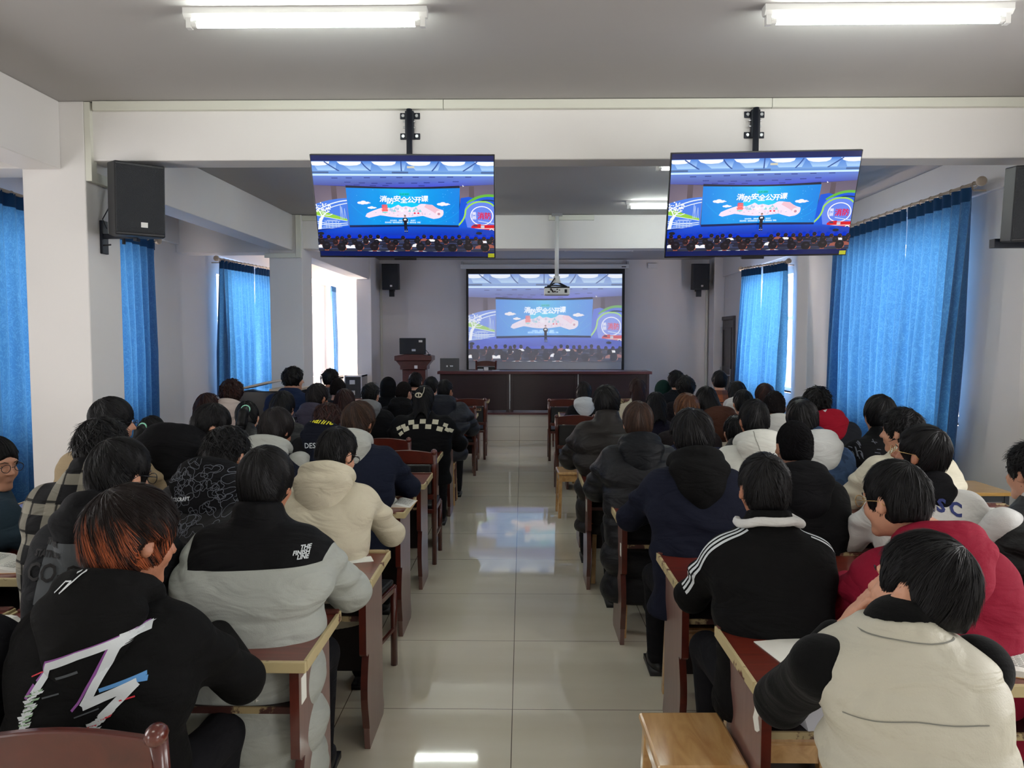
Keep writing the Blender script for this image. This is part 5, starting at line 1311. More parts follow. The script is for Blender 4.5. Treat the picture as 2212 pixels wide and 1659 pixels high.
    # ---- hood lying on the back / collar roll
    if hood:
        hm = fabric('hood_%d_%d_%d' % tuple(int(v*999) for v in (hoodc or jc)[:3]), hoodc or jc, 0.85 if not P else 0.55, fold=fold_b)
        z_ = hoodsize
        if hood == 'up':
            lo3, hi3 = C-np.array((.16, .2, .22)), C+np.array((.16, .16, .19))
            h3 = Field(lo3, hi3, lod)
            h3.ell(hx(0, -0.03, 0.02), (0.112, 0.135, 0.140), Rh, 0.02); h3.ell(hx(0, -0.06, -0.09), (0.105, 0.095, 0.10), Rh, 0.05)
            h3.ell(hx(0, 0.10, -0.03), (0.088, 0.09, 0.12), Rh, 0.02, 'd')
        else:
            lift_ = 0.008+0.045*max(0, math.sin(pt)); bz = nb+np.array((0, -0.02, lift_))
            lo3, hi3 = bz-np.array((.23, .24, .26))*z_, bz+np.array((.23, .19, .14))*z_
            h3 = Field(lo3, hi3, lod)
            h3.ell(bz+np.array((0, -0.070, -0.015))*z_, (0.128*z_, 0.072*z_, 0.062*z_), np.array(Matrix.Rotation(-0.30, 3, 'X')), 0.03)
            h3.ell(bz+np.array((0, -0.100, -0.080))*z_, (0.098*z_, 0.052*z_, 0.075*z_), np.array(Matrix.Rotation(-0.25, 3, 'X')), 0.06)
            h3.ell(bz+np.array((0, -0.112, -0.130))*z_, (0.050*z_, 0.036*z_, 0.060*z_), None, 0.06)
            for a in range(16):
                an = 2*PI*(a+0.5)/16; sn = math.sin(an); an2 = 2*PI*(a+1.5)/16; sn2 = math.sin(an2)
                if max(sn, sn2) > 0.95: continue
                rx_ = 0.092*z_; zz = lambda s_: 0.006+lift_-(0.040+lift_*0.5)*s_-0.02*max(0, s_)
                p_ = nb+np.array((rx_*math.cos(an), 0.086*sn*z_-0.006, zz(sn))); p2 = nb+np.array((rx_*math.cos(an2), 0.086*sn2*z_-0.006, zz(sn2)))
                h3.cap(p_, p2, 0.022*z_, 0.022*z_, 0.035)
            h3.ell(nb+np.array((0, 0.012, 0.050)), (0.062, 0.056, 0.060), None, 0.015, 'd')
            if fa and near:
                q_ = h3.sl(lo3, hi3); X, Y_, Z = h3.grid(q_); h3.F[q_] += 0.004*np.sin(40*Z+22*np.abs(X)+ph[0])*np.sin(13*X+ph[1])
        ho = mobj('hood', h3.mesh('hood'), hm, root); extra.append(ho)
    # ---- trousers and shoes
    tm = fabric('trousers_%d_%d_%d' % tuple(int(v*999) for v in trousers[:3]), trousers, 0.9, fold=0.3)
    kn = [np.array((hip[0]+s*0.13, hip[1]+0.43, seatz+0.055)) for s in (-1, 1)]; an_ = [np.array((hip[0]+s*0.12, hip[1]+(0.40 if rnd.random() < .6 else 0.33), 0.09)) for s in (-1, 1)]
    t3 = Field(hip-np.array((0.28, 0.2, 0.5)), hip+np.array((0.28, 0.6, 0.14)), max(lod, 0.011))
    t3.ell(hip+np.array((0, 0.0, -0.005)), (0.18, 0.14, 0.09), None, 0.04)
    for i, s in ((0, -1), (1, 1)):
        t3.cap(hip+np.array((s*0.085, 0.02, -0.01)), kn[i], 0.082, 0.064, 0.04); t3.cap(kn[i], an_[i], 0.062, 0.052, 0.03)
    mobj('trousers', t3.mesh('trousers'), tm, root)
    for i in (0, 1):
        sh = MB(); a = an_[i]
        M_ = M_black
        sh.ball((a[0], a[1]+0.06, 0.045), (0.045, 0.125, 0.045), 14, 8).box(a[0]-0.045, a[0]+0.045, a[1]-0.05, a[1]+0.17, 0.0, 0.028)
        sh.build('shoe', M_, root, smooth=True)
    # ---- hair
    if hair: make_hair(root, C, Rh, HS, hair, hc, rnd, lod, Y, extra, nb)
    if glasses:
        gm = {'gold': M_gold, 'black': M_black}[glasses]; gl = MB()
        for s in (-1, 1):
            cc = [tuple(hx(s*0.033+0.023*math.cos(a), 0.112-0.006*abs(math.cos(a)), -0.002+0.019*math.sin(a))) for a in [k*2*PI/16 for k in range(16)]]
            gl.tube(cc, 0.0016, 6, closed=True)
            gl.tube([tuple(hx(s*0.056, 0.106, 0.004)), tuple(hx(s*0.078, 0.06, 0.004)), tuple(hx(s*0.086, 0.0, 0.004)), tuple(hx(s*0.084, -0.022, -0.012))], 0.0018, 6)
        gl.tube([tuple(hx(-0.010, 0.113, 0.002)), tuple(hx(0.010, 0.113, 0.002))], 0.0016, 6)
        gl.build('glasses', gm, root, smooth=True)
    if seat_kind:
        pass
    PERSONS.append((root, T.x, Y, label))
    root['_nb'] = [float(v) for v in nb]
    info = dict(root=root, nb=nb, C=C, Rh=Rh, hip=hip, S=S, E=E_, W=Wr, shells=[e for e in extra if e], jacket=jo, hx=hx, T=T, Y=Y, hipw=(T.x+hip[0]*math.cos(R(rot))-hip[1]*math.sin(R(rot)), Y+hip[1]*math.cos(R(rot))+hip[0]*math.sin(R(rot))), rot=rot)
    return info

def strand_attr(me, vals):
    a = me.attributes.new('strand', 'FLOAT', 'POINT'); a.data.foreach_set('value', np.asarray(vals, np.float32))

def make_hair(root, C, Rh, HS, style, hc, rnd, lod, Y, extra, nb):
    """cap volume + locks that run from the crown over the head"""
    near = Y < 4.6
    col = HC[hc]; m = hair_mat(('buzz_' if style == 'buzz' else '')+hc, col[0], col[1])
    V = dict(short=(0.087, 0.107, 0.106), buzz=(0.081, 0.100, 0.103), bowl=(0.093, 0.112, 0.112), big=(0.100, 0.115, 0.114), spiky=(0.088, 0.108, 0.108), pony=(0.084, 0.104, 0.106), long=(0.091, 0.110, 0.110), curly=(0.104, 0.118, 0.118), bun=(0.086, 0.106, 0.108), fade=(0.083, 0.106, 0.107))[style]
    V = tuple(v*HS for v in V)
    hx = lambda x, y, z: C+Rh @ np.array((x*HS, y*HS, z*HS))
    low = dict(short=-0.080, buzz=-0.060, bowl=-0.075, big=-0.088, spiky=-0.072, pony=-0.07, long=-0.2, curly=-0.08, bun=-0.075, fade=-0.070)[style]
    f = Field(C-np.array((.17, .19, .30 if style in ('long', 'pony') else .20)), C+np.array((.17, .17, .19)), lod*0.9 if near else lod)
    ph = [rnd.uniform(0, 6) for _ in range(4)]
    amp = {'curly': 0.012, 'buzz': 0.001, 'spiky': 0.006}.get(style, 0.004)
    def disp(u, v, w_):
        a = np.arctan2(u, v+0.3)
        return amp*(np.sin(a*17+ph[0]+3*w_)*0.6+np.sin(a*31+ph[1]-4*w_)*0.4)*np.clip(1.1-w_*0.6, 0, 1)+(amp*np.sin(21*u+ph[2])*np.sin(23*v+ph[3])*np.sin(19*w_) if style == 'curly' else 0)
    f.ell(hx(0, -0.014, 0.026), V, Rh, 0.02, disp=disp)
    f.ell(hx(0, -0.044, -0.035), (0.074*HS*V[0]/0.087, 0.062*HS, (0.02-low)*0.78*HS if style != 'long' else 0.10), Rh, 0.03, disp=disp)
    if style == 'long':
        f.cap(hx(0, -0.06, -0.02), nb+np.array((0, -0.075, -0.05)), 0.085, 0.075, 0.03)
    # face, ears and nape stay clear
    f.ell(hx(0, 0.112, -0.055), (0.080*HS, 0.066*HS, (0.112 if style not in ('bowl', 'big') else 0.098)*HS), Rh, 0.01, 'd')
    if style not in ('long', 'bowl', 'curly'):
        for s in (-1, 1): f.ell(hx(s*0.092, 0.012, -0.040), (0.028*HS, 0.038*HS, (0.046 if style != 'buzz' else 0.055)*HS), Rh, 0.008, 'd')
    if style in ('bowl', 'curly'):
        for s in (-1, 1): f.ell(hx(s*0.10, 0.03, -0.07), (0.034*HS, 0.05*HS, 0.05*HS), Rh, 0.008, 'd')
    q = f.sl(f.lo, f.lo+np.array(f.n)*f.h); X, Y_, Z = f.grid(q)
    if style != 'long':
        zh = Rh[0, 2]*(X-C[0])+Rh[1, 2]*(Y_-C[1])+Rh[2, 2]*(Z-C[2])
        f.F = np.maximum(f.F, (low*HS-zh+0.004*np.sin(60*X+ph[0])))
    me = f.mesh('hair')
    nvm = len(me.vertices)
    o = mobj('hair', me, m, root)
    if style == 'pony':
        pf = Field(C-np.array((.12, .22, .30)), C+np.array((.12, .05, .15)), lod)
        a = hx(0.01, -0.118, 0.035); pf.ell(a, (0.03, 0.03, 0.03), None, 0.02)
        pts = [a, a+np.array((0.0, -0.05, -0.02)), a+np.array((-0.005, -0.075, -0.09)), a+np.array((-0.015, -0.065, -0.17)), a+np.array((-0.02, -0.05, -0.22))]
        for (p, p2, r1, r2) in zip(pts[:-1], pts[1:], (0.022, 0.034, 0.036, 0.028), (0.034, 0.036, 0.028, 0.008)): pf.cap(p, p2, r1, r2, 0.02)
        po = mobj('ponytail', pf.mesh('ponytail'), m, root)
        strand_attr(po.data, [rnd.random()*0.4 for _ in po.data.vertices])
        rg = [tuple(hx(0.01+0.028*math.cos(t), -0.128, 0.035+0.028*math.sin(t))) for t in [k*2*PI/14 for k in range(14)]]
        MB().tube(rg, 0.007, 8, closed=True).build('hair_tie', mat('mint_hair_tie', rgb(150, 220, 190), 0.7), root, smooth=True)
    if style == 'bun':
        MB().ball(tuple(hx(0, -0.085, 0.085)), (0.045, 0.04, 0.04), 14, 10).build('hair_bun', hair_mat(hc, *col), root, smooth=True)
    # locks
    n = int((5200 if Y < 2.2 else 3600 if Y < 3 else 1800 if Y < 4.6 else 380 if Y < 7 else 160)*{'buzz': 0.9, 'long': 1.1, 'big': 1.2, 'spiky': 1.1, 'curly': 1.0}.get(style, 1.0))
    if n:
        tw = (0.0019 if Y < 2.2 else 0.0024 if Y < 3 else 0.0036 if Y < 4.6 else 0.007)
        lift = {'buzz': 0.002, 'spiky': 0.020, 'curly': 0.02, 'big': 0.009, 'short': 0.005, 'bowl': 0.003, 'long': 0.004, 'pony': 0.002, 'bun': 0.004, 'fade': 0.007}.get(style, 0.006)
        vs = []; fs = []; sv = []
        cc = np.array((0, -0.014, 0.026))*HS
        tree = BVHTree.FromPolygons([v.co.copy() for v in me.vertices], [tuple(p.vertices) for p in me.polygons]); cw = Vector(C+Rh @ cc)
        wh = np.array((0.015*math.cos(ph[0]), -0.055, 0.085)); wh = wh/np.linalg.norm(wh)     # whorl
        e1 = np.cross(wh, (1.0, 0.01, 0)); e1 /= np.linalg.norm(e1); e2 = np.cross(wh, e1)
        backdir = {'pony': True, 'bun': True}.get(style, False)
        for k in range(n):
            az = rnd.uniform(0, 2*PI); p0 = math.acos(1-rnd.random()**0.9*1.55) if style != 'long' else math.acos(1-rnd.random()*1.9)
            ln = rnd.uniform(0.4, 0.95)*(0.18 if style == 'buzz' else 1.25 if style in ('bowl', 'long', 'big') else 1); tws = 0.12+0.10*math.sin(az*5+ph[1])+rnd.uniform(-0.07, 0.07)+(rnd.uniform(-0.8, 0.8) if style in ('curly', 'spiky') else 0)
            lf = lift*rnd.uniform(0.2, 1.3); segs = 5; base = len(vs); ok = True; shade = min(1, max(0, 0.33+0.16*math.sin(az*13+ph[2])+rnd.gauss(0, 0.13)))
            pts = []; prev = V[0]
            for j in range(segs+1):
                t = j/segs; ph_ = p0+ln*t; aa = az+tws*t
                if backdir:
                    d = np.array((math.sin(p0)*math.cos(az), math.sin(p0)*math.sin(az)*-1, 0))
                d = wh*math.cos(ph_)+(e1*math.cos(aa)+e2*math.sin(aa))*math.sin(ph_)
                dw = Vector(Rh @ d); hit = tree.ray_cast(cw+dw*0.30, -dw, 0.30)
                r_ = 0.30-hit[3] if hit[0] is not None else None
                if r_ is None or r_ < 0.05: r_ = prev
                prev = r_
                wv = 0.003*math.sin(9*t+k) if style == 'curly' else 0
                p = cc+d*(r_+0.001+lf*t*t*(1 if style != 'bowl' else 0.3)+wv)
                pts.append(p)
            e = pts[-1]/HS
            # keep face and ears free
            if e[1] > 0.055 and e[2] < 0.045: continue
            if abs(e[0]) > 0.06 and -0.03 < e[1] < 0.055 and e[2] < 0.0 and style not in ('long',): continue
            if e[2] < low+0.012 and style != 'long': continue
            for j in range(segs+1):
                p = C+Rh @ pts[j]; tn = Rh @ (pts[min(j+1, segs)]-pts[max(j-1, 0)]); nr = p-C; sd = np.cross(tn, nr); sd /= (np.linalg.norm(sd)+1e-9)
                w_ = tw*(1-0.85*(j/segs)**1.5)*(0.6 if j == 0 else 1)
                nn = nr/np.linalg.norm(nr)
                vs += [tuple(p-sd*w_), tuple(p+nn*w_*0.55), tuple(p+sd*w_)]
                hi_ = shade*(0.75+0.5*j/segs)
                if hc in ('orange',): hi_ = shade*(0.25+1.6*max(0.0, min(1, (0.075-pts[j][2]/HS)*9)))
                sv += [hi_*0.8, hi_, hi_*0.8]
            for j in range(segs):
                a = base+j*3; fs += [(a, a+1, a+4, a+3), (a+1, a+2, a+5, a+4)]
        if vs:
            lm = bpy.data.meshes.new('locks'); lm.from_pydata(vs, [], fs); lm.update(); strand_attr(lm, sv); lm.materials.append(m)
            # join into the hair mesh
            lo_ = bpy.data.objects.new('hair_locks', lm); COL.objects.link(lo_); lo_.parent = root
    if hc == 'orange':
        zz_ = [float((np.array(v.co)-C) @ Rh[:, 2])/HS for v in me.vertices]; strand_attr(me, [0.3*max(0, min(1, (0.075-z)*9)) for z in zz_])
    else: strand_attr(me, [rnd.random()*0.2 for _ in range(nvm)])

# ---------------------------------------------------------------- prints laid on cloth
def shell_tree(info):
    vs = []; fs = []
    for o in info['shells']:
        b = len(vs); vs += [v.co.copy() for v in o.data.vertices]; fs += [tuple(i+b for i in p.vertices) for p in o.data.polygons]
    return BVHTree.FromPolygons(vs, fs)
def press(info, name, polys, m, step=0.010, off=0.0016, axis=(0, 1, 0), parent=None, tree=None):
    """polys: outlines in the person's own (x, z) plane, seen from behind; pressed onto the cloth along axis"""
    tree = tree or info.setdefault('tree', None) or shell_tree(info); info['tree'] = tree
    d = Vector(axis).normalized()
    bm = bmesh.new()
    for poly in polys:
        try: bm.faces.new([bm.verts.new((p[0], 0, p[1])) for p in poly])
        except ValueError: pass
    bmesh.ops.triangulate(bm, faces=bm.faces)
    for _ in range(5):
        es = [e for e in bm.edges if e.calc_length() > step]
        if not es: break
        bmesh.ops.subdivide_edges(bm, edges=es, cuts=1, use_grid_fill=False); bmesh.ops.triangulate(bm, faces=[f for f in bm.faces if len(f.verts) > 3])
    bad = []
    for v in bm.verts:
        o = Vector((v.co.x, 0, v.co.z))-d*1.5
        hit, nrm, i, dist = tree.ray_cast(o, d)
        if hit is None: bad.append(v); continue
        v.co = hit-d*off*(1.0)+nrm*off*0.6*(1 if nrm.dot(d) < 0 else -1)
    bmesh.ops.delete(bm, geom=bad, context='VERTS')
    bmesh.ops.delete(bm, geom=[e for e in bm.edges if e.calc_length() > step*6], context='EDGES')
    me = bpy.data.meshes.new(name); bm.to_mesh(me); bm.free()
    if not len(me.polygons): return None
    return mobj(name, me, m, parent or info['root'])
def pxz(info, px, py, dY=-0.2):
    """pixel to the person's own (x, z) at the cloth plane"""
    p = at(px, py, info['Y']+dY); r = info['root']; v = Matrix.Rotation(-r.rotation_euler.z, 3, 'Z') @ (p-r.location)
    return (v.x, p.z)
def strip(pts, wd):
    out = []
    for a, b in zip(pts[:-1], pts[1:]):
        dx, dz = b[0]-a[0], b[1]-a[1]; l = math.hypot(dx, dz) or 1; nx, nz = -dz/l*wd/2, dx/l*wd/2
        ex, ez = dx/l*wd*0.2, dz/l*wd*0.2
        out.append([(a[0]+nx-ex, a[1]+nz-ez), (b[0]+nx+ex, b[1]+nz+ez), (b[0]-nx+ex, b[1]-nz+ez), (a[0]-nx-ex, a[1]-nz-ez)])
    return out
def letters(body, c, size, rot=0.0, bold=0.0, align='CENTER', shear=0.0, space=1.0):
    vs, fs = text_mesh(body, size, align, shear, bold, space); ca, sa = math.cos(rot), math.sin(rot)
    P = [(c[0]+x*ca-y*sa, c[1]+x*sa+y*ca) for x, y in vs]
    return [[P[i] for i in f] for f in fs]

def sleeve_band(info, side, offs, wd, m, t0=-0.75, t1=0.95, name='sleeve_stripe', n=26, lean_=(0.62, -0.62, 0.48)):
    """ribbon along the shoulder and down the outside of a sleeve"""
    tree = info.setdefault('tree', None) or shell_tree(info); info['tree'] = tree
    i = 0 if side < 0 else 1; S_, E2, nb_ = info['S'][i], info['E'][i], info['nb']+np.array((side*0.05, 0, -0.02))
    vs = []
    for k in range(n+1):
        t = lerp(t0, t1, k/n)
        a = lerp(S_, E2, t) if t > 0 else lerp(S_, nb_, -t)
        up_ = np.array((side*0.15, -0.55, 0.8)); out_ = np.array((side*lean_[0], lean_[1], lean_[2])); u = min(1, max(0, (t+0.35)/0.7)); d = up_*(1-u)+out_*u; d /= np.linalg.norm(d)
        ax_ = (E2-S_) if t > 0 else (S_-nb_); ax_ = ax_/np.linalg.norm(ax_); tn = np.cross(ax_, d); tn /= np.linalg.norm(tn); tn *= side
        for w_ in (-wd/2, 0, wd/2):
            o = Vector(a+tn*(offs+w_)+d*0.25); hit = tree.ray_cast(o, Vector(-d), 0.5)
            p = hit[0]+hit[1]*0.002 if hit[0] is not None else (Vector(vs[-1]) if vs else Vector(a))
            vs.append(tuple(p))
    fs = []
    for k in range(n):
        for j in range(2): a = k*3+j; fs.append((a, a+1, a+4, a+3))
    return MB().add(vs, fs).build(name, m, info['root'], fix=False)
# ---------------------------------------------------------------- the audience
BLK = rgb(12, 12, 13); NAVY = rgb(30, 34, 54); GREY = rgb(172, 174, 168); CREAM = rgb(206, 198, 176); OFFW = rgb(214, 212, 204); DGR = rgb(34, 35, 38)
def sit(info, kind='stool', label=None):
    x, y = info['hipw']
    lab = 'wooden %s under the %s' % (kind, label)
    seat(kind, x, y+0.02, R(info['rot']), lab)
P = {}
def add(key, *a, seatlab=None, kind='stool', **k):
    P[key] = person(*a, **k)
    if seatlab: sit(P[key], kind, seatlab)
    return P[key]
# ======== left block, near to far
add('orange', 285, 1048, 1.97, 'person with orange-streaked hair in a black hoodie with a jagged white print', BLK, 'hoodie', hair='big', hc='orange', yaw=-38, pitch=12, roll=-4,
    build=1.08, hood='down', lean=0.07, elbow=0.03, hoodsize=1.12, hw=1.06, back=0.4, fold_b=0.25, folds=0.006, seatlab=None)
add('edge1', -128, 1085, 1.95, 'person at the bottom left edge, only a dark sleeve in the picture', rgb(16, 16, 20), 'jacket', hair='short', yaw=0, pitch=10, build=1.1, seatlab='dark jacket at the bottom left edge')
add('finish', 576, 962, 2.62, 'person in a long black and pale grey padded coat with a small chest-high back logo', rgb(160, 164, 158), 'coat', hair='bowl', hc='black', yaw=-12, pitch=8, mats=[yoke_mat('black_yoke_grey_coat', rgb(9, 9, 12), rgb(166, 170, 164), 0.985, 0.03, 0.02, 0.215, 0.30)], build=1.04, puff=0.55,
    collar=(0.05, 0.030), lean=0.12, elbow=0.04, bands=0.15, bz0=0.985, bamp=0.012, hem=0.18, folds=0.008, wide=1.12, hw=0.98, seatlab='long black and grey coat', back=0.3)
add('coop', 258, 940, 2.55, 'person with glasses in a dark hoodie vest with faded grey back lettering and grey collar', rgb(20, 21, 24), 'jacket', hair='short', hc='black', yaw=-22, pitch=14, build=1.05,
    hood='down', hoodc=rgb(16, 16, 19), glasses='black', lean=0.12, hw=1.0, seatlab='dark hoodie vest')
add('teal', -12, 940, 3.45, 'person with black glasses in a dark teal jacket at the left picture edge, turned right', rgb(46, 62, 74), 'jacket', hair='short', hc='black', yaw=-72, pitch=6, byaw=-34, build=1.1, skin=M_skin,
    glasses='black', lean=0.10, collar=(0.03, 0.02), seatlab='teal jacket')
add('camo', 487, 915, 3.35, 'person bending forward in a black jacket with thin white outline pattern', rgb(16, 16, 19), 'jacket', hair='spiky', hc='black', yaw=-10, pitch=34, build=1.1, puff=0.4, bands=0.16,
    hood='down', hoodc=rgb(16, 16, 19), lean=0.22, hw=1.0, hoodsize=1.20, seatlab='outline-patterned jacket', back=0.6)
add('plaid', 218, 898, 3.15, 'person in a black and cream plaid shirt behind the pillar side', rgb(60, 58, 54), 'shirt', hair='spiky', hc='black', yaw=-18, pitch=20, build=1.12, mats=[plaid_mat('black_cream_plaid', rgb(22, 22, 24), rgb(150, 146, 132), rgb(10, 10, 10), 0.115)], collar=(0.02, 0.02), seatlab='plaid shirt')
add('cream', 728, 918, 3.60, 'person in a cream hooded jacket with rounded back, glasses', rgb(202, 194, 172), 'jacket', hair='fade', hc='black', yaw=-28, pitch=22, build=1.1, hood='down', hoodc=rgb(202, 194, 172), glasses='black',
    lean=0.20, elbow=0.03, back=0.7, hoodsize=1.12, folds=0.012, seatlab=None)
add('beige', 243, 857, 3.95, 'person in a beige coat with glasses in front of the near left pillar', rgb(150, 132, 104), 'coat', hair='bowl', hc='black', yaw=-45, pitch=6, build=1.05, glasses='black', collar=(0.04, 0.02), seatlab='beige coat')
add('puffer', 455, 866, 4.35, 'person leaning right in a huge black padded jacket, glasses', rgb(15, 15, 17), 'padded_jacket', hair='short', hc='black', yaw=-55, pitch=38, build=1.25, puff=1.0, bands=0.20, hood='down', hoodc=rgb(16, 16, 20),
    glasses='black', lean=0.16, hoodsize=1.5, dx=-0.10, wide=1.4, seatlab='huge black padded jacket')
add('varsity', 597, 878, 4.45, 'person in a navy vest jacket with pale grey sleeves and hood', rgb(24, 27, 40), 'vest', hair='bowl', hc='soft', yaw=-25, pitch=22, build=1.08, hood='down', hoodc=GREY, sleeves=('vest', 'grey', GREY),
    lean=0.15, hoodsize=1.20, seatlab='navy vest with grey sleeves')
add('navygrey', 775, 866, 4.50, 'person with brown hair in a navy sweatshirt with pale grey hood, behind the cream jacket', rgb(22, 27, 43), 'sweatshirt', hair='big', hc='brown', yaw=-18, pitch=16, build=1.22, hood='down', hoodc=GREY,
    lean=0.16, hoodsize=0.97, elbow=0.04, hw=0.95, seatlab='navy sweatshirt with grey hood')
add('ponyl', 328, 896, 5.35, 'girl with a ponytail and mint hair tie next to the left curtain', rgb(19, 16, 21), 'jacket', hair='pony', hc='black', yaw=-10, pitch=12, build=0.9, collar=(0.03, 0.02), seatlab='girl with the mint hair tie by the left curtain')
add('design', 707, 870, 5.45, 'person in a black hoodie with a yellow scribble on the hood', rgb(14, 14, 16), 'hoodie', hair='curly', hc='red', yaw=-10, pitch=30, build=1.08, hood='down', hoodc=rgb(16, 19, 31), lean=0.16, hoodsize=1.09, hw=0.9, seatlab='black hoodie with the yellow scribble')
add('ponyg', 533, 863, 5.35, 'girl with a low ponytail and green hair tie in a black padded jacket', rgb(18, 18, 21), 'padded_jacket', hair='pony', hc='black', yaw=10, pitch=20, build=1.0, puff=0.7, bands=0.13, hw=0.95, seatlab='girl with the green hair tie')
add('capgrey', 612, 843, 6.2, 'dark-haired person with a pale scarf over a black jacket, left of the camouflage puffer', rgb(21, 21, 24), 'jacket', hair='long', hc='black', yaw=-12, pitch=14, build=1.0, hood='down', hoodc=rgb(190, 190, 176), puff=0.6, bands=0.15, seatlab='black jacket with pale scarf')
add('whitel', 500, 820, 6.5, 'person with tousled red-brown hair in a pinkish white jacket', rgb(208, 190, 184), 'jacket', hair='curly', hc='red', yaw=5, pitch=8, build=1.05, hood='down', hoodc=rgb(212, 196, 188), hw=0.92, seatlab='pinkish white jacket')
add('band', 447, 848, 6.3, 'girl with brown hair and a dark patterned hair band behind the huge black jacket', rgb(22, 21, 26), 'jacket', hair='long', hc='red', yaw=0, pitch=15, build=0.95, seatlab='girl with the dark hair band')
add('blue', 634, 793, 7.0, 'person with wavy black hair and light blue collar sitting upright by the middle pillar', rgb(32, 44, 74), 'jacket', hair='curly', hc='black', yaw=-55, pitch=2, build=1.05, collar=(0.02, 0.018), hw=0.86, seatlab='navy jacket with light blue collar')
add('camo2', 686, 826, 6.7, 'person with glasses in a grey camouflage puffer jacket', rgb(56, 54, 66), 'padded_jacket', mats=[camo_mat('grey_camouflage', [rgb(28, 27, 35), rgb(78, 74, 92), rgb(56, 54, 66)], 12)], hair='short', hc='soft', yaw=-30, pitch=12, build=1.05, puff=0.8, bands=0.13, hood='down', hoodc=rgb(66, 62, 78), glasses='black', seatlab='grey camouflage puffer')
add('long2', 745, 838, 7.0, 'girl with long dark brown hair left of the grey hood', rgb(18, 16, 20), 'jacket', hair='long', hc='red', yaw=-5, pitch=12, build=0.95, seatlab='girl with the long dark hair')
add('check', 917, 832, 6.72, 'person with a white hair claw in a black sweater with cream checkerboard band', rgb(15, 15, 18), 'sweater', hair='long', hc='black', yaw=-8, pitch=10, build=1.28, collar=(0.03, 0.02), lean=0.1, elbow=0.03, hw=0.95, wide=1.0, seatlab='checkerboard sweater')
add('greyhood', 801, 826, 7.3, 'person in a black jacket with mid grey hood, left of the checked sweater', rgb(21, 21, 24), 'jacket', hair='spiky', hc='black', yaw=-14, pitch=8, build=1.1, hood='down', hoodc=rgb(134, 134, 136), hoodsize=1.05, hw=0.93, seatlab='black jacket with mid grey hood')
add('dk1', 730, 815, 7.9, 'person with cropped dark hair in a dark grey jacket in front of the alcove', rgb(33, 34, 39), 'jacket', hair='buzz', hc='soft', yaw=-5, pitch=8, build=1.05, seatlab='cropped hair before the alcove')
add('pufr', 962, 818, 8.05, 'person in a dark blue-grey puffer at the aisle, behind the checked sweater', rgb(28, 31, 40), 'padded_jacket', hair='fade', hc='black', yaw=-28, pitch=6, build=1.2, puff=0.9, bands=0.14, hood='down', hoodc=rgb(30, 33, 42), hoodsize=1.20, elbow=0.03, hw=0.95, seatlab='blue-grey puffer at the aisle')
add('glhood', 873, 822, 8.2, 'person with glasses and thinning crown in a black hoodie', rgb(16, 16, 19), 'hoodie', hair='buzz', hc='soft', yaw=-30, pitch=10, build=1.15, hood='down', glasses='black', hoodsize=1.05, seatlab='black hoodie with thinning crown')
add('alc', 714, 797, 9.0, 'person with short black hair in a grey jacket against the bright alcove', rgb(72, 72, 76), 'jacket', hair='curly', hc='black', yaw=0, pitch=4, build=1.05, hw=0.92, seatlab='grey jacket against the alcove')
add('far1', 897, 803, 10.3, 'person with spiky black hair in front of the lectern', rgb(19, 19, 23), 'jacket', hair='spiky', hc='black', yaw=0, pitch=6, build=1.0, hw=1.05, seatlab='spiky hair before the lectern')
add('far2', 839, 818, 10.2, 'person with a black hood up, left of the lectern', rgb(15, 15, 18), 'hoodie', hair='short', hc='black', yaw=0, pitch=8, build=1.05, hood='up', hoodc=rgb(16, 16, 20), hw=0.95, seatlab='black hood beside the lectern')
add('far3', 932, 812, 9.2, 'person with black hair half hidden behind the hair claw', rgb(22, 22, 26), 'jacket', hair='short', hc='black', yaw=-15, pitch=4, build=1.05, seatlab='half hidden black hair')
# ======== right block, near to far
add('vest', 1992, 1145, 1.66, 'person resting the chin on a hand in a pale grey quilted vest over black sleeves', rgb(186, 182, 166), 'vest', hair='fade', hc='black', yaw=34, pitch=-2, roll=10, build=0.84, puff=0.35,
    bands=0.115, sleeves=('vest', 'blackfleece', rgb(7, 7, 8)), arms='chinleft', collar=(0.02, 0.020), up=0.05, square=1.25, bamp=0.008, lean=0.10, hem=0.42, folds=0.012, wide=1.0, hw=1.0, dx=-0.075, seatlab='pale grey quilted vest', seatz=0.46)
add('red', 1935, 990, 2.50, 'person with gold glasses in a crimson hoodie', rgb(132, 22, 46), 'hoodie', hair='fade', hc='black', yaw=30, pitch=10, build=1.13, hood='down', hoodc=rgb(136, 24, 48), glasses='gold', lean=0.12, elbow=0.0, hoodsize=1.13,
    wide=1.05, folds=0.010, hw=1.02, dx=0.08, seatlab='crimson hoodie')
add('stripe', 1650, 975, 2.66, 'person in a black track jacket with three white sleeve stripes and white collar', rgb(13, 13, 14), 'track_jacket', hair='fade', hc='black', yaw=3, pitch=4, build=1.0, collar=(0.05, 0.022), lean=0.10, elbow=0.0,
    wide=1.0, hw=0.99, folds=0.010, seatlab='black track jacket', skin=M_skin2)
add('navyh', 1495, 882, 3.62, 'person in a navy jacket with a black hood, behind the third right desk', rgb(24, 27, 42), 'jacket', hair='big', hc='black', yaw=0, pitch=14, build=1.1, hood='down', hoodc=rgb(12, 12, 15), lean=0.12, hoodsize=1.13,
    elbow=0.04, wide=1.0, hw=1.0, folds=0.012, seatlab='navy jacket with black hood')
add('buzzr', 1716, 905, 3.60, 'person with buzzed hair and visible ears in a black hooded coat', rgb(14, 15, 17), 'coat', hair='buzz', hc='black', yaw=0, pitch=2, build=1.05, hood='down', hoodc=rgb(15, 15, 18), hoodsize=1.09, lean=0.10, hw=1.0, seatlab='buzzed hair and black coat')
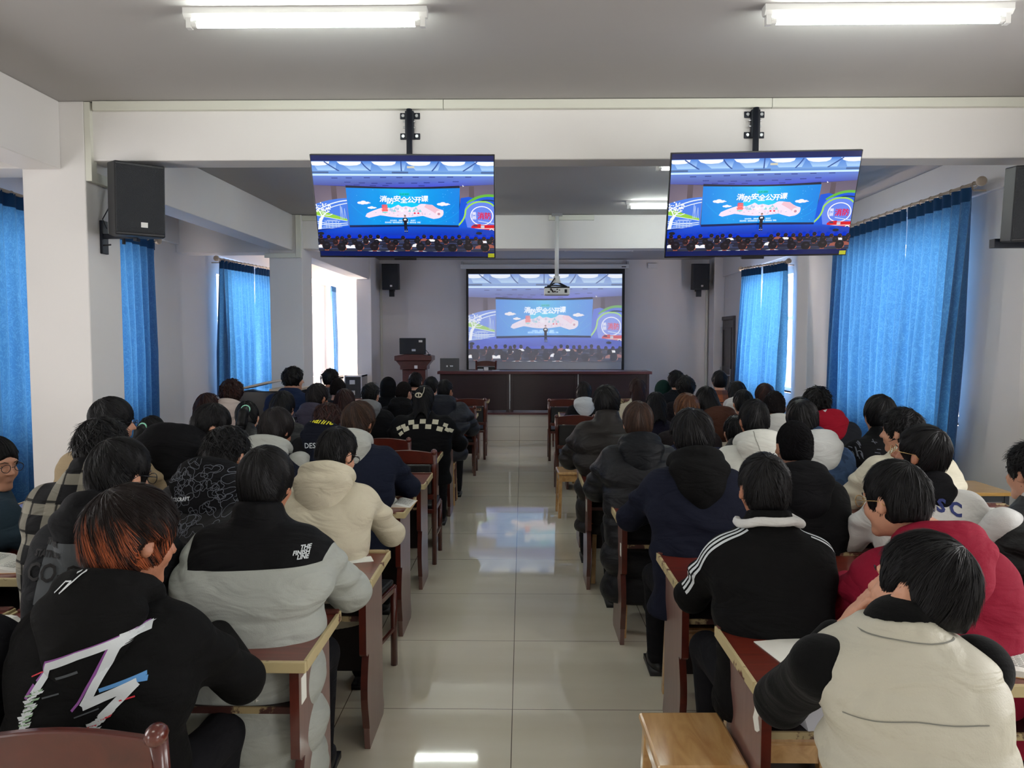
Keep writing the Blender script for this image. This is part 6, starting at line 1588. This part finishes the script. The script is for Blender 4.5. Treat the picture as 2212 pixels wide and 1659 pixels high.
add('ksc', 1990, 915, 3.32, 'person with glasses looking up-left in a white and black varsity jacket with blue letters', rgb(206, 206, 202), 'jacket', hair='short', hc='black', yaw=46, pitch=-6, build=1.14, hood='down', hoodc=rgb(13, 13, 17), glasses='gold', lean=0.12,
    hoodsize=0.70, elbow=0.02, hw=1.02, seatlab='white varsity jacket with blue letters')
add('edger', 2232, 955, 3.12, 'person at the right picture edge with a white sleeve and two black stripes', rgb(13, 13, 16), 'vest', hair='spiky', hc='black', yaw=12, pitch=6, byaw=10, build=1.12, sleeves=('vest', 'white', rgb(208, 208, 206)), collar=(0.03, 0.02), hw=0.95, elbow=0.04,
    lean=0.12, puff=0.4, seatlab='white-sleeved jacket at the right edge')
add('creamr', 1948, 880, 4.25, 'person in a cream padded coat looking left, in front of the patterned black jacket', rgb(208, 202, 182), 'padded_coat', hair='spiky', hc='black', yaw=45, pitch=4, build=1.15, puff=0.7, bands=0.15, hood='down', hoodc=rgb(210, 204, 184),
    lean=0.12, seatlab='cream padded coat')
add('bowlr', 1900, 852, 4.85, 'person with a round bowl haircut in a black jacket with chalk-white scribbles', rgb(18, 18, 20), 'jacket', hair='bowl', hc='black', yaw=2, pitch=2, build=1.12, collar=(0.05, 0.022), lean=0.10, seatlab='black jacket with scribbles')
add('white', 1629, 860, 4.55, 'person in an off-white hooded coat with a big seamed hood', rgb(204, 204, 196), 'coat', hair='fade', hc='black', yaw=0, pitch=8, build=1.15, hood='down', hoodc=rgb(208, 208, 200), hoodsize=1.18, lean=0.12, seatlab='off-white hooded coat')
add('denim', 1733, 862, 4.60, 'person in a blue denim jacket with a pale hood', rgb(52, 72, 102), 'denim_jacket', mats=[camo_mat('washed_denim', [rgb(48, 66, 94), rgb(60, 82, 114), rgb(54, 74, 104)], 9)], hair='bowl', hc='black', yaw=-4, pitch=12, build=1.05, hood='down', hoodc=rgb(196, 198, 196), hoodsize=1.05, lean=0.14, elbow=0.03, dx=0.06, seatlab='blue denim jacket')
add('blackp', 1378, 866, 4.58, 'person with brown hair in a long black padded coat at the aisle', rgb(18, 19, 24), 'padded_coat', hair='bowl', hc='brown', yaw=0, pitch=10, build=1.05, puff=0.9, bands=0.17, hood='down', hoodc=rgb(19, 21, 25), hoodsize=1.09, lean=0.10, hem=0.20,
    wide=0.98, seatlab='long black padded coat')
add('navymid', 1487, 878, 4.95, 'person in a plain navy top mostly hidden behind the navy jacket', rgb(30, 34, 62), 'sweatshirt', hair='short', hc='black', yaw=0, pitch=20, build=1.2, hw=0.95, elbow=0.05, seatlab='plain navy top')
add('leather', 1590, 895, 5.0, 'person in a shiny black jacket half hidden behind the off-white coat', rgb(15, 15, 17), 'jacket', hair='short', hc='black', yaw=0, pitch=12, build=1.1, hw=0.9, puff=0.3, seatlab='shiny black jacket')
add('brownp', 1310, 832, 5.55, 'person with tousled black hair in a dark brown padded coat at the aisle', rgb(34, 30, 29), 'padded_coat', hair='big', hc='black', yaw=0, pitch=6, build=1.05, puff=1.0, bands=0.16, collar=(0.06, 0.035), lean=0.10, hem=0.36, elbow=0.02, seatlab='dark brown padded coat')
add('ginger', 1483, 848, 5.6, 'person with ginger brown hair in a dark jacket', rgb(27, 22, 24), 'jacket', hair='bowl', hc='ginger', yaw=0, pitch=10, build=1.1, collar=(0.03, 0.02), seatlab='ginger brown hair')
add('redhood', 1765, 836, 5.95, 'person in a charcoal jacket with a red hood next to the big right curtain', rgb(34, 36, 42), 'jacket', hair='curly', hc='black', yaw=-6, pitch=8, build=1.18, hood='down', hoodc=rgb(150, 20, 40), hoodsize=1.05, lean=0.12, dx=0.06, hw=0.95, seatlab='charcoal jacket with red hood')
add('dk5', 1728, 856, 5.2, 'person with smooth black hair between the off-white coat and the red hood', rgb(19, 19, 23), 'jacket', hair='short', hc='black', yaw=0, pitch=8, build=1.05, seatlab='smooth black hair before the red hood')
add('bald', 1673, 842, 5.9, 'person with close-cropped hair in a dark jacket with pale hood', rgb(24, 22, 26), 'jacket', hair='buzz', hc='soft', yaw=-8, pitch=10, build=1.05, hood='down', hoodc=rgb(196, 196, 192), seatlab='close-cropped hair and pale hood')
add('brownh', 1525, 834, 6.4, 'person with long black hair in a cream sweatshirt with a dark brown hood', rgb(206, 196, 180), 'sweatshirt', hair='long', hc='black', yaw=10, pitch=8, build=1.15, hood='down', hoodc=rgb(74, 46, 36), hoodsize=1.22, dx=0.08, hw=0.95, seatlab='dark brown hood')
add('dk6', 1417, 846, 6.9, 'girl with straight black hair in a navy top between the fluffy jacket and ginger hair', rgb(22, 21, 37), 'jacket', hair='long', hc='black', yaw=0, pitch=10, build=0.95, seatlab='straight black hair and navy top')
add('whiteh', 1592, 822, 7.4, 'person with black hair in a white hoodie in front of the small right curtains', rgb(200, 198, 194), 'hoodie', hair='long', hc='black', yaw=-6, pitch=8, build=1.0, hood='down', hoodc=rgb(204, 202, 198), hoodsize=1.20, hw=0.9, seatlab='white hoodie')
add('redbr', 1652, 827, 7.3, 'girl with red-brown hair in front of the small right curtains', rgb(30, 25, 31), 'jacket', hair='long', hc='red', yaw=0, pitch=8, build=0.95, seatlab='red-brown hair')
add('dk7', 1480, 812, 7.9, 'person with thick black hair in a dark jacket, right of the green cap', rgb(22, 19, 24), 'jacket', hair='curly', hc='black', yaw=0, pitch=6, build=1.05, hw=0.95, seatlab='thick black hair right of the green cap')
add('fluffy', 1377, 816, 8.4, 'girl with a hair scrunchie in a fluffy cream jacket', rgb(200, 190, 168), 'fleece_jacket', hair='long', hc='red', yaw=0, pitch=6, build=1.1, rough=1.0, folds=0.02, collar=(0.03, 0.03), seatlab='fluffy cream jacket')
add('plaidr', 1554, 800, 8.7, 'person in an orange and grey plaid coat near the dark door', rgb(122, 78, 56), 'coat', hair='bowl', hc='black', yaw=4, pitch=-2, build=1.05, mats=[plaid_mat('orange_grey_plaid', rgb(150, 84, 52), rgb(72, 60, 62), rgb(37, 33, 37), 0.16)], arms='chinleft', hw=0.95, seatlab='orange plaid coat')
add('whitehood', 1262, 824, 9.0, 'girl with straight dark hair and white hood at the aisle, right block', rgb(19, 19, 23), 'jacket', hair='long', hc='soft', yaw=-8, pitch=8, build=0.95, hood='down', hoodc=rgb(206, 208, 210), hoodsize=1.05, seatlab='girl with white hood')
add('dk8', 1461, 801, 9.6, 'person with tousled black hair behind the thick black hair', rgb(19, 21, 26), 'jacket', hair='curly', hc='black', yaw=0, pitch=4, build=1.0, seatlab='tousled black hair in front')
gc = add('green', 1432, 826, 9.8, 'person wearing a dark green cap', rgb(18, 37, 34), 'jacket', hair='short', hc='black', yaw=0, pitch=10, build=1.0, hood='up', hoodc=rgb(16, 43, 39), hw=0.9, seatlab='dark green cap')
add('hid', 1605, 840, 6.9, 'person with black hair low behind the white hoodie', rgb(25, 22, 28), 'jacket', hair='short', hc='black', yaw=0, pitch=10, build=0.95, seatlab='black hair low behind the white hoodie')
# ---------------------------------------------------------------- prints and trims on clothing
M_pw = mat('print_white', rgb(206, 212, 216), 0.7); M_pp = mat('print_purple', rgb(138, 76, 150), 0.7); M_pb = mat('print_blue', rgb(84, 142, 200), 0.7)
M_pg = mat('print_green', rgb(140, 172, 140), 0.7); M_pr = mat('print_red', rgb(206, 50, 64), 0.7); M_py = mat('print_yellow', rgb(222, 214, 40), 0.7)
M_pk = mat('print_black', rgb(14, 14, 16), 0.8); M_pgrey = mat('print_faded_grey', rgb(80, 84, 88), 0.9); M_pline = mat('print_outline_grey', rgb(92, 96, 106), 0.7)
M_pcream = mat('knit_cream', rgb(204, 200, 178), 0.9); M_pnavy = mat('print_navy', rgb(40, 52, 110), 0.8); M_pseam = mat('grey_seam_thread', rgb(120, 120, 112), 0.9)  # seam material is plain grey, for hood and quilting seams
I = P['orange']
c = lambda x, y: pxz(I, x/3.26, 1150+y/3.26, -0.2)
pxm = 1.8/1600/3.26
A = [(1000, 695), (640, 800), (440, 875), (385, 985), (345, 1060)]
A2 = [(300, 1250), (258, 1395), (480, 1290), (435, 1500)]
B = [(860, 770), (700, 1130), (1010, 1010), (830, 1200)]
press(I, 'jagged_print', strip([c(*q) for q in A], 52*pxm)+strip([c(*q) for q in A2], 48*pxm)+strip([c(*q) for q in [(905, 720)]+B[:1]], 60*pxm)+strip([c(*q) for q in B], 58*pxm), M_pw)
rr = random.Random(5); jag = []; jg2 = []; jp = []
for k in range(26):
    t = k/25; x = lerp(345, 300, t)+rr.uniform(-8, 8); y = lerp(1040, 1260, t); w_ = rr.uniform(40, 75); sh = rr.uniform(-26, 26)
    (jag if k % 3 else jg2).append([c(x-w_*0.6+sh, y+12), c(x+w_*0.7+sh, y-14), c(x+w_*0.55+sh, y+2), c(x-w_*0.5+sh, y+22)])
for k in range(40):
    t = k/39; x = lerp(845, 590, t)+rr.uniform(-6, 6); y = lerp(1180, 1480, t); w_ = rr.uniform(50, 90); sh = rr.uniform(-22, 22)
    (jp if k % 7 == 3 else jag).append([c(x-w_*0.7+sh, y+16), c(x+w_*0.7+sh, y-18), c(x+w_*0.55+sh, y-2), c(x-w_*0.6+sh, y+24)])
for k in range(7): jag.append([c(880+k*4, 690+k*13), c(1020-k*14, 672+k*15), c(985-k*14, 690+k*14), c(880, 706+k*13)])
press(I, 'jagged_print', jag, M_pw); press(I, 'jagged_print_tint', jg2, M_pg); press(I, 'jagged_print_tint', jp, M_pr)
press(I, 'jagged_print_purple', strip([c(*q) for q in [(985, 672), (640, 772), (415, 850), (362, 960), (345, 985)]], 12*pxm)+strip([c(*q) for q in [(825, 775), (655, 1120), (625, 1160)]], 18*pxm)+strip([c(*q) for q in [(330, 1010), (285, 1095)]], 22*pxm), M_pp, off=0.0011)  # purple offset strips, part of the print itself
press(I, 'jagged_print_blue', strip([c(*q) for q in [(790, 1040), (1060, 960)]], 26*pxm)+strip([c(*q) for q in [(1020, 990), (1070, 990)]], 34*pxm), M_pb, off=0.0011)
press(I, 'jagged_print_red', strip([c(*q) for q in [(920, 1115), (1015, 1092)]], 11*pxm)+strip([c(*q) for q in [(300, 965), (380, 930)]], 8*pxm), M_pr)
press(I, 'jagged_print_grey', strip([c(*q) for q in [(500, 955), (650, 905)]], 18*pxm)+strip([c(*q) for q in [(410, 1085), (520, 1055)]], 11*pxm)+strip([c(*q) for q in [(740, 1350), (855, 1305)]], 14*pxm)+strip([c(*q) for q in [(650, 1200), (800, 1150)]], 9*pxm), M_pgrey)
press(I, 'hood_scribble', strip([c(*q) for q in [(385, 425), (455, 350), (500, 345), (430, 425), (520, 340), (600, 255), (515, 300), (575, 245), (560, 300), (680, 210)]], 9*pxm)+[[c(1000, 310), c(1018, 325), c(1040, 360), c(1058, 395), c(1022, 415), c(1012, 370)]], M_pw)
I = P['finish']
for k, (t_, py) in enumerate((('THE', 1191), ('FINISH', 1199.5), ('LINE', 1207.5))):
    press(I, 'small_logo', letters(t_, pxz(I, 664, py, -0.2), 0.0165, bold=0.0006, align='RIGHT'), M_pw, step=0.006)
I = P['coop']
q = lambda x, y: pxz(I, x, y, -0.2)
press(I, 'faded_panel', [[q(102, 1168), q(235, 1165), q(240, 1285), q(102, 1290)]], M_pgrey, off=0.0010)
for t_, x, y, s_ in (('THEIR', 118, 1176, 0.024), ('STATION', 112, 1199, 0.026), ('CO-OP', 148, 1245, 0.075)):
    press(I, 'back_lettering', letters(t_, q(x, y), s_, bold=0.0012), M_inkb, step=0.012, off=0.0026)
I = P['camo']
q = lambda x, y: pxz(I, x, y, -0.25)
rr = random.Random(12); loops = []
for k in range(62):
    x0, y0 = rr.uniform(372, 552), rr.uniform(985, 1150); r0 = rr.uniform(6, 15); a1, a2, a3 = rr.uniform(0, 6), rr.uniform(0, 6), rr.uniform(0, 6)
    pts = []
    for j in range(27):
        t = j/26*2*PI; r_ = r0*(1+0.34*math.sin(2*t+a1)+0.3*math.sin(3*t+a2)+0.14*math.sin(5*t+a3)); pts.append(q(x0+r_*math.cos(t), y0+r_*math.sin(t)))
    loops += strip(pts, 0.0020)
press(I, 'outline_pattern', loops, M_pline, step=0.014, off=0.0018)
press(I, 'small_lettering', letters('SPACECRAFT', q(392, 1079), 0.021, rot=0.14, bold=0.0008), M_pw, step=0.008)
press(I, 'collar_label', [[q(448, 957), q(480, 963), q(478, 972), q(446, 966)]], M_pw, off=0.004)
I = P['design']
press(I, 'hood_lettering', letters('Channel', pxz(I, 692, 912, -0.15), 0.07, rot=-0.15, bold=0.001, shear=0.5), M_py)
press(I, 'back_lettering', letters('DESIGN', pxz(I, 690, 964, -0.2), 0.052, rot=0.06, bold=0.0004), M_pw)
I = P['check']
c = lambda x, y: pxz(I, 840+x/6.914, 720+y/6.914, -0.2)
sq = []
for (x, y, r_) in ((218, 1385, -0.35), (335, 1330, -0.15), (507, 1315, 0), (692, 1325, 0.12), (843, 1375, 0.35), (148, 1415, -0.5), (265, 1425, -0.4), (407, 1390, -0.06), (593, 1390, 0.05), (762, 1425, 0.25), (920, 1455, 0.5), (190, 1490, -0.7), (870, 1440, 0.5)):
    h_ = 44 if 250 < x < 800 else 34; ca, sa = math.cos(r_), math.sin(r_)
    sq.append([c(x+ca*dx-sa*dy*0.9, y+sa*dx+ca*dy*0.9) for dx, dy in ((-h_, -h_*0.8), (h_, -h_*0.8), (h_, h_*0.8), (-h_, h_*0.8))])
press(I, 'checker_band', sq, M_pcream, step=0.02)
nbv = I['hx'](-0.02, -0.135, 0.03)
ring = [(nbv[0]+0.028*math.cos(t), nbv[1]-0.02, nbv[2]+0.019*math.sin(t)) for t in [k*2*PI/14 for k in range(14)]]
MB().tube(ring, 0.006, 8, closed=True).tube([(nbv[0], nbv[1]-0.024, nbv[2]-0.02), (nbv[0]+0.002, nbv[1]-0.026, nbv[2]+0.02)], 0.006, 6).tube([(nbv[0]+0.03, nbv[1]-0.02, nbv[2]), (nbv[0]+0.045, nbv[1]-0.015, nbv[2]+0.03), (nbv[0]+0.05, nbv[1]+0.0, nbv[2]+0.07)], 0.003, 6).build('hair_claw', M_pcream, I['root'], smooth=True)
I = P['stripe']
for k in range(3): sleeve_band(I, -1, -0.018+0.0185*k, 0.0105, M_pw, name='sleeve_stripe')
sleeve_band(I, 1, 0.0, 0.009, M_pw, name='sleeve_stripe', t0=-0.7, t1=0.3)
sleeve_band(I, 1, 0.0185, 0.009, M_pw, name='sleeve_stripe', t0=-0.4, t1=0.3)
cf = Field(I['nb']-np.array((.2, .2, .12)), I['nb']+np.array((.2, .16, .12)), 0.007)
for a in range(20):
    an = PI*0.93+2*PI*0.62*a/19-0.03*PI; an2 = an+2*PI*0.62/19
    pt_ = lambda t: I['nb']+np.array((0.108*math.cos(t), 0.098*math.sin(t)-0.004, 0.052-0.055*max(0, abs(math.cos(t))-0.55)))
    cf.cap(pt_(an), pt_(an2), 0.014, 0.014, 0.01)
mobj('white_collar_lining', cf.mesh('white_collar_lining'), fabric('white_knit', rgb(206, 206, 204), 0.9), I['root'])
I = P['ksc']
q = lambda x, y: pxz(I, x, y, -0.2)
for t_, x, y, r_ in (('K', 2008, 1104, -0.1), ('S', 2037, 1107, -0.2), ('C', 2066, 1114, -0.35)):
    press(I, 'blue_lettering', letters(t_, q(x, y), 0.075, rot=r_, bold=0.003), M_pnavy)
I = P['bowlr']
q = lambda x, y: pxz(I, x, y, -0.2)
rr = random.Random(2); ls = []
for k in range(20):
    x0, y0 = rr.uniform(1822, 1905), rr.uniform(928, 985); a = rr.choice([1.3, 1.5, 0.1, 1.4]); l_ = rr.uniform(5, 12)
    ls += strip([q(x0, y0), q(x0+l_*0.5*math.cos(a)+rr.uniform(-2, 2), y0+l_*0.5*math.sin(a)), q(x0+l_*math.cos(a), y0+l_*math.sin(a))], 0.0042)
ls += letters('Ch', q(1852, 988), 0.085, bold=-0.0005)
press(I, 'chalk_scribbles', ls, M_pline)
I = P['edger']
def cuff_ring(I, side, t, wd):
    i = 0 if side < 0 else 1; E2, S_ = I['E'][i], I['S'][i]; c_ = lerp(S_, E2, t); ax_ = (E2-S_)/np.linalg.norm(E2-S_); u = np.cross(ax_, (0, 1, 0)); u /= np.linalg.norm(u); v = np.cross(ax_, u)
    pts = [[tuple(c_+ax_*o_+(u*math.cos(a)+v*math.sin(a))*r_) for a in [k*2*PI/24 for k in range(24)]] for o_, r_ in ((-wd/2, 0.071), (wd/2, 0.071))]
    MB().add(pts[0]+pts[1], [(k, (k+1) % 24, (k+1) % 24+24, k+24) for k in range(24)]).build('sleeve_stripe', M_pk, I['root'], smooth=True, fix=False)
cuff_ring(I, -1, 0.62, 0.02); cuff_ring(I, -1, 0.82, 0.02)
I = P['white']
press(I, 'hood_seam', strip([pxz(I, 1629, 918, -.2), pxz(I, 1630, 950, -.2), pxz(I, 1637, 976, -.2)], 0.003), M_pseam)
I = P['redhood']
press(I, 'hood_mark', strip([pxz(I, 1784, 888, -.2), pxz(I, 1790, 882, -.2), pxz(I, 1796, 880, -.2)], 0.02), M_pw)
I = P['vest']
for yy in (1412, 1548):
    press(I, 'quilting_seam', strip([pxz(I, 1835+k*26, yy+(k-5)**2*0.25+2*math.sin(k), -.2) for k in range(12)], 0.0022), M_pseam, step=0.012)
I = P['band']
MB().tube([tuple(I['hx'](0.095*math.cos(t), 0.03, 0.03+0.105*math.sin(t))) for t in [k*PI/12 for k in range(13)]], 0.011, 8).build('hair_band', camo_mat('patterned_band', [rgb(20, 20, 26), rgb(150, 150, 160), rgb(60, 60, 80)], 40), I['root'], smooth=True)
